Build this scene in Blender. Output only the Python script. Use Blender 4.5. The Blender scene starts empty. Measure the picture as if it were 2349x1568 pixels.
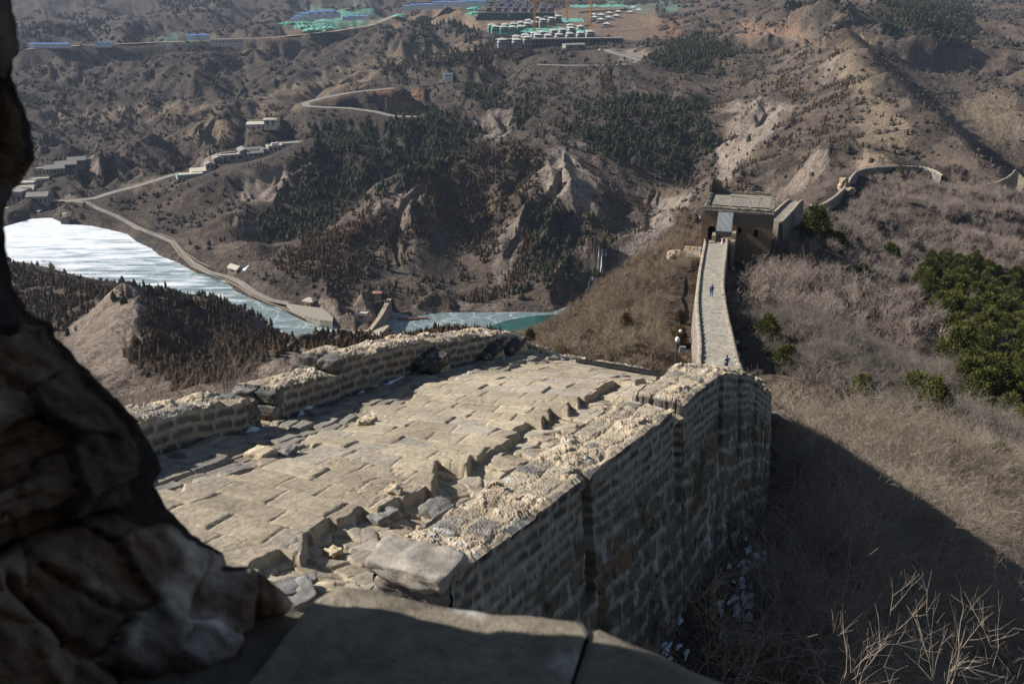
import bpy, bmesh, math, random
import numpy as np
from mathutils import Vector, Matrix, Euler

# ------------------------------------------------------------------ camera
scene = bpy.context.scene
CZ = 190.0                      # the tower window stands 190 m above the frozen lake (z = 0)
TH = math.radians(22.0)
F35 = 35.0
cam_data = bpy.data.cameras.new("camera")
cam_data.lens = F35; cam_data.sensor_width = 36.0
cam_data.clip_start = 0.05; cam_data.clip_end = 30000
cam_data.dof.use_dof = True; cam_data.dof.focus_distance = 22.0; cam_data.dof.aperture_fstop = 9.0
cam = bpy.data.objects.new("camera", cam_data)
cam.location = (0, 0, CZ)
cam.rotation_euler = (math.radians(90) - TH, 0, 0)
scene.collection.objects.link(cam); scene.camera = cam

# ------------------------------------------------------------------ sky and sun
SUN_EL = 33.0; SUN_AHEAD = 12.0          # sun stands left of the view, a little ahead of it
el = math.radians(SUN_EL); ah = math.radians(SUN_AHEAD)
sun_dir = Vector((-math.cos(ah)*math.cos(el), math.sin(ah)*math.cos(el), math.sin(el)))
world = bpy.data.worlds.new("World"); scene.world = world; world.use_nodes = True
nt = world.node_tree
bg = nt.nodes["Background"]
sky = nt.nodes.new("ShaderNodeTexSky"); sky.sky_type = 'NISHITA'; sky.sun_disc = False
sky.sun_elevation = el; sky.sun_rotation = math.atan2(sun_dir.x, sun_dir.y)
sky.air_density = 1.0; sky.dust_density = 0.6; sky.altitude = 600
nt.links.new(sky.outputs[0], bg.inputs[0]); bg.inputs[1].default_value = 0.05
ld = bpy.data.lights.new("sun", 'SUN'); ld.energy = 5.0; ld.angle = math.radians(0.53); ld.color = (1.0, 0.95, 0.88)
lo = bpy.data.objects.new("sun", ld); lo.rotation_euler = sun_dir.to_track_quat('Z', 'Y').to_euler()
scene.collection.objects.link(lo)
scene.view_settings.view_transform = 'Standard'; scene.view_settings.look = 'None'
scene.view_settings.exposure = 0.62; scene.view_settings.gamma = 1.0
scene.render.engine = 'CYCLES'
try:
    scene.cycles.use_denoising = True
    scene.cycles.max_bounces = 6; scene.cycles.volume_bounces = 0
    scene.cycles.transparent_max_bounces = 8
except Exception: pass

# ------------------------------------------------------------------ small helpers
K = 1024/2349.0; F = 995.56
CT, ST = math.cos(TH), math.sin(TH)
def ray(x, y):
    u = (x*K-512)/F; d = (y*K-341.5)/F
    ry = CT - d*ST
    return u/ry, (-ST - d*CT)/ry
def at(x, y, Y=None, z=None):
    a, b = ray(x, y)
    if Y is None: Y = (z-CZ)/b
    return (a*Y, Y, CZ + b*Y)
def proj(X, Y, Z):
    Zr = Z-CZ; fw = Y*CT - Zr*ST; up = Y*ST + Zr*CT
    fw = np.where(np.abs(fw) < 1e-3, 1e-3, fw)
    return (512+F*X/fw)/K, (341.5-F*up/fw)/K

def hashf(ix, iy, seed=0):
    h = (ix.astype(np.int64)*374761393 + iy.astype(np.int64)*668265263 + seed*974634533) & 0xffffffff
    h = ((h ^ (h >> 13))*1274126177) & 0xffffffff
    h = h ^ (h >> 16)
    return (h & 0xffffff)/float(0x1000000)
def vnoise(x, y, seed=0):          # gradient noise about -0.7..0.7
    x0 = np.floor(x); y0 = np.floor(y); fx = x-x0; fy = y-y0
    ux = fx*fx*fx*(fx*(fx*6-15)+10); uy = fy*fy*fy*(fy*(fy*6-15)+10)
    def g(i, j):
        a = hashf(x0+i, y0+j, seed)*2*math.pi
        return np.cos(a)*(fx-i)+np.sin(a)*(fy-j)
    n0 = g(0, 0)*(1-ux)+g(1, 0)*ux; n1 = g(0, 1)*(1-ux)+g(1, 1)*ux
    return n0*(1-uy)+n1*uy
def fbm(x, y, oct=4, seed=0, gain=0.5):
    s = 0; a = 1.0
    for o in range(oct):
        s = s + a*vnoise(x*2**o+17.3*o, y*2**o-9.1*o, seed+o); a *= gain
    return s
def ridged(x, y, oct=4, seed=0):
    s = 0; a = 1.0
    for o in range(oct):
        s = s + a*(0.5-np.abs(vnoise(x*2**o+7.7*o, y*2**o+3.1*o, seed+o))*1.4); a *= .5
    return s
def vorn(x, y, seed=0, jit=.9):      # returns F1, F2-F1, id, dx, dy from the cell's point
    cx = np.floor(x); cy = np.floor(y); f1 = np.full(np.shape(x), 9.0); f2 = f1.copy(); idd = np.zeros(np.shape(x)); ddx = idd.copy(); ddy = idd.copy()
    for i in (-1, 0, 1):
        for j in (-1, 0, 1):
            hx = cx+i+.5+(hashf(cx+i, cy+j, seed)-.5)*jit; hy = cy+j+.5+(hashf(cx+i, cy+j, seed+3)-.5)*jit
            dx = x-hx; dy = y-hy; d = np.hypot(dx, dy); m = d < f1
            f2 = np.where(m, f1, np.minimum(f2, d)); f1 = np.where(m, d, f1); idd = np.where(m, hashf(cx+i, cy+j, seed+6), idd); ddx = np.where(m, dx, ddx); ddy = np.where(m, dy, ddy)
    return f1, f2-f1, idd, ddx, ddy
def smooth(e0, e1, x):
    t = np.clip((x-e0)/(e1-e0), 0, 1); return t*t*(3-2*t)
def inpoly(px, py, poly):
    P = np.asarray(poly, float); n = len(P)
    ins = np.zeros(np.shape(px), bool)
    bx = (px >= P[:, 0].min()) & (px <= P[:, 0].max()) & (py >= P[:, 1].min()) & (py <= P[:, 1].max())
    if not bx.any(): return ins
    x = px[bx]; y = py[bx]; r = np.zeros(x.shape, bool)
    j = n-1
    for i in range(n):
        xi, yi = P[i]; xj, yj = P[j]
        c = ((yi > y) != (yj > y)) & (x < (xj-xi)*(y-yi)/(yj-yi+1e-12)+xi)
        r ^= c; j = i
    ins[bx] = r
    return ins
def polydist(px, py, poly, closed=True):
    P = np.asarray(poly, float); n = len(P); d = np.full(np.shape(px), 1e9)
    for i in range(n if closed else n-1):
        a = P[i]; b = P[(i+1) % n]; v = b-a; L = max(v@v, 1e-9)
        t = np.clip(((px-a[0])*v[0]+(py-a[1])*v[1])/L, 0, 1)
        d = np.minimum(d, np.hypot(px-a[0]-t*v[0], py-a[1]-t*v[1]))
    return d
def dens(pts, step):               # densify a polyline of equal-length tuples
    out = []
    for a, b in zip(pts[:-1], pts[1:]):
        n = max(1, int(math.hypot(a[0]-b[0], a[1]-b[1])/step))
        for k in range(n): out.append(tuple(a[i]+(b[i]-a[i])*k/n for i in range(len(a))))
    out.append(tuple(pts[-1])); return out

C = scene.collection
def mesh_np(name, co, faces, mat=None, smooth_shade=False, attrs=None, mats=None, mi=None):
    """co (n,3), faces (m,4) or (m,3) int arrays"""
    me = bpy.data.meshes.new(name)
    co = np.ascontiguousarray(co, np.float32); faces = np.ascontiguousarray(faces, np.int32)
    m, k = faces.shape
    me.vertices.add(len(co)); me.vertices.foreach_set("co", co.ravel())
    me.loops.add(m*k); me.loops.foreach_set("vertex_index", faces.ravel())
    me.polygons.add(m)
    me.polygons.foreach_set("loop_start", np.arange(m, dtype=np.int32)*k)
    try: me.polygons.foreach_set("loop_total", np.full(m, k, np.int32))
    except Exception: pass
    for mm in (mats or ([mat] if mat else [])): me.materials.append(mm)
    if mi is not None: me.polygons.foreach_set("material_index", np.asarray(mi, np.int32))
    me.update(calc_edges=True)
    me.polygons.foreach_set("use_smooth", np.full(m, smooth_shade))
    if attrs:
        for an, av in attrs.items():
            av = np.asarray(av, np.float32)
            if av.ndim == 1:
                a = me.attributes.new(an, 'FLOAT', 'POINT'); a.data.foreach_set("value", av)
            else:
                a = me.attributes.new(an, 'FLOAT_COLOR', 'POINT')
                a.data.foreach_set("color", np.ascontiguousarray(np.c_[av, np.ones(len(av))], np.float32).ravel())
    return me
def link(name, me, parent=None, loc=None, **kw):
    o = bpy.data.objects.new(name, me); C.objects.link(o)
    if parent: o.parent = parent
    if loc is not None: o.location = loc
    for k, v in kw.items(): o[k] = v
    return o
def gridfaces(nu, nv):
    i = np.arange(nu-1)[:, None]*nv+np.arange(nv-1)[None]
    i = i.ravel(); return np.stack([i, i+nv, i+nv+1, i+1], 1)
def thing(name, loc, label, cat, group=None, rz=0.0):
    o = bpy.data.objects.new(name, None); C.objects.link(o)
    o.location = loc; o.rotation_euler = (0, 0, rz); o.empty_display_size = .3
    o['label'] = label; o['category'] = cat
    if group: o['group'] = group
    return o
def tag(o, label, cat, group=None):
    o['label'] = label; o['category'] = cat
    if group: o['group'] = group
    return o
def copy_tree(o, parent=None):
    c = o.copy(); C.objects.link(c)
    if parent: c.parent = parent
    for ch in o.children: copy_tree(ch, c)
    return c

# ------------------------------------------------------------------ node helpers
class N:
    def __init__(s, name, rough=0.9, spec=0.25):
        s.m = bpy.data.materials.new(name); s.m.use_nodes = True; s.t = s.m.node_tree
        s.b = s.t.nodes["Principled BSDF"]; s.b.inputs["Roughness"].default_value = rough
        s.b.inputs["Specular IOR Level"].default_value = spec
        s.obj = s.t.nodes.new("ShaderNodeTexCoord").outputs["Object"]
        s.pos = s.t.nodes.new("ShaderNodeNewGeometry").outputs["Position"]
    def noise(s, scale, detail=4, rough=.6, vec=None, dist=0.0, out=0):
        n = s.t.nodes.new("ShaderNodeTexNoise"); n.inputs["Scale"].default_value = scale
        n.inputs["Detail"].default_value = detail; n.inputs["Roughness"].default_value = rough
        n.inputs["Distortion"].default_value = dist
        s.t.links.new(vec or s.pos, n.inputs["Vector"]); return n.outputs[out]
    def vor(s, scale, vec=None, feature='F1', out=0, rnd=1.0):
        n = s.t.nodes.new("ShaderNodeTexVoronoi"); n.feature = feature; n.inputs["Scale"].default_value = scale
        n.inputs["Randomness"].default_value = rnd
        s.t.links.new(vec or s.pos, n.inputs["Vector"]); return n.outputs[out]
    def mapv(s, scale=(1, 1, 1), rot=(0, 0, 0), vec=None):
        n = s.t.nodes.new("ShaderNodeMapping"); n.inputs["Scale"].default_value = scale; n.inputs["Rotation"].default_value = rot
        s.t.links.new(vec or s.pos, n.inputs["Vector"]); return n.outputs[0]
    def ramp(s, x, stops, interp='LINEAR'):
        n = s.t.nodes.new("ShaderNodeValToRGB"); cr = n.color_ramp; cr.interpolation = interp
        while len(cr.elements) < len(stops): cr.elements.new(0.5)
        for e, (p, c) in zip(cr.elements, stops):
            e.position = p; e.color = (c, c, c, 1) if isinstance(c, (int, float)) else (*c, 1)
        s.t.links.new(x, n.inputs[0]); return n.outputs[0]
    def mix(s, f, a, b, mode='MIX'):
        n = s.t.nodes.new("ShaderNodeMix"); n.data_type = 'RGBA'; n.blend_type = mode
        for si, v in ((0, f), (6, a), (7, b)):
            sock = n.inputs[si]
            if isinstance(v, (int, float)): sock.default_value = v if si == 0 else (v, v, v, 1)
            elif isinstance(v, tuple): sock.default_value = (*v, 1)
            else: s.t.links.new(v, sock)
        return n.outputs[2]
    def math(s, op, a, b=0.0, clamp=False):
        n = s.t.nodes.new("ShaderNodeMath"); n.operation = op; n.use_clamp = clamp
        for sock, v in ((n.inputs[0], a), (n.inputs[1], b)):
            if isinstance(v, (int, float)): sock.default_value = v
            else: s.t.links.new(v, sock)
        return n.outputs[0]
    def attr(s, name, fac=True):
        n = s.t.nodes.new("ShaderNodeAttribute"); n.attribute_name = name
        return n.outputs["Fac"] if fac else n.outputs["Color"]
    def col(s, c):
        if isinstance(c, tuple): s.b.inputs["Base Color"].default_value = (*c, 1)
        else: s.t.links.new(c, s.b.inputs["Base Color"])
        return s
    def rough(s, r):
        s.t.links.new(r, s.b.inputs["Roughness"]); return s
    def bump(s, h, dist=0.1, strength=1.0):
        n = s.t.nodes.new("ShaderNodeBump"); n.inputs["Distance"].default_value = dist; n.inputs["Strength"].default_value = strength
        s.t.links.new(h, n.inputs["Height"]); s.t.links.new(n.outputs[0], s.b.inputs["Normal"]); return s
def plain(name, c, rough=.8, var=.25, scale=3.0):
    n = N(name, rough)
    n.col(n.mix(1.0, n.ramp(n.noise(scale, 5), [(.3, tuple(v*(1-var) for v in c)), (.7, tuple(min(1, v*(1+var)) for v in c))]), (1, 1, 1), 'MULTIPLY'))
    return n.m
# ================================================================== TERRAIN
def D(pts, n=70): return dens(pts, n)
ctl = []                                     # (X, Y, Z)
def Y_(pts, step=70):                        # (x, y, Y) in photo units
    for x, y, Y in D(pts, step): ctl.append(at(x, y, Y=Y))
def Z_(pts, step=70):
    for x, y, z in D(pts, step): ctl.append(at(x, y, z=z))
def W_(pts):
    for p in pts: ctl.append(p)

lakeA_img = [(-90, 512), (7, 520), (69, 501), (118, 498.5), (146, 512), (208, 517), (250, 525.6), (292, 536), (313, 553), (347, 569), (368, 586), (410, 602), (452, 626), (486, 628), (514, 640), (542, 668), (591, 689), (643, 706), (667, 720), (695, 734), (730, 737.6), (764, 746), (803, 757), (824, 762), (826, 780),
             (790, 798), (740, 805), (690, 800), (620, 768), (550, 735), (480, 708), (380, 690), (295, 676), (200, 655), (100, 630), (20, 622), (-90, 610)]
lakeA = [at(x, y, z=0.0)[:2] for x, y in lakeA_img]
RZ = -2.5
lakeB_img = [(868, 770), (884, 739), (896, 712), (912, 716), (940, 723), (971, 722), (1009, 716), (1093, 715), (1197, 715), (1267, 715), (1287, 706), (1315, 697.6), (1333, 697), (1348, 705), (1340, 745), (1280, 800), (1190, 810), (1080, 812), (960, 805), (880, 790)]
lakeB = [at(x, y, z=RZ)[:2] for x, y in lakeB_img]
# lake bottoms and shores
Z_([(20, 560, -1.5), (150, 570, -1.5), (280, 610, -1.5), (420, 650, -1.5), (560, 710, -1.5), (700, 765, -1.5), (790, 778, -1.5)])
Z_([(900, 760, -4), (1000, 745, -4), (1150, 745, -4), (1260, 730, -4)])
Z_([(7, 514, 1), (118, 494, 1), (250, 520, 1), (347, 562, 1.5), (452, 618, 1.5), (542, 655, 1.5), (643, 698, 1.5), (764, 738, 1.5), (822, 745, 2)])
Z_([(905, 712, 0), (1009, 709, 1), (1197, 708, 1), (1267, 705, 1), (1330, 692, 1)])
# road terrace beside the lake
Z_([(160, 462, 4), (260, 492, 4), (380, 545, 3.5), (430, 590, 3.2), (480, 618, 3), (560, 650, 3), (660, 690, 3), (740, 715, 3)])
# H1 foot
Z_([(600, 600, 10), (640, 640, 9), (760, 690, 8), (880, 680, 6), (1000, 695, 7), (1120, 695, 7), (1240, 698, 7), (1330, 680, 4)])
Z_([(768, 735, 1.5), (768, 716, 3), (768, 700, 4.5), (790, 690, 6), (820, 722, 3.5), (840, 700, 6), (800, 740, 1.5), (700, 660, 7), (760, 665, 8)])
Y_([(36, 469, 742), (62, 462, 752), (92, 470, 738), (60, 436, 778), (92, 422, 792), (105, 403, 808), (128, 400, 806), (154, 391, 818), (178, 380, 832), (200, 376, 838)])
Z_([(30, 498, 4), (60, 490, 5), (100, 482, 5), (140, 478, 4)])
build_img = [[(395, 400), (500, 350), (720, 318), (720, 340), (560, 385), (450, 412), (400, 415)], [(-10, 430), (150, 370), (225, 352), (225, 372), (110, 420), (140, 480), (110, 495), (-10, 500)], [(575, 268), (640, 268), (640, 295), (575, 290)], [(520, 595), (575, 595), (575, 640), (530, 640)], [(640, 685), (770, 700), (770, 745), (640, 715)]]
# flat apron left of H1, scrub
Z_([(300, 450, 6), (450, 480, 9), (560, 500, 12), (580, 560, 10), (480, 560, 6)])
# H1 crest B:  low left end up to the road by the villas
Y_([(625, 592, 600), (760, 530, 620), (830, 487, 640), (900, 445, 655), (976, 410, 670), (1102, 333, 740), (1200, 296, 790), (1289, 262, 840), (1345, 210, 930), (1390, 158, 1080)])
# H1 front ribs
Y_([(976, 415, 668), (940, 500, 620), (900, 580, 582), (860, 650, 550)])
Y_([(1240, 340, 720), (1190, 470, 640), (1160, 560, 595), (1120, 660, 553)])
Y_([(1300, 335, 725), (1285, 400, 670), (1290, 450, 640), (1310, 530, 610)])
Y_([(1160, 480, 660), (1080, 560, 618), (1040, 620, 585)])
Y_([(1400, 250, 880), (1420, 360, 740), (1440, 450, 675)])
Y_([(1520, 225, 960), (1560, 330, 800), (1520, 420, 720)])
Y_([(1600, 230, 960), (1640, 300, 850)])
# ravine V between H1 and the big mountain
Y_([(1345, 682, 532), (1365, 620, 560), (1400, 570, 590), (1450, 530, 625), (1520, 480, 665), (1600, 415, 730), (1655, 350, 820), (1660, 280, 950)])
# ravine behind crest B
Y_([(600, 560, 650), (700, 520, 690), (800, 478, 720), (880, 440, 745), (960, 400, 780), (1040, 365, 820), (1110, 315, 880), (1200, 270, 960)])
# spur C crest, with the lodge road behind it
Y_([(400, 470, 720), (430, 425, 745), (500, 395, 755), (600, 365, 775), (710, 322, 800), (800, 285, 850), (870, 268, 900), (1000, 250, 960), (1060, 225, 1010)])
Y_([(560, 350, 850), (450, 378, 815), (400, 400, 800), (700, 322, 880)])            # ground of the lodge
Y_([(560, 400, 745), (620, 450, 715), (640, 500, 690)])
Y_([(250, 432, 755), (330, 415, 780), (400, 395, 812)])                           # road shelf
Y_([(130, 455, 740), (60, 450, 745), (0, 470, 740), (-80, 480, 740)])
# left hillside above the road
Y_([(130, 385, 800), (200, 365, 820), (240, 345, 850)])
Y_([(150, 400, 800), (300, 375, 850), (420, 350, 880), (480, 320, 910), (560, 290, 935)])
Y_([(100, 330, 900), (200, 290, 960), (300, 300, 930)])
Y_([(580, 285, 925), (640, 285, 920), (700, 245, 985), (820, 262, 940), (940, 268, 930)])     # road bends
Y_([(400, 320, 930), (520, 250, 1020), (640, 215, 1080), (760, 210, 1060), (820, 180, 1130)])
Y_([(80, 280, 980), (250, 268, 1000), (420, 250, 1040), (560, 240, 1060)])
Y_([(80, 240, 1060), (300, 225, 1110), (500, 200, 1160), (650, 175, 1200)])
Y_([(60, 190, 1150), (200, 165, 1240), (350, 150, 1300), (500, 140, 1320), (640, 125, 1370), (800, 120, 1370)])
Y_([(60, 110, 1480), (200, 105, 1500), (350, 100, 1510), (540, 92, 1530), (700, 75, 1580), (900, 45, 1700)])
Y_([(60, 60, 1750), (300, 55, 1780), (600, 40, 1830), (900, 20, 1950), (1100, 12, 1950)])
Y_([(60, 10, 2300), (400, 8, 2320), (800, 4, 2400), (1200, -5, 2300), (1600, -5, 2300)])
# centre: plantations, road, villas
Y_([(900, 190, 1080), (1100, 160, 1150), (1220, 170, 1110), (1240, 148, 1160), (1350, 145, 1150), (1430, 130, 1180), (1490, 118, 1220)])
Y_([(1000, 130, 1260), (1150, 100, 1380), (1280, 108, 1300), (1400, 100, 1330)])
Y_([(1120, 70, 1560), (1250, 60, 1600), (1400, 50, 1620), (1480, 38, 1680)])
Y_([(1100, 20, 1850), (1270, 20, 1850), (1500, 10, 1900)])
Y_([(1500, 60, 1500), (1480, 95, 1350), (1600, 70, 1420)])
# big mountain M
Y_([(2310, 450, 500), (2290, 415, 525), (2245, 370, 560), (2200, 325, 600), (2140, 265, 660), (2090, 230, 710), (2040, 170, 800), (1990, 115, 910), (1945, 70, 1030), (1930, 20, 1200), (1925, -20, 1400)], 45)
Y_([(1330, 690, 527), (1350, 655, 540), (1432, 546, 580), (1520, 490, 610), (1606, 424, 655), (1700, 350, 720), (1790, 285, 790), (1880, 190, 900), (1930, 100, 1000)], 60)
Y_([(1900, 330, 640), (1850, 400, 590), (2000, 380, 560), (2080, 300, 630), (1950, 240, 740)])
Y_([(1740, 450, 610), (1820, 440, 590), (1950, 430, 560), (2100, 420, 530), (2230, 440, 505)])
Y_([(1700, 230, 930), (1780, 150, 1050), (1800, 90, 1200), (1700, 90, 1250), (1850, 60, 1200)])
Y_([(1620, 20, 1700), (1750, -10, 1800)])
# right flank of M in shade, then terraces
MR = [(2310, 450, 500), (2290, 415, 525), (2245, 370, 560), (2200, 325, 600), (2140, 265, 660), (2090, 230, 710), (2040, 170, 800), (1990, 115, 910), (1945, 70, 1030)]
for x, y, Y in D(MR, 45):
    X, Yw, Zw = at(x, y, Y=Y); W_([(X, Yw, Zw+2.5), (X+30, Yw+2, Zw-21), (X+60, Yw+5, Zw-45), (X+88, Yw+8, max(4, Zw-65)), (X+125, Yw+18, max(3, Zw-70)), (X-26, Yw-4, Zw-9)])
Y_([(2349, 260, 860), (2310, 200, 980), (2230, 140, 1120), (2349, 130, 1150), (2200, 60, 1380)])
Y_([(2349, 40, 1600), (2200, 0, 1900), (2349, -10, 2000)])
Y_([(2500, 500, 560), (2600, 300, 900), (2600, 100, 1400)])
# hill L (bare cone) with the shaded bowl
Y_([(18, 603, 560), (100, 628, 520), (230, 664, 450), (262, 668, 425), (295, 648, 400), (380, 672, 405), (480, 692, 415), (560, 718, 425), (620, 748, 430), (690, 787, 440)], 40)
Y_([(295, 648, 398), (330, 690, 372), (342, 730, 350), (320, 765, 330), (288, 792, 312), (300, 820, 298), (345, 858, 280), (440, 880, 265), (540, 885, 262)], 30)
Y_([(480, 720, 400), (560, 780, 372), (520, 830, 335), (430, 800, 352), (600, 840, 335), (400, 740, 385)])
Y_([(60, 720, 430), (130, 760, 395), (20, 800, 380), (180, 750, 385)])
Y_([(170, 760, 360), (140, 850, 300), (240, 830, 300), (280, 900, 250), (200, 780, 340)])
Y_([(560, 880, 260), (620, 840, 280), (680, 790, 300), (760, 765, 330), (850, 782, 330), (930, 768, 330), (1000, 756, 330), (1060, 758, 330), (1120, 782, 320), (1160, 815, 300)], 40)
Y_([(660, 850, 230), (760, 830, 240), (900, 820, 250), (1050, 830, 240)])
Y_([(700, 800, 412), (850, 795, 420), (1000, 790, 425), (1150, 790, 420)])
# near ground left of the wall (mostly behind the parapet)
Y_([(200, 960, 180), (350, 960, 170), (520, 920, 170), (700, 900, 170), (850, 870, 170)])
W_([(-5, 7, 183), (-4, 12, 181.5), (-12, 14, 176.5), (-2, 18, 178.5), (-8, 20, 175.5), (1, 26, 174), (-24, 20, 166), (-40, 30, 156), (-30, 50, 152), (-60, 60, 138), (-16, 45, 160), (-8, 60, 157), (-30, 90, 135), (-80, 100, 115), (-10, 100, 140)])
# spur that carries the second wall
wall2_c = [(8.7, 33.0, 173.0), (13.0, 50.0, 165.0), (17.2, 70.0, 155.5), (19.6, 86.0, 151.6), (21.6, 100.0, 149.6), (24.0, 122.0, 147.0), (29.0, 145.0, 144.0), (36.5, 165.0, 141.0), (40.5, 175.0, 139.5)]
for (x, y, z) in dens(wall2_c, 14):
    ctl.append((x+3.2, y-.6, z-4.0)); ctl.append((x-3.6, y+.8, z-3.2))
# brown slope left of wall 2 down to the river
Y_([(1560, 620, 150), (1500, 580, 175), (1440, 620, 190), (1408, 668, 205), (1372, 708, 225), (1332, 740, 200), (1266, 782, 165), (1400, 740, 140), (1480, 700, 140), (1520, 780, 98), (1350, 800, 100), (1250, 810, 85)])
Y_([(1560, 545, 200), (1600, 500, 230), (1620, 540, 186)])
W_([(10, 300, 70), (30, 330, 62), (0, 280, 66), (50, 400, 40), (80, 470, 25), (20, 440, 14), (40, 500, 8)])
# ridge behind the tower, with the third wall
wall3_img = [(1772, 492, 196), (1842, 468, 214), (1872, 477, 232), (1900, 455, 262), (1930, 430, 305), (1948, 405, 345), (1965, 390, 375), (2000, 383, 400), (2060, 379, 420), (2110, 382, 425), (2150, 396, 415)]
for x, y, Y in D(wall3_img, 30):
    X, Yw, Zw = at(x, y, Y=Y); ctl.append((X, Yw, Zw-2.6)); ctl.append((X-16, Yw+18, Zw-14)); ctl.append((X+6, Yw-7, Zw-(3.2 if Y < 240 else 4.6)))
Y_([(2200, 430, 385), (2260, 475, 345), (2349, 500, 330)])
Y_([(1960, 430, 350), (2060, 420, 385), (2140, 430, 370), (2050, 470, 330)])
Y_([(1900, 500, 245), (1980, 480, 280), (2060, 530, 270), (2150, 500, 300), (2250, 560, 275), (2349, 600, 265)])
Y_([(2349, 445, 470), (2250, 430, 470), (2320, 470, 445), (2400, 470, 440)])
# right slope with pines and bare shrubs
Y_([(1850, 540, 205), (1950, 580, 200), (2050, 600, 210), (2150, 610, 220), (2280, 640, 225), (2349, 680, 220)])
Y_([(1760, 600, 165), (1850, 640, 160), (1960, 680, 155), (2080, 700, 165), (2200, 720, 172), (2349, 780, 168)])
Y_([(1730, 720, 120), (1800, 760, 108), (1900, 800, 100), (2020, 820, 104), (2150, 850, 112), (2300, 900, 108)])
Y_([(1740, 860, 62), (1850, 880, 56), (2000, 920, 54), (2150, 960, 56), (2300, 1000, 60)])
Y_([(1800, 960, 32), (1950, 1000, 30), (2100, 1060, 31), (2300, 1120, 34)])
Y_([(1765, 1105, 17.2), (1900, 1120, 19.5), (2050, 1180, 20), (2200, 1260, 20.5), (2349, 1330, 21)], 50)
Y_([(1650, 1240, 12.0), (1560, 1350, 10.0), (1490, 1470, 8.9)], 50)
Y_([(1700, 1250, 12.3), (1850, 1300, 12.8), (2000, 1350, 13.2), (2200, 1430, 13.4), (2349, 1500, 13.6)])
Y_([(1600, 1500, 9.0), (1800, 1500, 9.6), (2000, 1568, 9.6), (2200, 1568, 10.2), (2349, 1568, 10.8)])
W_([(30, 20, 170), (45, 15, 168), (40, 40, 160), (100, 60, 145), (130, 120, 120), (180, 150, 100), (220, 250, 70), (260, 330, 60)])
# guards round the outside
W_([(-30, 5, 172), (-60, 0, 160), (30, 0, 172), (2.5, 3, 184.0), (-3, 3, 184.5), (6, 5, 182.5), (3, 6, 183), (60, 0, 168), (-150, 100, 120), (-300, 200, 60), (-350, 330, 20), (200, 60, 140), (400, 200, 90), (600, 500, 80),
    (-800, 600, 20), (-700, 900, 60), (-1500, 1500, 100), (900, 900, 110), (1500, 1500, 140), (-2500, 3500, 320), (-1200, 3600, 300), (0, 3700, 330), (1200, 3500, 340), (2500, 3000, 350), (-4000, 6500, 500), (0, 6800, 520), (4000, 6500, 520), (-3000, 1500, 200), (3000, 1000, 250)])
ctl = np.array(ctl)

def to_uv(X, Y):
    return np.arctan2(X, Y), np.log(np.maximum(np.hypot(X, Y), 1.0))
cu, cv = to_uv(ctl[:, 0], ctl[:, 1]); cw = (ctl[:, 2]-CZ)/np.hypot(ctl[:, 0], ctl[:, 1])
_n = len(ctl)
d2 = np.hypot(cu[:, None]-cu[None], cv[:, None]-cv[None])
def kern(r): return -np.sqrt(r*r+1.5e-4)
A = np.zeros((_n+3, _n+3)); A[:_n, :_n] = kern(d2)-np.eye(_n)*2e-3
P3 = np.c_[np.ones(_n), cu, cv]; A[:_n, _n:] = P3; A[_n:, :_n] = P3.T
sol = np.linalg.solve(A, np.r_[cw, 0, 0, 0])
def base_w(u, v):
    sh = u.shape; u = u.ravel(); v = v.ravel(); out = np.empty(len(u))
    for i in range(0, len(u), 60000):
        uu = u[i:i+60000, None]; vv = v[i:i+60000, None]
        out[i:i+60000] = kern(np.hypot(uu-cu, vv-cv)) @ sol[:_n] + sol[_n] + sol[_n+1]*uu[:, 0] + sol[_n+2]*vv[:, 0]
    return out.reshape(sh)

# polar sheet: fine where the ground is seen, coarse to the sides
az = np.concatenate([np.linspace(-75, -32, 90, endpoint=False), np.linspace(-32, 32, 1000, endpoint=False), np.linspace(32, 75, 91)])*math.pi/180
lr = np.log(np.concatenate([np.geomspace(2.2, 250, 300, endpoint=False), np.geomspace(250, 1600, 620, endpoint=False), np.geomspace(1600, 7000, 150)]))
# coarse evaluation, then bilinear refinement
ai = np.linspace(0, len(az)-1, 420); ri = np.linspace(0, len(lr)-1, 420)
azc = np.interp(ai, np.arange(len(az)), az); lrc = np.interp(ri, np.arange(len(lr)), lr)
Wc = base_w(*np.meshgrid(azc, lrc, indexing='ij'))
tmp = np.stack([np.interp(az, azc, Wc[:, j]) for j in range(Wc.shape[1])], 1)
Wf = np.stack([np.interp(lr, lrc, tmp[i]) for i in range(tmp.shape[0])], 0)
AZ, LR = np.meshgrid(az, lr, indexing='ij'); R = np.exp(LR)
TX = R*np.sin(AZ); TY = R*np.cos(AZ); TZ = CZ+Wf*R
# slope (world) of the smooth base
def grads(TZ):
    dr = np.gradient(TZ, axis=1)/np.gradient(R, axis=1)
    da = np.gradient(TZ, axis=0)/(np.gradient(AZ, axis=0)*R)
    gx = dr*np.sin(AZ)+da*np.cos(AZ); gy = dr*np.cos(AZ)-da*np.sin(AZ)
    return gx, gy
gx, gy = grads(TZ)
def blur(a, n):
    for _ in range(n):
        a = (np.roll(a, 1, 0)+a+np.roll(a, -1, 0))/3; a = (np.roll(a, 1, 1)+a+np.roll(a, -1, 1))/3
    return a
gxs, gys = blur(gx, 12), blur(gy, 12); slope = np.hypot(gxs, gys)
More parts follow.
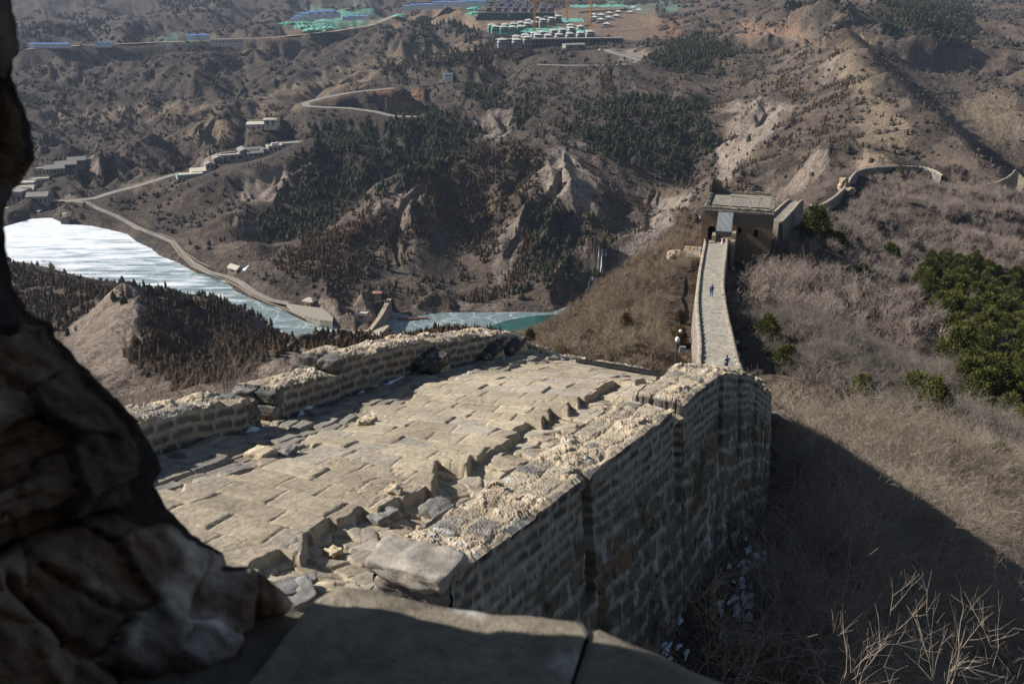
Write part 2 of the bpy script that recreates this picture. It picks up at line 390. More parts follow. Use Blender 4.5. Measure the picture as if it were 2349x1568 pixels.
# gullies that follow the fall line
def gully(X, Y, gx, gy, wl, seed):
    s = np.hypot(gx, gy)+1e-6; px_, py_ = -gy/s, gx/s           # across the slope
    x = X/(wl*1.0); y = Y/(wl*1.0); cx = np.floor(x); cy = np.floor(y)
    acc = np.zeros(X.shape); ws = np.zeros(X.shape)
    for i in (-1, 0, 1):
        for j in (-1, 0, 1):
            hx = cx+i+.5+(hashf(cx+i, cy+j, seed)-.5)*.9; hy = cy+j+.5+(hashf(cx+i, cy+j, seed+5)-.5)*.9
            dx = x-hx; dy = y-hy; w = np.exp(-(dx*dx+dy*dy)*2.2)
            acc += w*np.cos((dx*px_+dy*py_)*2*math.pi*1.15+(hashf(cx+i, cy+j, seed+9)-.5)*2.0); ws += w
    return acc/ws
far = smooth(170, 330, R)
steep = smooth(.05, .45, slope)
wx = TX+9*fbm(TX/60, TY/60, 2, 31); wy = TY+9*fbm(TX/60, TY/60, 2, 32)
lakeD = np.minimum(np.where(inpoly(TX, TY, lakeA), 0, polydist(TX, TY, lakeA)), np.where(inpoly(TX, TY, lakeB), 0, polydist(TX, TY, lakeB)))
lk = smooth(2, 45, lakeD)
SX, SY = proj(TX, TY, TZ)
gx2, gy2 = gxs, gys
DZ = np.zeros(TZ.shape)
vis = (R > 120)
mMr = smooth(150, 95, np.abs(TX-40-np.interp(TY, [500, 600, 710, 910, 1030], [252, 269, 280, 313, 345])))*(TY > 430)*(TY < 1100)
m1 = far*(0.25+.75*steep)*lk*np.clip((TZ-3)/18, .12, 1)*(1-.88*mMr)
farscale = 1+.8*smooth(1000, 1500, R); m1 = m1*(.42+.58*np.maximum(smooth(470, 540, R), 0))
for wl, amp, seed in ((108, 10.5, 3), (48, 4.8, 11), (20, 1.7, 23)):
    g = gully(wx/farscale, wy/farscale, gx2, gy2, wl, seed)
    DZ += m1*amp*farscale*(g-.15)
    s_ = blur(DZ, 1); ax, ay = grads(TZ+s_); gx2, gy2 = blur(ax, 4), blur(ay, 4)
DZ += m1*2.2*(ridged(TX/38, TY/38, 5, 71)-.45)*smooth(.1, .6, slope)
DZ += far*lk*14*fbm(TX/260, TY/260, 3, 91)*smooth(800, 1400, R)*(1-smooth(0, 1, steep))
nearm = smooth(14, 60, R)
DZ += nearm*lk*(.9*fbm(TX/14, TY/14, 4, 41))*(1-.4*far)
DZ += smooth(55, 130, R)*(1-smooth(420, 520, R))*(TX > .24*TY)*5.0*fbm(TX/42, TY/42, 3, 46)
leftfar = smooth(740, 900, R)*(1-smooth(2600, 3400, R))*smooth(1500, 1250, SX)
r1_ = np.abs(vnoise((TX+.5*TY)/150+.4*fbm(TX/160, TY/160, 2, 140), (TY-.5*TX)/300, 141)); r2_ = np.abs(vnoise((TX+.4*TY)/60+.3*fbm(TX/60, TY/60, 2, 142), (TY-.4*TX)/130, 143))
DZ -= leftfar*(1-.8*mMr)*(24*(1-smooth(0, .42, r1_))+3*smooth(.2, 0, r2_))*(1-.5*steep)
ax, ay = grads(TZ+blur(DZ, 2)); gx3, gy3 = blur(ax, 5), blur(ay, 5)
DZ += leftfar*(1-mMr)*smooth(.04, .3, np.hypot(gx3, gy3))*(5.0*(gully(wx, wy, gx3, gy3, 62, 151)-.2)+2.2*gully(wx, wy, gx3, gy3, 27, 152))
DZ += leftfar*(1-mMr)*4*(ridged(TX/120, TY/120, 4, 144)-.4)
tz_ = TZ+DZ; terrm = smooth(2100, 2180, SX)*(SY < 420)*(R > 700)*(R < 2200)*smooth(-.3, .1, fbm(TX/60, TY/60, 3, 160))
saw_ = (tz_/4.5) % 1.0; DZ += terrm*1.6*(np.minimum(saw_*4, 1)-saw_-.2)
w3d = polydist(TX, TY, [tuple(at(x, y, Y=Y)[:2]) for x, y, Y in wall3_img], False)
DZ *= smooth(3, 16, w3d)
rv_ = inpoly(SX, SY, [(1300, 560), (1400, 500), (1600, 395), (1700, 380), (1640, 470), (1480, 640), (1380, 720), (1290, 720)]) & (R > 480)
rv_ |= inpoly(SX, SY, [(1560, 170), (1720, 160), (1740, 300), (1640, 330), (1570, 280)]) & (R > 480)
DZ *= 1-.75*blur(rv_.astype(float), 5)
hl_ = inpoly(SX, SY, [(130, 860), (150, 740), (292, 630), (345, 700), (320, 765), (285, 790), (330, 870)]) & (R > 150)
DZ *= 1-.55*blur(hl_.astype(float), 6)
DZ += .12*fbm(TX/1.6, TY/1.6, 3, 43)*(1-far)
# wall corridor stays as laid out
w2d = polydist(TX, TY, [(p[0], p[1]) for p in wall2_c], False)
DZ *= smooth(2, 10, w2d)
# flats: villas, roads
flat_img = {'villa': [(1090, 75), (1150, 45), (1280, 20), (1500, 15), (1500, 60), (1430, 112), (1250, 118), (1100, 90)],
            'villa2': [(1080, -5), (1280, -5), (1275, 35), (1100, 38)]}
flatm = np.zeros(TZ.shape)
for nm, pl in flat_img.items():
    flatm = np.maximum(flatm, smooth(35, 0, np.where(inpoly(SX, SY, pl), 0, polydist(SX, SY, pl)))*(R > 900))
for pl in build_img: flatm = np.maximum(flatm, smooth(22, 0, np.where(inpoly(SX, SY, pl), 0, polydist(SX, SY, pl)))*(R > 450))
DZ *= (1-.9*flatm)
TZ = TZ+DZ
# roads: (image polyline at the ground, width)
roads_img = {
 'lakeside_road': ([(135, 462, 4), (200, 468, 4.2), (262, 493, 4), (318, 523, 3.8), (362, 540, 3.6), (398, 556, 3.5), (416, 580, 3.3), (440, 602, 3.2), (478, 622, 3), (520, 632, 3), (553, 648, 3), (580, 668, 3), (620, 686, 3), (660, 694, 3)], 5.5),
}
def lift_xyz(pts): return [at(x, y, z=z) for x, y, z in pts]
def blend_road(TZ, line, half, soft):
    P = np.array(dens(line, 6.0))[:, :3]
    m = (TX > P[:, 0].min()-half-soft) & (TX < P[:, 0].max()+half+soft) & (TY > P[:, 1].min()-half-soft) & (TY < P[:, 1].max()+half+soft)
    x = TX[m]; y = TY[m]; bd = np.full(x.shape, 1e9); bz = np.zeros(x.shape)
    for a, b in zip(P[:-1], P[1:]):
        v = b[:2]-a[:2]; L = max(v@v, 1e-9); t = np.clip(((x-a[0])*v[0]+(y-a[1])*v[1])/L, 0, 1)
        dd = np.hypot(x-a[0]-t*v[0], y-a[1]-t*v[1]); k = dd < bd
        bd[k] = dd[k]; bz[k] = (a[2]+t*(b[2]-a[2]))[k]
    w = smooth(half+soft, half, bd); TZ[m] = TZ[m]*(1-w)+bz*w
    return TZ
road_lines = {}
road_lines['lakeside_road'] = (lift_xyz(roads_img['lakeside_road'][0]), 4.4)
def Yline(pts): return [at(x, y, Y=Y) for x, y, Y in pts]
road_lines['lodge_road'] = (Yline([(150, 462, 742), (215, 455, 748), (262, 440, 762), (310, 428, 775), (355, 414, 790), (400, 400, 805)]), 7.0)
road_lines['valley_road'] = (Yline([(960, 268, 925), (900, 266, 930), (860, 256, 942), (800, 248, 955), (742, 246, 965), (703, 244, 975), (700, 236, 992), (740, 225, 1015), (800, 213, 1045), (850, 207, 1065), (905, 202, 1080)]), 8.0)
road_lines['village_road'] = (Yline([(1232, 148, 1140), (1300, 150, 1130), (1380, 150, 1135), (1440, 147, 1140), (1470, 140, 1150), (1440, 130, 1180), (1400, 120, 1215), (1390, 113, 1240)]), 9.0)
road_lines['mountain_road'] = (Yline([(1700, 78, 1260), (1760, 80, 1240), (1810, 86, 1215), (1850, 100, 1165)]), 8.0)
road_lines['site_road'] = (Yline([(60, 112, 1470), (180, 104, 1500), (320, 98, 1520), (480, 92, 1540), (640, 84, 1570), (760, 72, 1610), (850, 58, 1670), (890, 42, 1750), (905, 36, 1790)]), 9.0)
for nm, (ln, w) in road_lines.items(): TZ = blend_road(TZ, ln, w*.62, w*(1.1 if nm == 'lakeside_road' else 3.0))
for _pl in ([(655, 692), (700, 705), (745, 712), (765, 738), (700, 732), (640, 706)],):
    pz = [at(x, y, z=3.0)[:2] for x, y in _pl]
    w = smooth(7, 0, np.where(inpoly(TX, TY, pz), 0, polydist(TX, TY, pz))); TZ = TZ*(1-w)+2.9*w
# shores
inA = inpoly(TX, TY, lakeA); dA = polydist(TX, TY, lakeA); sA = np.where(inA, -dA, dA)
inB = inpoly(TX, TY, lakeB); dB = polydist(TX, TY, lakeB); sB = np.where(inB, -dB, dB)
TZ = np.where(sA < 14, np.minimum(TZ, .3+.55*sA+6*smooth(4, 14, sA)), TZ); TZ = np.where(sA < 0, np.minimum(-.4, TZ), np.where(sA < 25, np.maximum(TZ, .15+.2*np.minimum(sA, 8)), TZ))
TZ = np.where(sB < 14, np.minimum(TZ, RZ+.3+.55*sB+8*smooth(4, 14, sB)), TZ); TZ = np.where(sB < 0, np.minimum(RZ-.4, TZ), np.where(sB < 25, np.maximum(TZ, RZ+.15+.2*np.minimum(sB, 8)), TZ))
SX, SY = proj(TX, TY, TZ)
def ground(x, y):                               # height of the sheet at world points
    u, v = to_uv(np.asarray(x, float), np.asarray(y, float))
    i = np.interp(u, az, np.arange(len(az))); j = np.interp(v, lr, np.arange(len(lr)))
    i0 = np.clip(i.astype(int), 0, len(az)-2); j0 = np.clip(j.astype(int), 0, len(lr)-2); fi = i-i0; fj = j-j0
    return (TZ[i0, j0]*(1-fi)+TZ[i0+1, j0]*fi)*(1-fj)+(TZ[i0, j0+1]*(1-fi)+TZ[i0+1, j0+1]*fi)*fj
ELEV = (TZ-CZ)/R
RUNMAX = np.maximum.accumulate(np.where(R > 30, ELEV, -9), axis=1)   # running skyline per azimuth
VIS = ELEV >= RUNMAX-.0015
def hit(x, y, rmin=30):                         # photo point -> point on the ground seen there
    a, b = ray(x, y); u = math.atan2(a, 1.0); e = b/math.hypot(a, 1.0)
    i = int(round(float(np.interp(u, az, np.arange(len(az)))))); col = ELEV[i]
    k = np.nonzero((col >= e) & (R[i] > rmin))[0]
    j = k[0] if len(k) else len(lr)-1
    r = math.exp(lr[j]); return Vector((r*math.sin(u), r*math.cos(u), float(CZ+e*r)))
# ---- painted masks (real ground cover, not light)
n1 = fbm(TX/40, TY/40, 4, 201); n2 = fbm(TX/9, TY/9, 3, 202); n3 = fbm(TX/150, TY/150, 3, 203)
jx = SX+n1*48+n2*14; jy = SY+fbm(TX/40, TY/40, 4, 205)*30+n2*9
def mask(polys, lo=0, hi=1e9):
    m = np.zeros(TX.shape, bool)
    for p in polys: m |= inpoly(jx, jy, p)
    return m & (R >= lo) & (R < hi)
PG = [[(700, 330), (760, 290), (870, 275), (1000, 255), (1080, 290), (1090, 340), (1000, 390), (900, 430), (820, 470), (700, 540), (620, 560), (600, 500), (650, 440), (720, 400)],
      [(1290, 270), (1400, 240), (1500, 225), (1600, 235), (1650, 290), (1640, 370), (1560, 420), (1480, 400), (1400, 350), (1330, 330)],
      [(1240, 470), (1330, 480), (1390, 510), (1400, 560), (1350, 610), (1320, 690), (1230, 700), (1210, 560)],
      [(1480, 130), (1600, 90), (1680, 110), (1640, 180), (1560, 170)], [(2010, 0), (2200, 0), (2240, 60), (2200, 110), (2100, 80), (2020, 50)],
      [(1060, 200), (1230, 230), (1200, 290), (1120, 250)]]
JB = [[(980, 410), (1100, 340), (1240, 350), (1220, 430), (1180, 480), (1230, 560), (1200, 690), (1100, 690), (1090, 560), (1010, 500), (900, 560), (820, 640), (760, 660), (640, 640), (640, 590), (760, 530), (880, 470)],
      [(295, 650), (480, 690), (620, 750), (690, 790), (640, 835), (560, 860), (470, 900), (420, 890), (335, 860), (285, 790), (340, 760), (345, 690)],
      [(20, 615), (230, 665), (290, 660), (150, 760), (100, 740), (30, 700)],
      [(680, 790), (850, 765), (1000, 730), (1100, 745), (1180, 790), (1180, 840), (680, 840)],
      [(950, 50), (1090, 40), (1090, 78), (960, 92)], [(860, 160), (1100, 120), (1200, 100), (1230, 130), (1080, 150), (900, 168)]]
JM = [[(1560, 430), (1650, 300), (1700, 170), (1900, 100), (1960, 200), (1990, 430), (1700, 470)], [(130, 400), (300, 300), (560, 240), (700, 270), (560, 310), (480, 350), (400, 390), (200, 440)],
      [(430, 420), (700, 340), (640, 440), (560, 480), (480, 430)], [(1200, 430), (1450, 400), (1560, 480), (1480, 560), (1400, 540), (1300, 480)], [(1480, 30), (1900, -10), (1920, 80), (1500, 110)],
      [(1330, 690), (1440, 540), (1620, 420), (1700, 470), (1560, 560), (1450, 600)], [(800, 430), (1000, 420), (1200, 690), (860, 700), (760, 650)], [(1100, 180), (1350, 170), (1480, 160), (1300, 240), (1150, 220)],
      [(60, 200), (300, 210), (480, 300), (300, 330), (80, 290)]]
BARE = [[(150, 760), (290, 655), (342, 700), (320, 765), (288, 800), (300, 850), (200, 860)], [(560, 860), (620, 835), (690, 795), (700, 830), (640, 870)],
        [(1240, 350), (1330, 335), (1360, 420), (1400, 520), (1330, 480), (1270, 450), (1230, 400)], [(900, 440), (985, 412), (960, 480), (880, 560), (820, 600)],
        [(1160, 510), (1200, 500), (1180, 620), (1120, 680), (1110, 600)], [(1390, 660), (1440, 550), (1600, 430), (1620, 400), (1480, 600), (1360, 690)],
        [(1640, 380), (1680, 240), (1830, 240), (1740, 330), (1680, 420)], [(560, 400), (680, 380), (660, 470), (560, 480)], [(1690, 60), (1850, 70), (1860, 95), (1700, 85)], [(1100, 250), (1180, 260), (1150, 340), (1090, 300)], [(1400, 110), (1490, 110), (1500, 130), (1430, 140)]]
FIELD = [[(390, 320), (560, 240), (700, 190), (820, 140), (1050, 95), (1150, 90), (1080, 118), (860, 165), (840, 200), (690, 245), (600, 270), (500, 320)], [(250, 420), (400, 405), (400, 430), (300, 440)],
         [(80, 255), (420, 240), (520, 235), (500, 262), (80, 282)], [(2150, 240), (2349, 220), (2349, 330), (2200, 330)], [(500, 85), (700, 75), (720, 100), (560, 120)]]
CUT = [[(860, 205), (950, 215), (960, 262), (870, 262)], [(1490, 30), (1560, 60), (1540, 90), (1480, 70)], [(1690, 55), (1850, 60), (1860, 92), (1700, 84)]]
ROCK = [[(1960, 250), (2040, 230), (2080, 330), (2040, 400), (1970, 400), (1975, 300)], [(1930, 80), (1980, 90), (2000, 240), (1950, 240)]]
GREENN = [[(655, 40), (740, 25), (800, 22), (900, 35), (860, 50), (740, 66), (690, 68)], [(1075, 5), (1100, 5), (1100, 35), (1075, 35)], [(1390, 4), (1560, 10), (1560, 22), (1400, 14)],
          [(380, 86), (440, 86), (440, 94), (380, 94)], [(1180, 70), (1300, 62), (1310, 70), (1190, 82)]]
pg = mask(PG, 380); jb = mask(JB, 230); jm = mask(JM, 380); bare = mask(BARE, 230); field = mask(FIELD, 500); cut = mask(CUT, 600); rock = mask(ROCK, 500); grn = mask(GREENN, 1000)
bl = lambda m, n=2: blur(m.astype(float), n)
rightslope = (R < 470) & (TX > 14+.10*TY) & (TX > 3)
shade_n = np.clip(.5+n1*.9+n3*.5, 0, 1)
# colours (albedo)
def c3(*c): return np.array(c)[None, None, :]
soil = c3(.160, .124, .094); soil2 = c3(.092, .073, .058); scrub = c3(.052, .045, .039); pale = c3(.30, .248, .205); dryg = c3(.215, .168, .118)
t = np.clip(.45+.8*n1+.5*n2, 0, 1)[..., None]
col = soil2*(1-t)+soil*t
sc = smooth(.0, .35, fbm(TX/28, TY/28, 4, 301)+.35*fbm(TX/5, TY/5, 2, 302))[..., None]
col = col*(1-.7*sc)+scrub*.7*sc
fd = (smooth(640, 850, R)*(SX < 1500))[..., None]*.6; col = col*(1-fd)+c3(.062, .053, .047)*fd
st = smooth(.45, .9, slope)[..., None]*smooth(-.2, .3, fbm(TX/20, TY/20, 3, 303))[..., None]
col = col*(1-.75*st)+pale*.75*st
def put(col, m, c, a, n=2): 
    w = (bl(m, n)*a)[..., None]; return col*(1-w)+c*w
col = put(col, bare, pale*(1+.25*n2[..., None]), .85)
col = put(col, field, dryg*(1+.3*n2[..., None]), .8)
col = put(col, cut, c3(.27, .155, .095), .8)
col = put(col, pg, scrub*.9, .6, 8); col = put(col, jb, c3(.10, .078, .06), .5, 6)
col = put(col, rock, c3(.30, .235, .16), .55)
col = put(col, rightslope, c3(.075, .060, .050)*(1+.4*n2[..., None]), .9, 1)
hillL = inpoly(SX, SY, [(130, 860), (150, 760), (292, 650), (345, 700), (320, 760), (285, 790), (330, 870), (560, 890), (700, 790), (700, 900), (200, 960)]) & (R > 150)
col = put(col, hillL, c3(.22, .175, .14)*(1+.35*n2[..., None]), .8)
ochre = (TX < 12+.14*TY) & (TX > -10) & (R > 60) & (R < 290) & (TY > 60)
col = put(col, ochre, c3(.088, .063, .045)*(1+.5*n1[..., None]), .9)
col = put(col, grn, c3(.14, .36, .28)*(1+.5*n2[..., None]), .9*1, 1)
siteD = [at(x, y, Y=Y)[:2] for x, y, Y in [(640, 50, 1650), (760, 30, 1800), (920, 28, 1850), (1080, 20, 1900), (1500, 15, 1900), (1520, 60, 1500), (1480, 95, 1350), (1300, 70, 1560), (1180, 80, 1500), (1000, 45, 1700)]]
site = inpoly(TX, TY, siteD)
col = put(col, site & ~grn, c3(.30, .215, .145)*(1+.4*n2[..., None]), .6)
farh = smooth(1000, 2300, R)[..., None]
col = col*(1-.15*farh)+c3(.16, .13, .11)*.15*farh
col = np.clip(col*(1+.30*fbm(TX/2.2, TY/2.2, 3, 305)[..., None]), .01, .9)

g_ = N("dry_hillside", .95, .1)
cc = g_.attr("gcol", False)
fine = g_.noise(.9, 6, .7); fine2 = g_.noise(.22, 5, .65)
cc = g_.mix(1.0, cc, g_.ramp(fine, [(.32, (.45, .44, .44)), (.5, (1, 1, 1)), (.68, (1.45, 1.42, 1.38))]), 'MULTIPLY')
cc = g_.mix(1.0, cc, g_.ramp(fine2, [(.3, (.72, .72, .74)), (.65, (1.15, 1.13, 1.1))]), 'MULTIPLY')
sp2 = g_.ramp(g_.vor(.33, g_.mapv((1, 1, .6))), [(.18, (.42, .42, .42)), (.42, (1, 1, 1))]); spm = g_.ramp(g_.noise(.03, 4, .65), [(.42, 0.0), (.60, 1.0)])
cc = g_.mix(spm, cc, g_.mix(1.0, cc, sp2, 'MULTIPLY'))
g_.col(cc); hh = g_.math('ADD', g_.math('MULTIPLY', fine, .6), g_.math('MULTIPLY', fine2, 2.0))
g_.bump(hh, 1.6, 1.0)
GROUND_M = g_.m
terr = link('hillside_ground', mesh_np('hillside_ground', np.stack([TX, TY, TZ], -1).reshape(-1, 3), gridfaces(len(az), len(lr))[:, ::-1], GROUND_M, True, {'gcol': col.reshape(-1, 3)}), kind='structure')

# ---- water
def sheet(name, poly, z, mat, **kw):
    bm = bmesh.new(); f = bm.faces.new([bm.verts.new((p[0], p[1], z)) for p in poly])
    if f.normal.z < 0 or f.calc_area() and False: pass
    bm.normal_update()
    if f.normal.z < 0: f.normal_flip()
    bmesh.ops.triangulate(bm, faces=[f]); me = bpy.data.meshes.new(name); bm.to_mesh(me); bm.free(); me.materials.append(mat)
    return link(name, me, **kw)
ice = N("lake_ice", .35, .4)
v1 = ice.mapv((.035, .22, 1), (0, 0, math.radians(10)))
w1 = ice.noise(1.0, 6, .62, v1, .6); crk = ice.vor(.07, ice.mapv((1, 1.3, 1)), 'DISTANCE_TO_EDGE')
crk2 = ice.noise(.12, 4, .6, None, 1.5)
sep = ice.t.nodes.new("ShaderNodeSeparateXYZ"); ice.t.links.new(ice.pos, sep.inputs[0])
# snow lies thick at the far left end and thins out toward the dam
snowy = ice.math('ADD', ice.math('MULTIPLY', ice.math('SUBTRACT', sep.outputs[1], 570.0), 1/260.0), ice.math('MULTIPLY', ice.math('ADD', sep.outputs[0], 170.0), -1/420.0))
lev = ice.math('ADD', w1, ice.math('MULTIPLY', snowy, .31))
icec = ice.ramp(lev, [(.40, (.15, .20, .20)), (.52, (.26, .32, .32)), (.60, (.56, .61, .63)), (.70, (.90, .92, .93))])
wob = ice.t.nodes.new("ShaderNodeVectorMath"); wob.operation = 'ADD'
ice.t.links.new(ice.pos, wob.inputs[0]); ice.t.links.new(ice.noise(.05, 3, .6, None, 0, 1), wob.inputs[1])
mv = ice.t.nodes.new("ShaderNodeVectorMath"); mv.operation = 'MULTIPLY_ADD'
ice.t.links.new(ice.noise(.06, 4, .6, None, 0, 1), mv.inputs[0]); mv.inputs[1].default_value = (26, 26, 0); ice.t.links.new(ice.pos, mv.inputs[2])
ck = ice.ramp(ice.vor(.06, mv.outputs[0], 'DISTANCE_TO_EDGE'), [(0.0, .55), (.035, 0.0)])
ck2 = ice.ramp(ice.vor(.15, mv.outputs[0], 'DISTANCE_TO_EDGE'), [(0.0, .4), (.03, 0.0)])
icec = ice.mix(ck, icec, (.72, .76, .77)); icec = ice.mix(ck2, icec, (.6, .65, .66))
ice.col(icec)
sheet('lake_ice', lakeA, 0.0, ice.m, kind='structure'); sheet('river_ice', lakeB, RZ, ice.m, kind='structure')
gw = N("green_water", .12, .5); gw.col(gw.ramp(gw.noise(.15, 4), [(.35, (.010, .060, .042)), (.7, (.022, .095, .066))])); gw.bump(gw.noise(1.2, 3), .05, .2)
green_img = [(1104, 757), (1118, 750), (1140, 741), (1165, 733.5), (1197, 727.5), (1230, 723), (1262, 720.5), (1300, 722), (1322, 726), (1322, 745), (1270, 800), (1150, 806), (1090, 790)]
sheet('open_water', [at(x, y, z=RZ+.03)[:2] for x, y in green_img], RZ+.03, gw.m, kind='structure')
sheet('open_pool', [at(x, y, z=.03)[:2] for x, y in [(780, 776), (805, 770), (824, 765), (826, 779), (790, 796), (750, 800)]], .03, gw.m, kind='structure')

# ---- roads
asph = plain("worn_asphalt", (.24, .215, .18), .9, .2, .4); dirt = plain("dirt_road", (.30, .25, .19), .95, .2, .5)
def ribbon(name, line, w, mat, lift=.12, **kw):
    P = np.array(dens(line, 4.0)); T = np.gradient(P[:, :2], axis=0); T /= np.linalg.norm(T, axis=1)[:, None]+1e-9
    nrm = np.c_[-T[:, 1], T[:, 0]]; q = [-.5, -.25, 0, .25, .5]; co = []
    for k in q:
        x = P[:, 0]+nrm[:, 0]*w*k; y = P[:, 1]+nrm[:, 1]*w*k; co.append(np.c_[x, y, np.maximum(ground(x, y), P[:, 2]-.4)+lift])
    co = np.stack(co, 1).reshape(-1, 3)
    return link(name, mesh_np(name, co, gridfaces(len(P), len(q))[:, ::-1], mat, True), **kw)
for nm, (ln, w) in road_lines.items():
    ribbon(nm, ln, w, dirt if nm in ('site_road',) else asph, .15 if w < 6 else .3, kind='structure')
# ================================================================== MASONRY
def bricks(U, V, bw, bh, seed, mort=.014, warp=.03, wsc=1.6, run=.5):
    """U along the course, V across courses (m). Returns (solid 0..1, id hash, id hash 2, local u, local v)."""
    U = U+warp*fbm(U*wsc, V*wsc, 3, seed+50); V = V+warp*fbm(U*wsc+9, V*wsc, 3, seed+60)
    row = np.floor(V/bh); off = (row % 2)*run*bw+hashf(row, row*0, seed)*bw*.35
    wv = bw
    x = (U+off)/wv; c = np.floor(x); j = (hashf(c, row, seed+1)-.5)*.42; j2 = (hashf(c+1, row, seed+1)-.5)*.42
    lo = c+j; hi = c+1+j2
    sh = x < lo; c = np.where(sh, c-1, c); sh2 = x > hi; c = np.where(sh2, c+1, c)
    j = (hashf(c, row, seed+1)-.5)*.42; j2 = (hashf(c+1, row, seed+1)-.5)*.42
    lo = c+j; hi = c+1+j2
    fu = (x-lo)/(hi-lo); fv = V/bh-row
    du = np.minimum(x-lo, hi-x)*wv; dv = np.minimum(fv, 1-fv)*bh
    k = .035; h_ = np.clip(.5+.5*(dv-du)/k, 0, 1); e = dv*(1-h_)+du*h_-k*h_*(1-h_)*.6
    e = e+.006*fbm(U*9, V*9, 2, seed+70)
    solid = smooth(mort*.4, mort*1.9, e)
    return solid, hashf(c, row, seed+2), hashf(c, row, seed+3), fu, fv
def nrmgrid(P):
    a = np.gradient(P, axis=0); b = np.gradient(P, axis=1); n = np.cross(a, b)
    return n/(np.linalg.norm(n, axis=2, keepdims=True)+1e-12)
def lerp3(c1, c2, t): return c1*(1-t[..., None])+c2*t[..., None]
def masonry_mat(name, bump=.012, sc=1.0):
    n = N(name, .92, .18); c = n.attr('gcol', False)
    f1 = n.noise(14*sc, 8, .72); f2 = n.noise(60*sc, 4, .7); f3 = n.noise(3*sc, 4, .6)
    c = n.mix(1.0, c, n.ramp(f1, [(.28, (.66, .64, .62)), (.5, (1, 1, 1)), (.75, (1.25, 1.23, 1.2))]), 'MULTIPLY')
    c = n.mix(1.0, c, n.ramp(f3, [(.3, (.82, .81, .80)), (.7, (1.12, 1.12, 1.1))]), 'MULTIPLY')
    n.col(c); n.bump(n.math('ADD', n.math('MULTIPLY', f1, 1.0), n.math('MULTIPLY', f2, .35)), bump, 1.0)
    return n.m
STONE_M = masonry_mat("weathered_stone"); FAR_STONE = masonry_mat("far_stone", .05, .25)
GREY = np.array([.150, .146, .140]); DARKB = np.array([.078, .077, .075]); MORT = np.array([.46, .40, .325]); TAN = np.array([.47, .39, .28]); PINKM = np.array([.44, .355, .26]); WHITE = np.array([.55, .53, .50])

# ---- the steep stretch of wall in front of the window
aK = np.array([-2.9, -1.7, 0, 1.2, 3.3, 4.5, 6.1, 7.8, 9.7, 13.8, 19, 27])
LK = np.array([(-3.88, 5.2, -3.42), (-3.5, 6.35, -3.78), (-2.95, 8, -4.28), (-2.55, 9.15, -4.69), (-1.98, 11, -5.2), (-1.5, 12.3, -5.53), (-.76, 13.7, -5.96), (.14, 15.2, -6.32), (.95, 17.2, -7.5), (2.2, 21, -9.3), (4.1, 26, -11.7), (7, 33.5, -16.8)])
RaK = np.array([-2.9, -1.7, .6, 3.0, 4.9, 7.2, 10.6, 13.8, 19, 27])
RK = np.array([(-1.35, 4.35, -3.62), (-.9, 5.48, -3.95), (.08, 7.53, -4.40), (1.13, 9.5, -4.75), (1.95, 11.2, -5.1), (2.95, 13.4, -6.1), (4.2, 16.6, -7.9), (5.0, 19.8, -9.4), (6.5, 25.0, -11.9), (9.3, 34.0, -17.0)])
a_f = np.concatenate([np.arange(-2.9, 9.0, .0135), np.arange(9.0, 27, .06)])
def sm_interp(x, xk, yk, w=.5):
    out = 0
    for d_, wt in ((-w, .25), (0, .5), (w, .25)): out = out+wt*np.stack([np.interp(x+d_, xk, yk[:, i]) for i in range(yk.shape[1])], -1)
    return out
Lf = sm_interp(a_f, aK, LK); Rf = sm_interp(a_f, RaK, RK); Lf[:, 2] += CZ; Rf[:, 2] += CZ
Wd = np.linalg.norm(Rf[:, :2]-Lf[:, :2], axis=1)
nv_ = 300
tv = np.linspace(0, 1, nv_)
PV = Lf[:, None, :]*(1-tv)[None, :, None]+Rf[:, None, :]*tv[None, :, None]
Vm = tv[None]*Wd[:, None]; Am = np.repeat(a_f[:, None], nv_, 1)
# the broken edge of the raised middle strip, traced on the stones
psx, psy = proj(PV[..., 0], PV[..., 1], PV[..., 2])
edge_pts = []
for ex, ey in [(629, 1311), (740, 1240), (827, 1212), (876, 1172), (1015, 1100), (1082, 1069), (1192, 1010), (1303, 950), (1405, 898), (1440, 866)]:
    k = np.argmin((psx-ex)**2+(psy-ey)**2); i, j = np.unravel_index(k, psx.shape); edge_pts.append((a_f[i], Vm[i, j]))
edge_pts = np.array(sorted([e for e in edge_pts if e[0] < 6.5])); print("edge", np.round(edge_pts, 2).tolist(), "W", Wd.min(), Wd[:900].max())
rowH = .34
ve = np.interp(a_f, edge_pts[:, 0], edge_pts[:, 1]); rowi = np.floor(a_f/rowH); rf = a_f/rowH-rowi
ve = ve+(.07-.16*rf)*(hashf(rowi, rowi*0, 7) > .25)+(hashf(rowi, rowi*0, 8)-.5)*.22
ve = ve+.015*vnoise(a_f*9, a_f*0, 3)
ends = smooth(5.3, 5.9, a_f)
vem = ve[:, None]+.02*fbm(Am*5, Vm*5, 2, 77)
raised = smooth(.012, -.012, Vm-vem)
vl = .75+.25*fbm(Am*1.3, Am*0, 3, 91)+(hashf(np.floor(Am/.3), np.floor(Am/.3)*0, 92)-.5)*.35
leftz = smooth(.012, -.012, Vm-vl)
sA_, idA, idA2, fu, fv = bricks(Vm, Am, .44, rowH, 5, .012, .035)
sB_, idB, idB2, fu2, fv2 = bricks(Vm*1.0, Am+.6*Vm*0, .24, .2, 15, .014, .07, 3.0)
sC_, idC, idC2, fu3, fv3 = bricks(Am, Vm, .42, .15, 25, .012, .05, 2.0)
mid = raised*(1-leftz); rt = (1-raised); lf = leftz*raised
v1_, ve_, vi_, vx_, vy_ = vorn(Am*5.5+.3*fbm(Am*4, Vm*4, 2, 81), Vm*4.2, 82)
odd = (idA > .90)
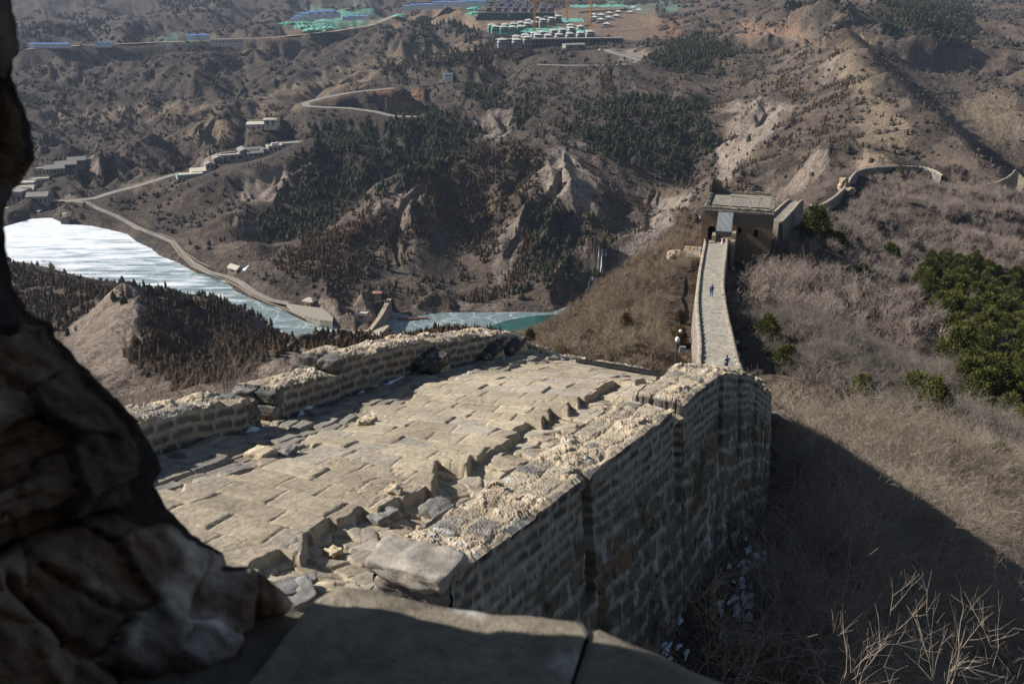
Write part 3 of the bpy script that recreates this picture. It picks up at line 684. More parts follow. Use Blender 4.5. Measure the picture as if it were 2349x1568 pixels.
H = mid*(.10*(1-ends[:, None]*.8)+.012*(idA-.5)+.020*(idA2-.5)*(fu-.5)+.022*(fv-.5)*(idA2-.35)-.010*(1-sA_)-.022*odd+.02*fbm(Am*.9, Vm*.9, 2, 83))
H += rt*(.028*(vi_-.5)+.10*(vx_*(vi_-.5)+vy_*(hashf(np.floor(vi_*997), vi_*0, 3)-.5))*.5-.016*smooth(.10, .02, ve_)+.05*fbm(Am*1.3, Vm*1.3, 3, 55))
H += lf*(.055+.05*(idC-.5)+.05*(idC2-.5)*(fu3-.5)*2-.03*(1-sC_)+.02*fbm(Am*2, Vm*2, 3, 56))
crk_ = smooth(.035, .0, np.abs(fbm(Am*2.3, Vm*2.3, 4, 84)))*smooth(0, .3, fbm(Am*.8, Vm*.8, 2, 85))
H += .010*fbm(Am*3, Vm*3, 4, 57)+.0035*fbm(Am*25, Vm*25, 3, 58)-.012*crk_
PV2 = PV.copy(); PV2[..., 2] += H
dust = np.clip(.5+.9*fbm(Am*1.1, Vm*1.1, 4, 59), 0, 1)
sol = (sA_*.6+.4)*mid+smooth(.02, .10, ve_)*rt+sC_*lf; idm = idA*mid+vi_*rt+idC*lf
cs = lerp3(np.array([.36, .305, .23]), TAN, dust)*(.80+.38*idm[..., None])
cs = lerp3(cs, GREY[None, None]*1.7, smooth(.72, .9, idm)*.5)
cs = lerp3(cs, PINKM[None, None], smooth(.35, .6, fbm(Am*2.6, Vm*2.6, 4, 60))*(.75*mid+.5*rt))
cs = lerp3(np.array([.49, .40, .285])*np.ones_like(cs), cs, np.clip(sol+.15, 0, 1))
cs = lerp3(cs, GREY[None, None]*1.05, lf*.55)
wall1 = thing('wall_section', (0, 0, 0), 'near steep stretch of old stone wall with worn sunlit paving below the window', 'wall')
link('paving', mesh_np('paving', PV2.reshape(-1, 3), gridfaces(len(a_f), nv_), STONE_M, True, {'gcol': cs.reshape(-1, 3)}), wall1)

def parapet(base, side, Hh, width, drop, a, seed, name_in, name_out, mat, res=.016, bw=.30, bh=.115, rough=1.0, lumps=1.0, face_col=1.0, rubble=True, notch=None, batter=.06, top_res=None, parent=None):
    """base: (n,3) line at the floor; side: (n,2) outward unit vectors; profile goes up the inner face, over the top and down outside"""
    top_res = top_res or res
    kin = max(3, int(.5/res)); kt = max(4, int(width/top_res)); ko = max(6, int(drop/res/1.3))
    Hm = Hh[:, None]
    t1 = np.linspace(0, 1, kin)[None]; t2 = np.linspace(0, 1, kt)[None, 1:]; t3 = np.linspace(0, 1, ko)[None, 1:]
    o1 = np.zeros((len(a), kin)); z1 = -.12+(Hm+.12)*t1
    o2 = width*t2+0*Hm; z2 = Hm+0*t2
    dd = (drop+Hm)
    z3 = Hm-dd*t3; o3 = width+batter*(Hm-z3)
    O = np.concatenate([o1+0*Hm, o2, o3], 1); Z = np.concatenate([z1, z2, z3], 1)
    P = np.empty(O.shape+(3,)); P[..., 0] = base[:, None, 0]+side[:, None, 0]*O; P[..., 1] = base[:, None, 1]+side[:, None, 1]*O; P[..., 2] = base[:, None, 2]+Z
    sgn = 1.0
    nr = nrmgrid(P)
    mid_ = nr[len(a)//2, kin+kt//2, 2]
    if mid_ < 0: nr = -nr; sgn = -1
    Am_ = np.repeat(a[:, None], O.shape[1], 1)
    prof = np.concatenate([np.repeat(0, kin), np.repeat(1, kt-1), np.repeat(2, ko-1)])[None]+0*O
    s1, i1, i1b, f1u, f1v = bricks(Am_, Z+0*O, bw, bh, seed, .021, .040, 2.0)
    s2, i2, i2b, f2u, f2v = bricks(Am_, O, bw*1.2, bw*.8, seed+1, .02, .06, 2.2)
    depth = Hm-Z
    s3, i3, i3b, f3u, f3v = bricks(Am_*1.0, Z, .50, .27, seed+2, .03, .10, 1.3)
    inner = (prof == 0); topm = (prof == 1); outm = (prof == 2)
    rb = smooth(.45, .75, depth+.22*fbm(Am_*1.2, Z*1.2, 3, seed+5))*outm*(1.0 if rubble else 0.0)
    lump = smooth(-.10, .22, fbm(Am_*1.9, O*1.9+Z, 4, seed+6))*lumps
    c1, c2, c3_i, c4, c5 = vorn(Am_*7.5+.35*fbm(Am_*6, O*6, 2, seed+21), O*7.5+Z*7.5, seed+20); g1, g2, g3, g4, g5 = vorn(Am_*19, O*19+Z*19, seed+22)
    h = inner*(.018*s1+.012*(i1-.5)+.009*(g3-.5)*s1+.012*(c3_i-.5)*(i1b > .6))
    h = h+topm*rough*(.012*s2+.035*(i2-.5)*(1-lump)+lump*(.022*c3_i+.045*(c4*(c3_i-.5)+c5*(i2b-.5))+.010*g3-.012*smooth(.08, 0, c2)+.02)+.008*g3)
    h = h+outm*((1-rb)*(.010*s1+.016*(i1-.5)+.008*(g3-.5))+rb*(.012*s3+.014*(i3-.5)+.020*(c3_i-.5)+.05*c5*(c3_i-.5)+.012*(g3-.5)+.014*fbm(Am_*14, Z*9, 3, seed+9)))
    h = h+(topm*.0075+inner*.003+outm*.006)*(hashf(np.round(Am_*90), np.round((O+Z)*90), seed+31)-.5)*(1.0 if res < .05 else 0.0)
    if notch is not None: h = h-outm*notch(Am_, Z)-topm*notch(Am_, Z*0)*smooth(.7, 1, O/width)
    P2 = P+nr*h[..., None]
    edge_ = topm*smooth(.10, 0, np.minimum(O, width-O)/1.0)
    P2[..., 2] -= edge_*.03*rough*(i2+.2)
    bc = lerp3(DARKB, GREY*1.05, i1)*(.9+.25*i1b[..., None]); bc = lerp3(bc, np.array([.155, .118, .085]), smooth(.8, .95, i1b)*.8)
    cin = lerp3(MORT*.82*np.ones_like(bc), bc, s1)*(.8+.4*g3[..., None])
    ctop = lerp3(lerp3(TAN*.9, GREY*1.1, i2), PINKM*1.05, lump); ctop = ctop*(.75+.5*c3_i[..., None]); ctop = lerp3(ctop, WHITE, smooth(.30, .45, fbm(Am_*3, O*3, 3, seed+12))*.7); ctop = lerp3(np.ones_like(bc)*TAN*.8, ctop, s2)
    jump = smooth(.5, 1.5, np.abs(np.gradient(Hh)/np.gradient(a)))[:, None]; ctop = lerp3(ctop, lerp3(DARKB, GREY, c3_i), np.clip(jump, 0, 1)*.85*np.ones(c3_i.shape))
    crub = lerp3(np.array([.105, .092, .078]), np.array([.19, .168, .145]), .5*i3+.5*c3_i)
    crub = lerp3(crub, np.array([.22, .12, .06]), smooth(.86, .97, i3b)*.7)
    crub = lerp3(np.ones_like(bc)*np.array([.36, .33, .29]), crub, np.clip(s3+smooth(-.1, .25, fbm(Am_*2, Z*2, 3, seed+11))*.7, 0, 1))
    crub = lerp3(crub, WHITE*.9, smooth(.30, .42, fbm(Am_*2.5, Z*1.2+3, 4, seed+14))*.65); crub = lerp3(crub, np.array([.075, .062, .035]), smooth(.15, .4, fbm(Am_*1.6, Z*.8+8, 4, seed+15))*.7)
    cin2 = lerp3(cin, np.array([.30, .27, .235]), smooth(.12, .42, fbm(Am_*1.7+4, Z*2.6, 4, seed+17))*.65*outm); cin2 = lerp3(cin2, WHITE*.8, smooth(.32, .42, fbm(Am_*5, Z*2.2, 3, seed+18))*.5*outm)
    cout = lerp3(cin2, crub, rb)
    col_ = cin*inner[..., None]+ctop*topm[..., None]+cout*outm[..., None]*face_col
    cut = kin+kt-1+max(1, int(.35/res/1.3)) if rubble else O.shape[1]
    fc = lambda A_: gridfaces(*A_.shape[:2])[:, ::(1 if sgn > 0 else -1)]
    A1 = P2[:, :cut+1]; link(name_in, mesh_np(name_in, A1.reshape(-1, 3), fc(A1), mat, res > .05, {'gcol': col_[:, :cut+1].reshape(-1, 3)}), parent)
    if cut < O.shape[1]-1:
        A2 = P2[:, cut:]; link(name_out, mesh_np(name_out, A2.reshape(-1, 3), fc(A2), mat, res > .05, {'gcol': col_[:, cut:].reshape(-1, 3)}), parent)
def outward(line, s):
    T = np.gradient(line[:, :2], axis=0); T = blur1(T, 30); T /= np.linalg.norm(T, axis=1)[:, None]+1e-9
    return np.c_[T[:, 1], -T[:, 0]]*s
def blur1(a, n):
    for _ in range(n): a = np.concatenate([a[:1], (a[:-2]+a[1:-1]+a[2:])/3, a[-1:]])
    return a
HLk = [(-2.9, .36), (.95, .36), (1.05, .34), (1.12, .02), (1.55, .04), (1.62, .42), (2.6, .38), (3.05, .36), (3.12, .56), (3.5, .58), (3.58, .50), (5.0, .50), (6.4, .44), (7.6, .34), (7.85, .32), (7.95, .22), (12, .28), (27, .3)]
HL = np.interp(a_f, *np.array(HLk).T)+.02*vnoise(a_f*2.2, a_f*0, 5)
parapet(Lf, outward(Lf, -1), HL, .50, 1.6, a_f, 101, 'parapet', 'outer_face', STONE_M, lumps=1.0, parent=wall1)
msk = a_f > -1.72
aR = a_f[msk]; Rl = Rf[msk]
q = np.floor(aR/.55); HR = .27+.05*vnoise(aR*1.6, aR*0, 44)+.02*vnoise(aR*3, aR*0, 6)-.05
HR = HR+.06*smooth(4.4, 5.2, aR)*(1+vnoise(aR*1.1, aR*0, 61))+.25*smooth(.1, 0, np.abs(aR-5.1))*0
HR = np.where((aR > 3.15) & (aR < 3.5), .05, HR)
def notch_(A_, Z_):
    o = np.zeros(A_.shape)
    for c_, w_ in ((.72, .10), (3.3, .14), (5.2, .12), (6.4, .12), (7.9, .14), (9.4, .14)): o = np.maximum(o, (.13 if c_ < 1 else .07)*smooth(w_+.02, w_, np.abs(A_-c_))*(Z_ > -1.0))
    return o
parapet(Rl, outward(Rl, 1), HR, .55, 4.6, aR, 201, 'parapet', 'outer_face', STONE_M, res=.02, top_res=.014, lumps=1.0, rough=.72, notch=notch_, batter=.07, parent=wall1)
# near end of the right parapet: a stub of courses closing it
def rough_block(name, size, seed, colr, parent=None, sub=14, amp=.03, mat=None, cuts=None):
    bm = bmesh.new(); bmesh.ops.create_cube(bm, size=1.0)
    bmesh.ops.subdivide_edges(bm, edges=bm.edges[:], cuts=sub, use_grid_fill=True)
    co = np.array([v.co[:] for v in bm.verts]); sz = np.array(size)
    r = np.linalg.norm(co, axis=1, keepdims=True); cu_ = co*(1-.10*smooth(.60, .87, r))
    p = cu_*sz; ms = max(size)
    n_ = fbm(p[:, 0]*2.2/ms+p[:, 2]*1.7/ms+seed, p[:, 1]*2.2/ms-p[:, 2]*1.3/ms, 4, seed)
    n2_ = ridged(p[:, 0]*5/ms+p[:, 2]*3/ms, p[:, 1]*5/ms+p[:, 2]*4/ms+seed, 4, seed+3)-.5
    d_ = cu_/(r+1e-6); p = p+d_*(n_*amp*1.2+n2_*amp)[:, None]
    for v, c_ in zip(bm.verts, p): v.co = c_
    me = bpy.data.meshes.new(name); bm.to_mesh(me); bm.free(); me.materials.append(mat or STONE_M)
    for pl in me.polygons: pl.use_smooth = True
    cc_ = lerp3(np.array(colr)*.75, np.array(colr)*1.3, np.clip(.5+1.1*n_, 0, 1)); cc_ = lerp3(cc_, PINKM, smooth(.2, .42, fbm(p[:, 0]*6/ms, p[:, 1]*6/ms+p[:, 2]*4/ms, 3, seed+8))*.6)
    at_ = me.attributes.new('gcol', 'FLOAT_COLOR', 'POINT'); at_.data.foreach_set("color", np.c_[cc_, np.ones(len(cc_))].astype(np.float32).ravel())
    return link(name, me, parent)
side0 = outward(Rl, 1)[5]; r0 = Rl[5]; ang = math.atan2(side0[1], side0[0])
for k, (w_, h_, l_, z_, o_) in enumerate([(.60, .13, .34, .225, .27), (.50, .11, .30, .10, .29), (.54, .11, .30, -.02, .27), (.56, .3, .34, -.22, .28)]):
    b_ = rough_block('end_course', (w_, l_, h_), 300+k, (np.array([.33, .30, .26]) if k == 0 else GREY*1.1), wall1, 12, .035)
    b_.location = (r0[0]+side0[0]*o_, r0[1]+side0[1]*o_, r0[2]+z_); b_.rotation_euler = (0, .03*k, ang)
sL = outward(Lf, -1)
for a0, zs_ in ((1.60, (.04, .16, .29)), (3.10, (.36, .47)), (1.10, (.03, .15, .25))):
    i_ = int(np.argmin(np.abs(a_f-a0))); b0 = Lf[i_]; an_ = math.atan2(sL[i_][1], sL[i_][0])
    for k, z_ in enumerate(zs_):
        for m_ in (0, 1):
            b_ = rough_block('end_course', (.27, .17+.05*((k+m_) % 2), .125), 310+k*3+m_+int(a0*10), (GREY if (k+m_) % 2 else DARKB*1.3), wall1, 8, .018)
            b_.location = (b0[0]+sL[i_][0]*(.13+.26*m_), b0[1]+sL[i_][1]*(.13+.26*m_), b0[2]+z_+.03); b_.rotation_euler = (0, .03*(k-1), an_+.04*(m_-k))
# dark projecting stones that sit on mortar beside the valley parapet
for k, (sx_, sy_, Yv, sz_) in enumerate([(984, 862, 12.7, (.52, .42, .17)), (1112, 826, 14.35, (.62, .44, .14)), (1163, 815, 14.95, (.62, .46, .13))]):
    X, Yw, Zw = at(sx_, sy_, Y=Yv)
    i_ = np.argmin((PV[..., 0]-X)**2+(PV[..., 1]-Yw)**2); i_, j_ = np.unravel_index(i_, PV.shape[:2]); zf = PV2[i_, j_, 2]
    t = thing('stone_slab', (X, Yw, zf-.03), ['dark cracked stone slab on a mortar bed at the valley parapet, nearest of the three', 'dark stone slab on a mortar bed at the valley parapet, middle of the three', 'dark flat stone slab on mortar nearest the far end of the valley parapet'][k], 'stone', 'dark slabs lying by the parapet', rz=math.radians(62))
    m_ = rough_block('mortar_bed', (sz_[0]*1.0, sz_[1]*.95, .16), 330+k, TAN*.9, t, 10, .025); m_.location = (0, 0, .05)
    s_ = rough_block('slab', sz_, 340+k, DARKB*1.0, t, 12, .03); s_.location = (0, 0, .19); s_.rotation_euler = (.10, -.12, 0)
# loose shards on the lower strip
rng = random.Random(4)
shards = []
for k, (sx_, sy_) in enumerate([(700, 1340), (765, 1268), (880, 1190), (905, 1150), (660, 1365), (845, 985), (690, 1375), (735, 1360), (1005, 1175), (600, 1060), (660, 1058), (838, 990)]):
    d_ = (psx-sx_)**2+(psy-sy_)**2; i_, j_ = np.unravel_index(np.argmin(d_), psx.shape); p_ = PV2[i_, j_]
    w_ = rng.uniform(.08, .2)
    b_ = rough_block('stone_shard', (w_*1.4, w_, w_*.45), 360+k, (TAN if k % 2 else GREY*1.3), None, 8, .02)
    b_.location = (p_[0], p_[1], p_[2]+.02); b_.rotation_euler = (rng.uniform(-.2, .2), rng.uniform(-.2, .2), rng.uniform(0, 3))
    tag(b_, 'small broken stone shard lying on the worn paving of the near wall', 'stone', 'loose stone shards on the near paving')
# thin crusts of snow left along the foot of the parapet
snow_m = N("old_snow", .6, .3); snow_m.col(snow_m.ramp(snow_m.noise(30, 4), [(.3, (.50, .54, .60)), (.7, (.72, .74, .78))]))
def snow_patch(name, pts, r, seed, exm=2.4, gf=None):
    co = []; fa = []
    rg = random.Random(seed)
    for (x, y, z) in pts:
        b0 = len(co); n_ = 14; rr = r*rg.uniform(.5, 1.3); ex_ = rg.uniform(1.0, exm); an = rg.uniform(.9, 1.3)
        co.append((x, y, z+.022))
        for ring, rs, hz in ((1, .55, .016), (2, 1.0, -.02)):
            for i in range(n_):
                t_ = i*2*math.pi/n_; q_ = rr*rs*(1+.35*math.sin(3*t_+seed+x*9)+.2*math.sin(7*t_+y*5))
                dx = math.cos(t_)*q_*ex_; dy = math.sin(t_)*q_*.6
                qx, qy = x+dx*math.cos(an)-dy*math.sin(an), y+dx*math.sin(an)+dy*math.cos(an); co.append((qx, qy, (float(gf(qx, qy))+.05+hz if gf else z+hz)))
        for i in range(n_):
            fa.append((b0, b0+1+i, b0+1+(i+1) % n_, b0+1+(i+1) % n_)); fa.append((b0+1+i, b0+1+n_+i, b0+1+n_+(i+1) % n_, b0+1+(i+1) % n_))
    bm = bmesh.new(); vs = [bm.verts.new(c_) for c_ in co]
    for f_ in fa:
        q_ = list(dict.fromkeys(f_))
        try: bm.faces.new([vs[i] for i in q_])
        except ValueError: pass
    me = bpy.data.meshes.new(name); bm.to_mesh(me); bm.free(); me.materials.append(snow_m.m)
    for p_ in me.polygons: p_.use_smooth = True
    return link(name, me, kind='stuff')
sp = []
for sx_, sy_ in [(828, 907), (845, 900), (860, 895), (872, 890), (890, 888), (903, 882), (915, 877), (1018, 850), (1155, 829), (700, 945), (690, 950), (575, 1000), (1270, 809), (1283, 811), (1290, 812)]:
    d_ = (psx-sx_)**2+(psy-sy_)**2; i_, j_ = np.unravel_index(np.argmin(d_), psx.shape); p_ = PV2[i_, j_]; sp.append((p_[0], p_[1], p_[2]))
snow_patch('snow_crust', sp, .07, 3)
# ================================================================== THE WINDOW WE LOOK OUT OF (ruined tower masonry, close and out of focus)
def sPt(x, y, Y): return np.array(at(x, y, Y=Y))
tower0 = thing('watchtower', (0, 0, CZ-1.0), 'dark near masonry of the ruined watchtower, jamb at left and sill below', 'tower')
JO = [(-70, -60, 1.22), (12, -10, 1.22), (22, 45, 1.22), (34, 110, 1.22), (22, 170, 1.22), (45, 225, 1.22), (72, 290, 1.20), (80, 365, 1.20), (48, 415, 1.20), (14, 445, 1.22), (8, 500, 1.22), (12, 570, 1.20), (30, 660, 1.18), (62, 715, 1.14), (118, 742, 1.12), (128, 775, 1.12), (170, 815, 1.12), (240, 885, 1.12), (305, 955, 1.12), (345, 1015, 1.11), (372, 1075, 1.10), (350, 1112, 1.09), (385, 1165, 1.09), (440, 1225, 1.08), (512, 1268, 1.07), (520, 1295, 1.07), (575, 1300, 1.06), (640, 1345, 1.05), (672, 1385, 1.05)]
JOd = np.array(dens(JO, 4.0)); _k = np.arange(len(JOd))
JOd[:, 0] += 7*vnoise(_k*.11, _k*0., 421)+5*(hashf(np.floor(_k/9.), _k*0., 422)-.5); JOd[:, 1] += 5*vnoise(_k*.13, _k*0.+5, 423)
E0 = np.array([sPt(x, y, 1.03+(Y-1.05)*.3) for x, y, Y in JOd])
nJ = len(E0); tJ = np.arange(nJ)*.004
# surface goes from the broken outer edge back toward the room and left
m_ = 150; wj = np.linspace(0, 1, m_)**1.15
down = smooth(.72, 1.0, np.arange(nJ)/nJ)
dirv = np.stack([-.62+.30*down, -.60-.0*down, -.02-.55*down], 1)
PJ = E0[:, None]+dirv[:, None]*wj[None, :, None]*.95
nj = nrmgrid(PJ)
if nj[nJ//2, m_//2, 0] < 0: nj = -nj
UJ = np.cumsum(np.r_[0, np.linalg.norm(np.diff(E0, axis=0), axis=1)])[:, None]+0*wj[None]; VJ = wj[None]*1.0+0*UJ
zz = PJ[..., 2]-CZ
sj, ij, ij2, fju, fjv = bricks(VJ*1.0, zz, .30, .17, 77, .02, .05, 3.0)
rk = ridged(UJ*3.2, VJ*3.2, 5, 401); rk2 = fbm(UJ*2.2, VJ*2.2, 4, 402)
q1, q2, q3, q4, q5 = vorn(UJ*4.2+.4*rk2, VJ*4.2, 411); w1_, w2_, w3_, w4_, w5_ = vorn(UJ*11+.5*rk2, VJ*11, 413)
hj = .10*(q3-.5)+.22*(q4*(q3-.5)+q5*(w3_-.5)*.4)-.03*smooth(.12, 0, q2)+.030*(w3_-.5)-.008*smooth(.1, 0, w2_)+.03*(rk-.4)+.03*rk2+.012*fbm(UJ*30, VJ*30, 3, 431)
hj *= smooth(0, .06, VJ)*.8+.2
PJ2 = PJ+nj*hj[..., None]
cj = lerp3(np.array([.20, .155, .12]), np.array([.42, .31, .22]), q3); cj = lerp3(cj, np.array([.09, .09, .095]), smooth(.7, .8, w3_)*.8)
cj = lerp3(cj, np.array([.85, .78, .70]), smooth(-.05, .2, fbm(UJ*4+3, VJ*4, 4, 404))*.9*smooth(.45, .7, np.arange(nJ)/nJ)[:, None])
cj = lerp3(cj, np.array([.32, .17, .09]), smooth(.25, .4, fbm(UJ*3+9, VJ*3, 3, 405))*.5)
jm_ = N("near_masonry", .9, .2); jc = jm_.attr('gcol', False); jf = jm_.noise(22, 7, .7)
jc = jm_.mix(1.0, jc, jm_.ramp(jf, [(.3, (.6, .58, .56)), (.7, (1.3, 1.28, 1.25))]), 'MULTIPLY'); jm_.col(jc); jm_.bump(jf, .012, 1.0); JM_M = jm_.m
link('window_jamb', mesh_np('window_jamb', PJ2.reshape(-1, 3)-np.array([0, 0, CZ-1.0]), gridfaces(nJ, m_), JM_M, True, {'gcol': cj.reshape(-1, 3)}), tower0)
# outer side of the same wall: closes the jamb from the front and carries on to the left
oe = np.stack([E0+np.array([-.0, 0, 0])*1, E0+np.array([-.35, -.01, 0]), E0+np.array([-3.0, -.06, 0])], 1)
oe[:, :, :][:, 1:, 2] += 0
link('outer_wall', mesh_np('outer_wall', oe.reshape(-1, 3)-np.array([0, 0, CZ-1.0]), gridfaces(nJ, 3)[:, ::-1], JM_M, True, {'gcol': np.full((nJ*3, 3), .2)}), tower0)
# sill of big slabs
def slab(name, pts, z0, thick, seed, colr, parent, yb=-.9, res=.02, tilt=0.0, extra=None):
    """pts: far edge from left to right (world x,y); slab runs back from there toward the room"""
    E = np.array(dens(pts, res)); n1_ = len(E); back = np.linspace(0, 1, 60)
    P = np.zeros((n1_, 60+8, 3))
    for k in range(8): P[:, k, :2] = E[:, :2]+np.array([.0, 1.0])*(-.004*k*0); P[:, k, 2] = z0-thick*(1-k/8)
    P[:, 8:, 0] = E[:, None, 0]+(-.25*back[None])*1.0; P[:, 8:, 1] = E[:, None, 1]+(yb)*back[None]; P[:, 8:, 2] = z0
    U = P[..., 0]; V = P[..., 1]
    P[..., 2] += .008*fbm(U*4, V*4, 4, seed)+.004*fbm(U*16, V*16, 3, seed+1)
    P[:, :9, 1] += .012*fbm(U[:, :9]*6, P[:, :9, 2]*6, 3, seed+2)
    rr_ = smooth(.03, 0, np.abs(P[..., 1]-E[:, None, 1])); P[..., 2] -= .010*rr_
    c_ = lerp3(np.array(colr)*.85, np.array(colr)*1.2, np.clip(.5+fbm(U*3, V*3, 4, seed+3), 0, 1))
    c_ = lerp3(c_, np.array([.5, .48, .46]), smooth(.36, .42, fbm(U*9, V*9, 2, seed+4))*.8)
    return link(name, mesh_np(name, P.reshape(-1, 3)-np.array([0, 0, CZ-1.0]), gridfaces(n1_, 68)[:, ::1], JM_M, True, {'gcol': c_.reshape(-1, 3)}), parent)
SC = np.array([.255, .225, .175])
p1 = [at(670, 1392, z=CZ-.80)[:2], at(708, 1372, z=CZ-.78)[:2]]
zs = CZ-.75
e1 = [at(x, y, z=zs)[:2] for x, y in [(718, 1378), (735, 1355), (775, 1326), (860, 1338), (980, 1366), (1130, 1386), (1250, 1398), (1335, 1416), (1352, 1432)]]
e2 = [at(x, y, z=zs-.005)[:2] for x, y in [(1358, 1440), (1375, 1434), (1430, 1452), (1520, 1484), (1590, 1530), (1700, 1572), (1800, 1620)]]
e0 = [at(x, y, z=zs-.03)[:2] for x, y in [(520, 1310), (600, 1325), (660, 1375), (690, 1395), (712, 1388)]]
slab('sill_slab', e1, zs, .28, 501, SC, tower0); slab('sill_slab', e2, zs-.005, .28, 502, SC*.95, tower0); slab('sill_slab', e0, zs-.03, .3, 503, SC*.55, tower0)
# the wall under the sill down to the paving
ub = [np.array([-3.2, .98]), np.array([-1.2, .99]), np.array(e1[2])+[-.0, -.05], np.array(e1[-1])+[0, -.05], np.array(e2[-1])+[0, -.08], np.array([1.2, .35]), np.array([1.35, -2.0])]
ubd = np.array(dens([tuple(u) for u in ub], .08)); zl = np.linspace(zs-.2, CZ-9.5, 120)
PU = np.zeros((len(ubd), 120, 3)); PU[..., :2] = ubd[:, None]; PU[..., 2] = zl[None]
PU[..., 1] += .04*fbm(PU[..., 0]*3, PU[..., 2]*3, 3, 511)
link('tower_base', mesh_np('tower_base', PU.reshape(-1, 3)-np.array([0, 0, CZ-1.0]), gridfaces(len(ubd), 120), JM_M, True, {'gcol': np.full((PU.size//3, 3), .17)}), tower0)
# left wall rising high enough to throw the shade that covers the sill
bm = bmesh.new()
def addbox(bm, x0, x1, y0, y1, z0, z1):
    vs = [bm.verts.new((x, y, z)) for x in (x0, x1) for y in (y0, y1) for z in (z0, z1)]
    for f in ((0, 1, 3, 2), (4, 6, 7, 5), (0, 4, 5, 1), (2, 3, 7, 6), (0, 2, 6, 4), (1, 5, 7, 3)): bm.faces.new([vs[i] for i in f])
    return vs
JX = -1.05
addbox(bm, JX-2.2, JX, -1.6, .99, -3.0, 2.6)
addbox(bm, JX-2.2, 3.2, -2.4, -1.603, -3.0, 2.6); addbox(bm, 1.15, 3.2, -1.6, .45, -3.0, 2.6); addbox(bm, JX, 1.147, -1.6, -.2, 1.45, 2.6)  # unseen rest of the room: back, right wall, ceiling, added to block sky light
bmesh.ops.recalc_face_normals(bm, faces=bm.faces[:])
me = bpy.data.meshes.new('side_wall'); bm.to_mesh(me); bm.free(); me.materials.append(JM_M)
at_ = me.attributes.new('gcol', 'FLOAT_COLOR', 'POINT'); at_.data.foreach_set("color", np.full(len(me.vertices)*4, .17, np.float32))
link('side_wall', me, tower0)
# ================================================================== SECOND WALL, WATCHTOWER, THIRD WALL, RUIN
# centre line: (x, y, z of the walk), half width
def S2(xl, xr, y, z):         # left/right inner edge in photo units at a world depth
    return xl, xr, y, z
w2rows = [(1602, 1700, 1010, 80), (1609, 1696, 862, 84), (1609.5, 1685, 835, 88), (1611.6, 1677, 800, 93), (1609.5, 1671, 770, 99), (1605, 1661, 725, 108), (1603.5, 1656, 690, 117), (1605.5, 1653, 660, 127), (1610, 1656, 620, 140), (1616, 1661, 585, 155), (1621, 1664, 558, 168), (1622, 1664, 545, 175)]
# floor height follows the sight line at each row
c2 = []
for xl, xr, y, Yv in w2rows[1:]:
    l = at(xl, y, Y=Yv); r = at(xr, y, Y=Yv); c2.append((l, r))
l0, r0_ = c2[0]
hid = [((6.9, 33.3, CZ-16.6), (9.6, 33.0, CZ-16.9)), ((10.6, 50, CZ-25.0), (14.0, 49.5, CZ-25.0)), ((13.9, 68, CZ-32.5), (17.5, 67.5, CZ-32.5))]
rows2 = hid+c2
L2 = np.array([r[0] for r in rows2]); R2 = np.array([r[1] for r in rows2])
cum = np.r_[0, np.cumsum(np.linalg.norm(np.diff((L2+R2)/2, axis=0)[:, :2], axis=1))]
a2 = np.arange(0, cum[-1]+.3, .055); L2f = sm_interp(a2, cum, L2, 2.5); R2f = sm_interp(a2, cum, R2, 2.5)
print('w2 walk z', np.round(L2[:, 2]-CZ, 1).tolist())
wall2 = thing('wall_section', (0, 0, 0), 'long narrow pale stone walkway wall running away to the watchtower', 'wall')
n2v = 60; t_ = np.linspace(0, 1, n2v); P = L2f[:, None]*(1-t_)[None, :, None]+R2f[:, None]*t_[None, :, None]
Wd2 = np.linalg.norm(R2f[:, :2]-L2f[:, :2], axis=1); V = t_[None]*Wd2[:, None]; A_ = np.repeat(a2[:, None], n2v, 1)
s_, i_, i2_, _a, _b = bricks(V, A_, .44, .34, 601, .03, .04)
P[..., 2] += .03*(i_-.5)+.02*(s_-1)+.03*fbm(A_*.8, V*.8, 3, 602)
cw2 = lerp3(np.array([.36, .325, .27]), np.array([.31, .29, .25]), i_); cw2 = lerp3(cw2, np.array([.46, .40, .31]), smooth(.1, .5, fbm(A_*.7, V*.9, 4, 603))*.6); cw2 = lerp3(cw2, cw2*.72, smooth(.86, .95, i2_))
link('paving', mesh_np('paving', P.reshape(-1, 3), gridfaces(len(a2), n2v), FAR_STONE, True, {'gcol': cw2.reshape(-1, 3)}), wall2)
saw = (a2/1.9) % 1.0
HL2 = .14+.14*saw+.05*vnoise(a2*1.5, a2*0, 12)
HR2 = .24+.22*((a2/1.45) % 1.0)+.05*vnoise(a2*1.7, a2*0, 13); HR2 = HR2-.28*(((a2/1.45) % 1.0) < .16)
parapet(L2f, outward(L2f, -1), HL2, .45, 3.8, a2, 611, 'parapet', 'outer_face', FAR_STONE, res=.12, bw=.4, bh=.14, rough=.9, lumps=.8, rubble=False, parent=wall2)
parapet(R2f, outward(R2f, 1), HR2, .48, 5.5, a2, 621, 'parapet', 'outer_face', FAR_STONE, res=.12, bw=.4, bh=.14, rough=.9, lumps=.8, rubble=False, batter=.05, parent=wall2)

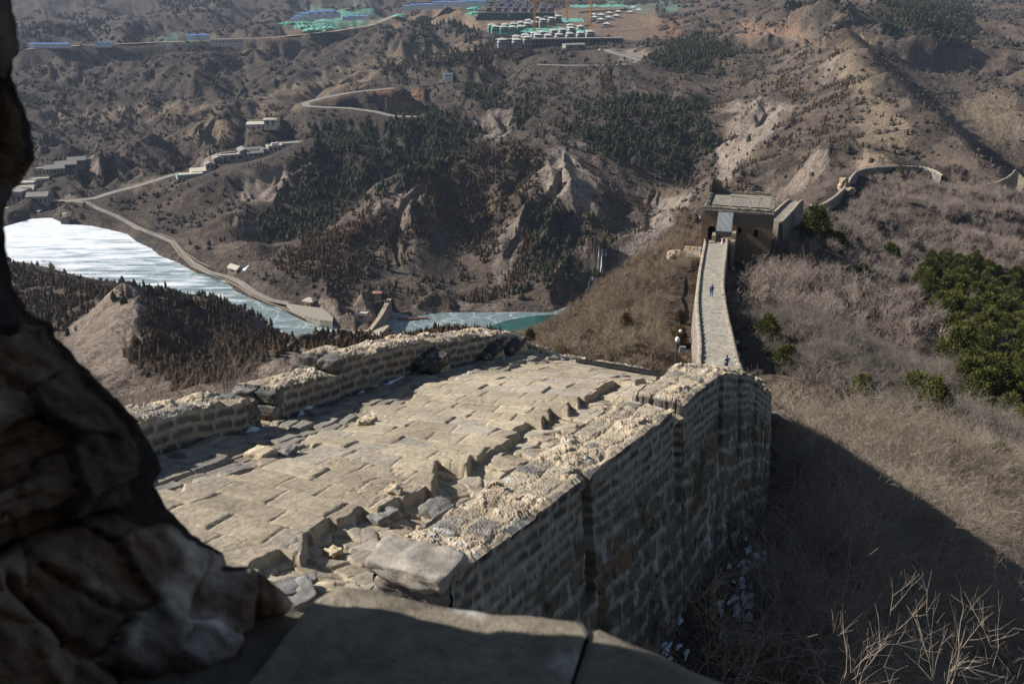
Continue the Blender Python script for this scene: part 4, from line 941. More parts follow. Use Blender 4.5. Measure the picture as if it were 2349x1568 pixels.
# ---- watchtower
def boxmesh(bm, x0, x1, y0, y1, z0, z1, tap=0.0):
    vs = []
    for x in (x0, x1):
        for y in (y0, y1):
            for z in (z0, z1):
                k = tap if z == z0 else 0
                vs.append(bm.verts.new((x+(k if x == x1 else -k), y+(k if y == y1 else -k), z)))
    for f in ((0, 1, 3, 2), (4, 6, 7, 5), (0, 4, 5, 1), (2, 3, 7, 6), (0, 2, 6, 4), (1, 5, 7, 3)): bm.faces.new([vs[i] for i in f])
def bm_link(bm, name, mat, parent=None, smooth_=False, **kw):
    bmesh.ops.recalc_face_normals(bm, faces=bm.faces[:])
    me = bpy.data.meshes.new(name); bm.to_mesh(me); bm.free(); me.materials.append(mat)
    if smooth_:
        for p in me.polygons: p.use_smooth = True
    return link(name, me, parent, **kw)
def boxes(name, bl_, mat, parent=None, **kw):
    bm = bmesh.new()
    for b in bl_: boxmesh(bm, *b)
    return bm_link(bm, name, mat, parent, **kw)
tb = N("tower_brick", .92, .15)
brt = tb.t.nodes.new("ShaderNodeTexBrick"); brt.inputs["Scale"].default_value = 1.0
cmb = tb.t.nodes.new("ShaderNodeCombineXYZ"); sp_ = tb.t.nodes.new("ShaderNodeSeparateXYZ"); tb.t.links.new(tb.obj, sp_.inputs[0])
tb.t.links.new(tb.math('ADD', sp_.outputs[0], sp_.outputs[1]), cmb.inputs[0]); tb.t.links.new(sp_.outputs[2], cmb.inputs[1]); tb.t.links.new(cmb.outputs[0], brt.inputs["Vector"])
brt.inputs["Color1"].default_value = (.21, .135, .085, 1); brt.inputs["Color2"].default_value = (.15, .105, .072, 1); brt.inputs["Mortar"].default_value = (.20, .16, .12, 1)
brt.inputs["Brick Width"].default_value = .42; brt.inputs["Row Height"].default_value = .14; brt.inputs["Mortar Size"].default_value = .014
bz = tb.math('ADD', sp_.outputs[2], tb.math('MULTIPLY', tb.noise(.7, 4, .6, tb.obj), 2.2))
grad = tb.ramp(tb.math('MULTIPLY', bz, .1), [(.66, 0.0), (.82, 1.0)])
tb.col(tb.mix(1.0, tb.mix(grad, brt.outputs[0], (.15, .135, .115)), tb.ramp(tb.noise(2.5, 6, .7, tb.obj), [(.3, (.65, .63, .6)), (.7, (1.35, 1.3, 1.2))]), 'MULTIPLY'))
tb.bump(tb.noise(9, 5, .7, tb.obj), .05, .8)
dk = plain("unlit_inside_black", (.015, .012, .010), 1.0, .1)
TZ0 = float(R2f[-1][2]); tw_w, tw_d, tw_h = 12.2, 13.5, 6.3
TROT = math.radians(-15.5)                    # front face turned a little to the left
fl = np.array(at(1608, 548, Y=172.5)); 
tow = thing('watchtower', (fl[0], fl[1], TZ0-2.2), 'square brown brick watchtower with a flat ruined roof at the end of the walkway', 'tower', rz=TROT)
# local: x along the front (0..w), y depth (0..d), z up; the walk meets it at local z = 2.2
WZ = 2.2; TH_ = WZ+tw_h
def front_wall(w, h, t, ops, y0, mat, name, parent, z0=0.0, nseg=10):
    """wall slab with arched openings: ops = (x0, x1, zbottom, zspring)"""
    bm = bmesh.new(); xs = sorted({0.0, w} | {o[0] for o in ops} | {o[1] for o in ops})
    def bx(x0, x1, za, zb): 
        if zb-za > 1e-3: boxmesh(bm, x0, x1, y0, y0+t, za, zb)
    for x0, x1 in zip(xs[:-1], xs[1:]):
        o = [q for q in ops if q[0] <= x0+1e-6 and q[1] >= x1-1e-6]
        if not o: bx(x0, x1, z0, h); continue
        _, _, zb, zs_ = o[0]; bx(x0, x1, z0, zb); r = (x1-x0)/2; cx = (x0+x1)/2
        for k in range(nseg):
            u0 = x0+(x1-x0)*k/nseg; u1 = x0+(x1-x0)*(k+1)/nseg
            z0_ = zs_+math.sqrt(max(0, r*r-(u0-cx)**2)); z1_ = zs_+math.sqrt(max(0, r*r-(u1-cx)**2))
            v = [bm.verts.new(p) for p in ((u0, y0, z0_), (u1, y0, z1_), (u1, y0, h), (u0, y0, h), (u0, y0+t, z0_), (u1, y0+t, z1_), (u1, y0+t, h), (u0, y0+t, h))]
            for f in ((0, 1, 2, 3), (4, 7, 6, 5), (0, 4, 5, 1), (3, 2, 6, 7)): bm.faces.new([v[i] for i in f])
    return bm_link(bm, name, mat, parent)
ops = [(1.05, 2.45, WZ+.1, WZ+2.3), (6.25, 7.0, WZ+1.9, WZ+2.75), (9.1, 9.85, WZ+1.55, WZ+2.55)]
front_wall(tw_w, TH_, .8, ops, 0, tb.m, 'front_wall', tow)
boxes('side_wall', [(0, .8, .8, tw_d, -6, TH_)], tb.m, tow); boxes('side_wall', [(tw_w-.8, tw_w, .8, tw_d, -6, TH_)], tb.m, tow); boxes('back_wall', [(.8, tw_w-.8, tw_d-.8, tw_d, -6, TH_)], tb.m, tow)
boxes('base', [(-.08, tw_w+.08, -.08, .8, -6, -.002)], tb.m, tow); boxes('interior_dark_sheet', [(.8, tw_w-.8, 2.6, 2.7, 0, TH_-.1)], dk, tow)  # near-black sheet behind the openings, its colour standing in for the unlit inside
for x0, x1, zb, zs_ in ops:
    bm = bmesh.new(); r = (x1-x0)/2; cx = (x0+x1)/2
    for k in range(12):
        t0 = math.pi*k/12; t1 = math.pi*(k+1)/12
        v = []
        for rr in (r, r+.28):
            for tt in (t0, t1):
                for yy in (-.05, .12): v.append(bm.verts.new((cx+rr*math.cos(tt), yy, zs_+rr*math.sin(tt))))
        for f in ((0, 2, 6, 4), (1, 5, 7, 3), (4, 6, 7, 5), (0, 1, 3, 2)): bm.faces.new([v[i] for i in f])
    for xx in (x0-.1, x1-.04): boxmesh(bm, xx, xx+.14, -.05, .1, zb, zs_)
    bm_link(bm, 'arch_surround', tb.m, tow)
# roof deck as a displaced stone grid
gx_ = np.linspace(.5, tw_w-.5, 260); gy_ = np.linspace(.45, tw_d-.45, 200); GX, GY = np.meshgrid(gx_, gy_, indexing='ij')
s_, i_, i2_, _a, _b = bricks(GX, GY, .42, .42, 701, .05, .02, 1.0, 0.0)
fld = ((GX > 4.3) & (GX < 9.6) & (GY > 3.2) & (GY < 9.8)).astype(float)
fld = blur(fld, 2)*smooth(-.35, -.1, fbm(GX*.8, GY*.8, 3, 702))
zr = TH_-.28+.03*fbm(GX*2, GY*2, 3, 703)+fld*(.06*s_)
cr = lerp3(np.array([.19, .175, .15]), np.array([.30, .265, .215]), np.clip(.5+.9*fbm(GX*.9, GY*.9, 4, 704), 0, 1))
cr = lerp3(cr, lerp3(np.array([.36, .31, .25])*np.ones_like(cr), np.array([.16, .15, .14])+.06*i_[..., None], s_), fld)
link('roof_deck', mesh_np('roof_deck', np.stack([GX, GY, zr], -1).reshape(-1, 3), gridfaces(260, 200), FAR_STONE, True, {'gcol': cr.reshape(-1, 3)}), tow)
def rubble_row(name, x0, y0, x1, y1, z, w, h, seed, parent, step=.42, colr=TAN, skip=.12, mat=None, hv=.5):
    rg = random.Random(seed); L = math.hypot(x1-x0, y1-y0); n_ = int(L/step); bm = bmesh.new(); cols = []
    ux, uy = (x1-x0)/L, (y1-y0)/L
    for k in range(n_):
        rg.random()
        c_ = step*(k+.5); hh = h*rg.uniform(1-hv, 1+hv*.6); ww = w*rg.uniform(.8, 1.1); ll = step*rg.uniform(.5, .56)
        px_, py_ = x0+ux*c_-uy*rg.uniform(-.04, .04), y0+uy*c_+ux*rg.uniform(-.04, .04); zt = rg.uniform(-.02, .02)
        vs = []
        for sx in (-1, 1):
            for sy in (-1, 1):
                for zz_ in (-.06, hh+zt*sx):
                    j = rg.uniform(.92, 1.0)
                    vs.append(bm.verts.new((px_+ux*sx*ll*j-uy*sy*ww/2*j, py_+uy*sx*ll*j+ux*sy*ww/2*j, z+zz_)))
        for f in ((0, 1, 3, 2), (4, 6, 7, 5), (0, 4, 5, 1), (2, 3, 7, 6), (0, 2, 6, 4), (1, 5, 7, 3)): bm.faces.new([vs[i] for i in f])
        cc_ = np.array(colr)*rg.uniform(.6, 1.25); cols += [cc_]*8
    o = bm_link(bm, name, mat or FAR_STONE, parent); me = o.data
    at_ = me.attributes.new('gcol', 'FLOAT_COLOR', 'POINT'); at_.data.foreach_set("color", np.c_[np.array(cols), np.ones(len(cols))].astype(np.float32).ravel())
    return o
for (x0, y0, x1, y1, sd) in ((0, .25, tw_w, .25, 1), (0, tw_d-.25, tw_w, tw_d-.25, 2), (.25, .3, .25, tw_d, 3), (tw_w-.25, .3, tw_w-.25, tw_d, 4)):
    rubble_row('parapet_course', x0, y0, x1, y1, TH_-.25, .5, .42, 710+sd, tow, colr=np.array([.25, .225, .185]))
for (x0, y0, x1, y1, sd) in ((4.4, 2.8, 9.9, 2.8, 11), (4.2, 10.0, 10.0, 10.0, 12)):
    rubble_row('roof_course', x0, y0, x1, y1, TH_-.26, .35, .16, 720+sd, tow, colr=np.array([.36, .32, .26]), skip=.3)
rubble_row('cornice', -.05, -.06, tw_w+.05, -.06, TH_-.62, .26, .12, 731, tow, step=.36, colr=np.array([.30, .27, .22]), skip=.05); rubble_row('cornice', -.05, -.1, tw_w+.05, -.1, TH_-.42, .3, .12, 732, tow, step=.3, colr=np.array([.33, .29, .24]), skip=.12)
# surviving corner of the roof house at the back left
stub = [(.0, .45, tw_d-2.4, tw_d, TH_, TH_+1.5), (.0, .45, tw_d-1.7, tw_d, TH_+1.5, TH_+2.1), (.45, 2.3, tw_d-.45, tw_d, TH_, TH_+1.6), (.45, 1.5, tw_d-.45, tw_d, TH_+1.6, TH_+2.15), (.0, 1.0, tw_d-.45, tw_d-.003, TH_+2.15, TH_+2.5)]
boxes('corner_stub', stub, tb.m, tow); rubble_row('stub_top', .2, tw_d-2.3, .2, tw_d, TH_+1.6, .45, .4, 741, tow)
rubble_row('stub_top', .3, tw_d-.2, 2.3, tw_d-.2, TH_+1.75, .45, .3, 742, tow)
# ---- clear plastic canopy over the stair head, stair cheeks
pl = N("clear_corrugated_plastic", .28, .5); pl.b.inputs['Roughness'].default_value = .6; pl.b.inputs['Specular IOR Level'].default_value = .2; pl.col((.30, .315, .335)); pl.b.inputs["Alpha"].default_value = .86
pl.m.blend_method = 'HASHED' if hasattr(pl.m, 'blend_method') else None
metal = plain("galvanised_metal", (.30, .30, .30), .5, .15); greyp = plain("grey_panel", (.07, .07, .07), .6, .1)
can = thing('canopy', (fl[0], fl[1], TZ0-2.2), 'curved translucent corrugated canopy over the stair against the watchtower', 'canopy', rz=TROT)
cx0, cx1 = 2.75, 5.35; co = []; nx = 80; ny = 22
for i in range(nx):
    x = cx0+(cx1-cx0)*i/(nx-1); wv = .045*math.sin(i/(nx-1)*13*2*math.pi)
    for j in range(ny):
        t = j/(ny-1); y = -.05-3.1*t; z = WZ+3.75+2.05*math.cos(min(1, t*1.15)*math.pi*.42)-2.05-(.55*max(0, t-.6))
        z = WZ+5.7-0.35*t-2.35*t*t+wv; co.append((x-.25*t*0, y, z))
o = link('plastic_sheet', mesh_np('plastic_sheet', np.array(co), gridfaces(nx, ny), pl.m, True), can)
boxes('frame', [(cx0, cx0+.06, -3.2, -3.12, WZ-.2, WZ+3.0), (cx1-.06, cx1, -3.2, -3.12, WZ-.2, WZ+3.0), (cx0, cx0+.06, -.12, -.06, WZ, WZ+5.6), (cx1-.06, cx1, -.12, -.06, WZ, WZ+5.6)], metal, can)
boxes('front_panel', [(cx0-.04, cx1+.04, -3.32, -3.26, WZ+2.35, WZ+3.02)], greyp, can)
st = thing('stairway', (fl[0], fl[1], TZ0-2.2), 'short stone stair between thick cheek walls rising into the watchtower', 'stairs', rz=TROT)
strk = plain("cheek_stone", (.30, .255, .19), .9, .25, 2.0)
boxes('cheek_wall', [(cx0-.75, cx0-.1, -3.6, -.1, WZ-1.2, WZ+.9), (cx0-.75, cx0-.1, -2.2, -.1, WZ+.9, WZ+1.9)], strk, st)
boxes('cheek_wall', [(cx1+.1, cx1+.75, -3.4, -.1, WZ-4.5, WZ+1.3), (cx1+.1, cx1+.75, -1.9, -.1, WZ+1.3, WZ+2.4)], strk, st)
boxes('steps', [(cx0-.1, cx1+.1, -3.0+.32*k, -.1, WZ-.9+(.22*k if k else 0), WZ-.9+.22*(k+1)) for k in range(9)], strk, st)
# ---- ledge with railing left of the stair
led = thing('stone_terrace', (fl[0], fl[1], TZ0-2.2), 'small stone terrace with rusty railing left of the walkway end', 'terrace', rz=TROT)
boxes('retaining_wall', [(-1.9, 2.2, -7.4, -4.2, -3.0, WZ-.75)], FAR_STONE if False else strk, led)
boxes('platform', [(-2.8, 2.4, -4.2, -.1, -3.0, WZ-.95)], plain("ochre_ledge", (.32, .24, .15), .95, .3, 1.5), led)
rust = plain("rusty_iron", (.16, .07, .045), .8, .3, 8)
rl = []
for x, y in [(-2.7, -4.1), (-2.7, -2.8), (-2.7, -1.5), (-2.7, -.3), (-1.4, -4.1), (-.2, -4.1), (1.9, -7.2), (1.9, -5.4)]: rl.append((x-.03, x+.03, y-.03, y+.03, WZ-.95, WZ+.3))
for z in (WZ-.3, WZ+.22): rl += [(-2.7, -.2, -4.12, -4.08, z, z+.05), (-2.73, -2.69, -4.08, -.3, z, z+.05)]
boxes('railing', rl, rust, led)
def post_lamp(name, p, h, label, mat, cat='camera pole'):
    t = thing(name, p, label, cat)
    bm = bmesh.new(); bmesh.ops.create_cone(bm, segments=10, radius1=.05, radius2=.04, depth=h, cap_ends=True, matrix=Matrix.Translation((0, 0, h/2))); bm_link(bm, 'pole', mat, t)
    bm = bmesh.new(); bmesh.ops.create_uvsphere(bm, u_segments=14, v_segments=10, radius=.14, matrix=Matrix.Translation((.12, -.05, h-.12))@Matrix.Diagonal((1, 1, 1.15, 1))); bm_link(bm, 'camera_dome', whitep, t, True)
    boxes('bracket', [(-.02, .14, -.07, -.03, h-.02, h+.03), (-.09, .09, -.08, .08, h+.03, h+.16)], whitep, t)
    return t
whitep = plain("white_paint", (.72, .72, .70), .5, .06)
lf_ = Vector(fl)+Matrix.Rotation(TROT, 3, 'Z')@Vector((-.45, -1.3, -.9))
post_lamp('camera_pole', lf_, 5.3, 'tall dark pole with white camera head beside the left corner of the watchtower', rust)
# litter bin on the terrace
bb_ = Vector(fl)+Matrix.Rotation(TROT, 3, 'Z')@Vector((1.5, -8.2, 0)); 
t = thing('utility_cabinet', (bb_.x, bb_.y, TZ0-1.0), 'white metal cabinet at the left end of the terrace wall', 'cabinet', rz=TROT)
boxes('body', [(-.5, .5, -.4, .4, 0, 1.1)], whitep, t); boxes('lid', [(-.56, .56, -.46, .46, 1.103, 1.2)], whitep, t)
# cone bollard / shrouded statue in the middle and a red barrier tape
cb = thing('barrier_post', (fl[0], fl[1], TZ0-2.2), 'white wrapped post standing in the middle of the walkway by the stair', 'post', rz=TROT)
bm = bmesh.new()
for k, (z0, r0q, r1q, hq) in enumerate([(0, .42, .34, .18), (.18, .26, .17, .9), (1.08, .17, .12, .25)]): bmesh.ops.create_cone(bm, segments=14, radius1=r0q, radius2=r1q, depth=hq, cap_ends=True, matrix=Matrix.Translation((0, 0, z0+hq/2)))
bmesh.ops.create_uvsphere(bm, u_segments=12, v_segments=8, radius=.19, matrix=Matrix.Translation((0, 0, 1.42)))
bm_link(bm, 'wrapped_body', plain("cream_cloth", (.60, .56, .46), .9, .12), cb, True); cb.location = Vector(fl)+Matrix.Rotation(TROT, 3, 'Z')@Vector((4.0, -4.1, .02))
redt = plain("red_tape", (.55, .06, .05), .6, .1); tp = thing('barrier_tape', cb.location.copy(), 'thin red and white tape strung across the walkway end', 'barrier', rz=TROT)
boxes('tape', [(-1.3, -.2, -.01, .01, .82, .90), (.2, 1.3, -.01, .01, .82, .90)], redt, tp); boxes('stake', [(1.28, 1.33, -.02, .02, 0, 1.0)], metal, tp); boxes('stake', [(-1.33, -1.28, -.02, .02, 0, 1.0)], metal, tp)

# ---- short wall stretch behind the tower
w3a = [(at(1768, 500, Y=186), at(1800, 520, Y=179.5)), (at(1788, 482, Y=196), at(1828, 488, Y=193.7)), (at(1805, 466, Y=207), at(1844, 466, Y=207)), (at(1815, 460, Y=213), at(1850, 462, Y=212))]
Ls = np.array([q[0] for q in w3a]); Rs = np.array([q[1] for q in w3a]); Rs = Ls+.68*(Rs-Ls); cu3 = np.r_[0, np.cumsum(np.linalg.norm(np.diff((Ls+Rs)/2, axis=0)[:, :2], axis=1))]
a3 = np.arange(0, cu3[-1], .15); Lq = sm_interp(a3, cu3, Ls); Rq = sm_interp(a3, cu3, Rs)
wall3 = thing('wall_section', (0, 0, 0), 'short broad wall stretch with pale paving just behind the watchtower', 'wall')
nq = 24; tq = np.linspace(0, 1, nq); Pq = Lq[:, None]*(1-tq)[None, :, None]+Rq[:, None]*tq[None, :, None]; Pq[..., 2] += .05*fbm(Pq[..., 0], Pq[..., 1], 3, 801)
link('paving', mesh_np('paving', Pq.reshape(-1, 3), gridfaces(len(a3), nq), FAR_STONE, True, {'gcol': np.tile(np.array([.30, .265, .215]), (len(a3)*nq, 1))*(1+.25*fbm(Pq[..., 0].ravel()*.8, Pq[..., 1].ravel()*.8, 3, 802))[:, None]}), wall3)
bm = bmesh.new(); oL, oR = outward(Lq, -1)[0]*.45, outward(Rq, 1)[0]*.45
pa = Lq[0]+np.array([oL[0], oL[1], 0]); pb = Rq[0]+np.array([oR[0], oR[1], 0]); vs = [bm.verts.new(v_) for v_ in ((pa[0], pa[1], pa[2]+.1), (pb[0], pb[1], pb[2]+.1), (pb[0], pb[1], pb[2]-11), (pa[0], pa[1], pa[2]-11))]; bm.faces.new(vs); bm_link(bm, 'end_face', tb.m, wall3)
parapet(Lq, outward(Lq, -1), .3+.2*((a3/1.6) % 1), .45, 9, a3, 811, 'parapet', 'outer_face', FAR_STONE, res=.2, bw=.5, bh=.16, rubble=False, parent=wall3)
parapet(Rq, outward(Rq, 1), .3+.25*((a3/1.5) % 1)-.25*(((a3/1.5) % 1) < .2), .45, 11, a3, 821, 'parapet', 'outer_face', FAR_STONE, res=.2, bw=.5, bh=.16, rubble=False, parent=wall3)
# ---- the wall over the next hill, seen from its outer side
l3 = np.array([at(x, y, Y=Y) for x, y, Y in dens([(1856, 470, 216), (1872, 472, 236), (1892, 463, 256), (1912, 450, 282), (1930, 434, 308), (1944, 416, 330), (1951, 404, 350), (1962, 392, 372), (1980, 386, 392), (2010, 382, 408), (2060, 379, 420), (2105, 380, 426), (2135, 384, 424), (2152, 392, 416), (2166, 401, 408)], 6)])
c3_ = np.r_[0, np.cumsum(np.linalg.norm(np.diff(l3, axis=0)[:, :2], axis=1))]; a4 = np.arange(0, c3_[-1], .5); l3f = sm_interp(a4, c3_, l3, 3)
wall4 = thing('wall_section', (0, 0, 0), 'thin pale wall curving up and over the brushy hill at right', 'wall')
osd = outward(l3f, 1); hh4 = .7+.35*((a4/2.2) % 1)+.2*vnoise(a4*.4, a4*0, 9)
dr = np.interp(a4/c3_[-1], [0, .45, .6, .9, 1], [4.5, 5, 7.5, 7.5, 4])
base4 = l3f.copy(); base4[:, 2] -= .9
parapet(base4, osd, hh4, .8, 8.5, a4, 831, 'parapet', 'outer_face', FAR_STONE, res=.4, bw=.7, bh=.25, rubble=False, lumps=1.0, parent=wall4, face_col=.9)
nq = 5; tq = np.linspace(0, .9, nq); Pq = l3f[:, None].repeat(nq, 1).copy(); Pq[..., :2] -= osd[:, None]*tq[None, :, None]; Pq[..., 2] -= .95
link('paving', mesh_np('paving', Pq.reshape(-1, 3), gridfaces(len(a4), nq), FAR_STONE, True, {'gcol': np.tile(np.array([.28, .245, .195]), (len(a4)*nq, 1))}), wall4)
# pale crags standing beside the third wall and left of the second
def crag(label, p, sz_, seed):
    b = rough_block('rock_outcrop', sz_, seed, np.array([.34, .27, .185]), None, 16, .16*max(sz_)); b.location = p; b.rotation_euler = (.15, .1, seed); tag(b, label, 'rock', 'rock outcrops'); return b
crag('pale upright crag left of the curving wall on the brushy hill', at(1936, 425, Y=318), (2.6, 2.2, 4.6), 851); crag('low tan boulders just above the bend of the curving wall', at(1949, 438, Y=312), (3, 2.4, 2), 852)
crag('large tan crag on the brown slope left of the walkway', at(1547, 594, Y=170), (2.6, 2.2, 2.6), 853); crag('small pale boulder at the water end of the brown slope', at(1313, 722, Y=232), (3, 2, 2), 854)

# ---- ruined tower at the right edge
RY = 400.0; p0 = np.array(at(2252, 455, Y=RY)); zb_ = p0[2]
ruin = thing('ruined_tower', tuple(p0), 'roofless ruined watchtower with jagged gable and window holes at the right edge', 'ruin', rz=math.radians(-10))
rs = plain("ruin_stone", (.33, .275, .20), .95, .3, .8)
sc_ = RY/(F/K)*1.06     # metres per photo unit here
def jag_wall(name, tops, x0, x1, y0, y1, t, holes, parent, n_=44):
    """thin standing wall with a broken top line and window holes; runs from (x0,y0) to (x1,y1)"""
    bm = bmesh.new(); L = math.hypot(x1-x0, y1-y0); ux, uy = (x1-x0)/L, (y1-y0)/L; nxn, nyn = -uy, ux
    def bx(s0, s1, z0, z1):
        vs = []
        for s in (s0, s1):
            for k in (0, t):
                for z in (z0, z1): vs.append(bm.verts.new((x0+ux*s+nxn*k, y0+uy*s+nyn*k, z)))
        for f in ((0, 1, 3, 2), (4, 6, 7, 5), (0, 4, 5, 1), (2, 3, 7, 6), (0, 2, 6, 4), (1, 5, 7, 3)): bm.faces.new([vs[i] for i in f])
    cuts_ = sorted({i/n_*L for i in range(n_+1)} | {h[0] for h in holes} | {h[1] for h in holes})
    for s0, s1 in zip(cuts_[:-1], cuts_[1:]):
        m = (s0+s1)/2; zt = np.interp(m/L, *np.array(tops).T)+.35*math.sin(m*7.3)*.4+.2*math.sin(m*17)
        hs = sorted([h for h in holes if h[0] <= s0+1e-6 and h[1] >= s1-1e-6], key=lambda h: h[2]); z = -9.0
        for h in hs:
            if h[2] > z: bx(s0, s1, z, min(h[2], zt))
            z = h[3]
        if zt > z: bx(s0, s1, z, zt)
    return bm_link(bm, name, rs, parent)
U_ = sc_
jag_wall('back_wall', [(0, 1), (.1, 3.2), (.3, 4.2), (.5, 5.3), (.7, 6.6), (.82, 8.6), (.9, 10.4), (1, 9.4)], 0, 15, 9, 9, .9, [(3.2, 4.2, .4, 2.6), (6.2, 7.3, .8, 3.3), (10.2, 11.4, 1.2, 4.0), (12.6, 13.3, 6.8, 7.8)], ruin)
jag_wall('gable_wall', [(0, 9.2), (.15, 7.8), (.35, 6.0), (.6, 4.6), (.8, 3.4), (1, 2.6)], 15, 25, 9, 3, .9, [(2.5, 4.2, .2, 3.4), (6.5, 7.6, .2, 2.4)], ruin)
jag_wall('front_wall', [(0, 1.0), (.3, .5), (.5, 1.2), (.62, 1.5), (1, 1.0)], 0, 16, 0, -1, 1.0, [], ruin)
jag_wall('side_wall', [(0, 1.2), (.5, 1.6), (1, 1.5)], 16, 24, -1, -3, 1.0, [(2, 3.5, -1.5, .6), (5, 6.0, -1.2, .5)], ruin); jag_wall('left_wall', [(0, .8), (.5, 1.6), (1, 2.2)], .0, 0, 0, 9, .9, [], ruin)
boxes('bastion', [(10.2, 15.6, -3.6, -.2, -9, -.4)], rs, ruin)
wl = thing('wall_section', tuple(at(2205, 458, Y=RY)), 'low wall stub running left from the ruined tower', 'wall', rz=math.radians(-6)); boxes('outer_face', [(-4, 10.4, 0, 2.6, -4, -.2)], rs, wl); rubble_row('parapet', -4, .3, 10.4, .3, -.25, .6, .5, 861, wl, step=.8)
# ================================================================== BUILDINGS, DAM, PAVILIONS
wallgrey = plain("grey_render", (.30, .28, .25), .9, .12, .5); wallcream = plain("cream_wall", (.50, .45, .36), .9, .1, .5); roofgrey = plain("grey_tile", (.26, .245, .215), .85, .15, 1.2); roofpale = plain("pale_roof", (.46, .42, .34), .9, .12, .6)
darkg = plain("dark_glass", (.03, .035, .04), .3, .1); whitew = plain("white_panel", (.58, .60, .62), .6, .06, .5); blueroof = plain("blue_sheet_roof", (.12, .22, .48), .5, .12, .3); concrete = plain("raw_concrete", (.25, .235, .215), .9, .15, .4); villaroof = plain("white_villa_roof", (.50, .49, .46), .8, .08, .3); slateroof = plain("slate_roof", (.13, .13, .14), .8, .15, .5)
netg = N("green_netting", .9, .1); netg.col(netg.ramp(netg.noise(.35, 5, .7), [(.3, (.08, .24, .18)), (.7, (.22, .50, .39))])); net_m = netg.m; terrace_m = plain("pale_terrace", (.50, .46, .37), .9, .1, .5)
def win_row(parent, x0, x1, n, z0, z1, y, w=.5, mat=None, side=None):
    """dark windows, each standing 3 cm proud of the wall"""
    for k in range(n):
        c = x0+(x1-x0)*(k+.5)/n; ww = (x1-x0)/n*w/2
        if side is None: boxes('window', [(c-ww, c+ww, y-.05, y+.02, z0, z1)], mat or darkg, parent)
        else: boxes('window', [(side-.02, side+.05, c-ww, c+ww, z0, z1)] if side > 0 else [(side-.05, side+.02, c-ww, c+ww, z0, z1)], mat or darkg, parent)
def hip(name, x0, x1, y0, y1, z, h, over, mat, parent, ridge=.5, gable=False):
    bm = bmesh.new(); x0 -= over; x1 += over; y0 -= over; y1 += over; lx, ly = x1-x0, y1-y0; t = .18
    if lx >= ly: ins = 0 if gable else ly*ridge; r = [(x0+ins, (y0+y1)/2), (x1-ins, (y0+y1)/2)]
    else: ins = 0 if gable else lx*ridge; r = [((x0+x1)/2, y0+ins), ((x0+x1)/2, y1-ins)]
    c = [bm.verts.new((x, y, z)) for x, y in ((x0, y0), (x1, y0), (x1, y1), (x0, y1))]; d = [bm.verts.new((x, y, z-t)) for x, y in ((x0, y0), (x1, y0), (x1, y1), (x0, y1))]; e = [bm.verts.new((x, y, z+h)) for x, y in r]
    if lx >= ly: fs = [(c[0], c[1], e[1], e[0]), (c[2], c[3], e[0], e[1]), (c[1], c[2], e[1]), (c[3], c[0], e[0])]
    else: fs = [(c[1], c[2], e[1], e[0]), (c[3], c[0], e[0], e[1]), (c[0], c[1], e[0]), (c[2], c[3], e[1])]
    for f in fs: bm.faces.new(f)
    bm.faces.new(d[::-1])
    for k in range(4): bm.faces.new((d[k], d[(k+1) % 4], c[(k+1) % 4], c[k]))
    return bm_link(bm, name, mat, parent)
def gpos(x, y, rmin=400): 
    p = hit(x, y, rmin); return p
def bld(name, p, rz, label, cat='building', group=None): return thing(name, tuple(p), label, cat, group, rz=math.radians(rz))
# --- lodge row along the road on spur C (centre left); one complex, several houses
def house(p, rz, w, d, h, label, roof='gable', rmat=None, wmat=None, wins=3, group=None, name='house', rh=1.6, over=.5, axis=0):
    t = bld(name, p, rz, label, 'house', group)
    boxes('wall', [(-w/2, w/2, -d/2, d/2, -3, h)], wmat or wallgrey, t)
    if roof == 'flat':
        boxes('roof', [(-w/2-.15, w/2+.15, -d/2-.15, d/2+.15, h, h+.25)], rmat or roofpale, t); boxes('parapet', [(-w/2, w/2, -d/2, -d/2+.25, h+.252, h+1.0), (-w/2, w/2, d/2-.25, d/2, h+.252, h+1.0), (-w/2, -w/2+.25, -d/2+.252, d/2-.252, h+.252, h+1.0), (w/2-.25, w/2, -d/2+.252, d/2-.252, h+.252, h+1.0)], wmat or wallgrey, t)
    else: hip('roof', -w/2, w/2, -d/2, d/2, h+.02, rh, over, rmat or roofgrey, t, gable=(roof == 'gable'), ridge=.5)
    if wins: win_row(t, -w/2+.6, w/2-.6, wins, h*.42, h*.8, -d/2)
    if wins > 2: win_row(t, -d/2+.5, d/2-.5, 2, h*.42, h*.8, 0, side=-w/2)
    return t
def Yp(x, y, Y, dz=0):
    a = at(x, y, Y=Y); return (a[0], a[1], a[2]+dz)
LR = 24
t = bld('terrace_building', Yp(436, 408, 786), LR, 'long flat terrace building with pale roof and green rail at the road end', 'building'); boxes('wall', [(-10, 10, -6, 6, -6, 3.2)], wallgrey, t); boxes('roof', [(-10.2, 10.2, -6.2, 6.2, 3.203, 3.5)], terrace_m, t); boxes('green_rail', [(-10, 10, -6, -5.9, 3.503, 4.4), (-10, -9.9, -5.9, 6, 3.503, 4.4)], net_m, t)
t = bld('terrace_yard', Yp(478, 388, 803), LR, 'broad pale paved yard beside the lodge houses', 'yard'); boxes('deck', [(-14, 14, -7, 8, -5, .6)], terrace_m, t)
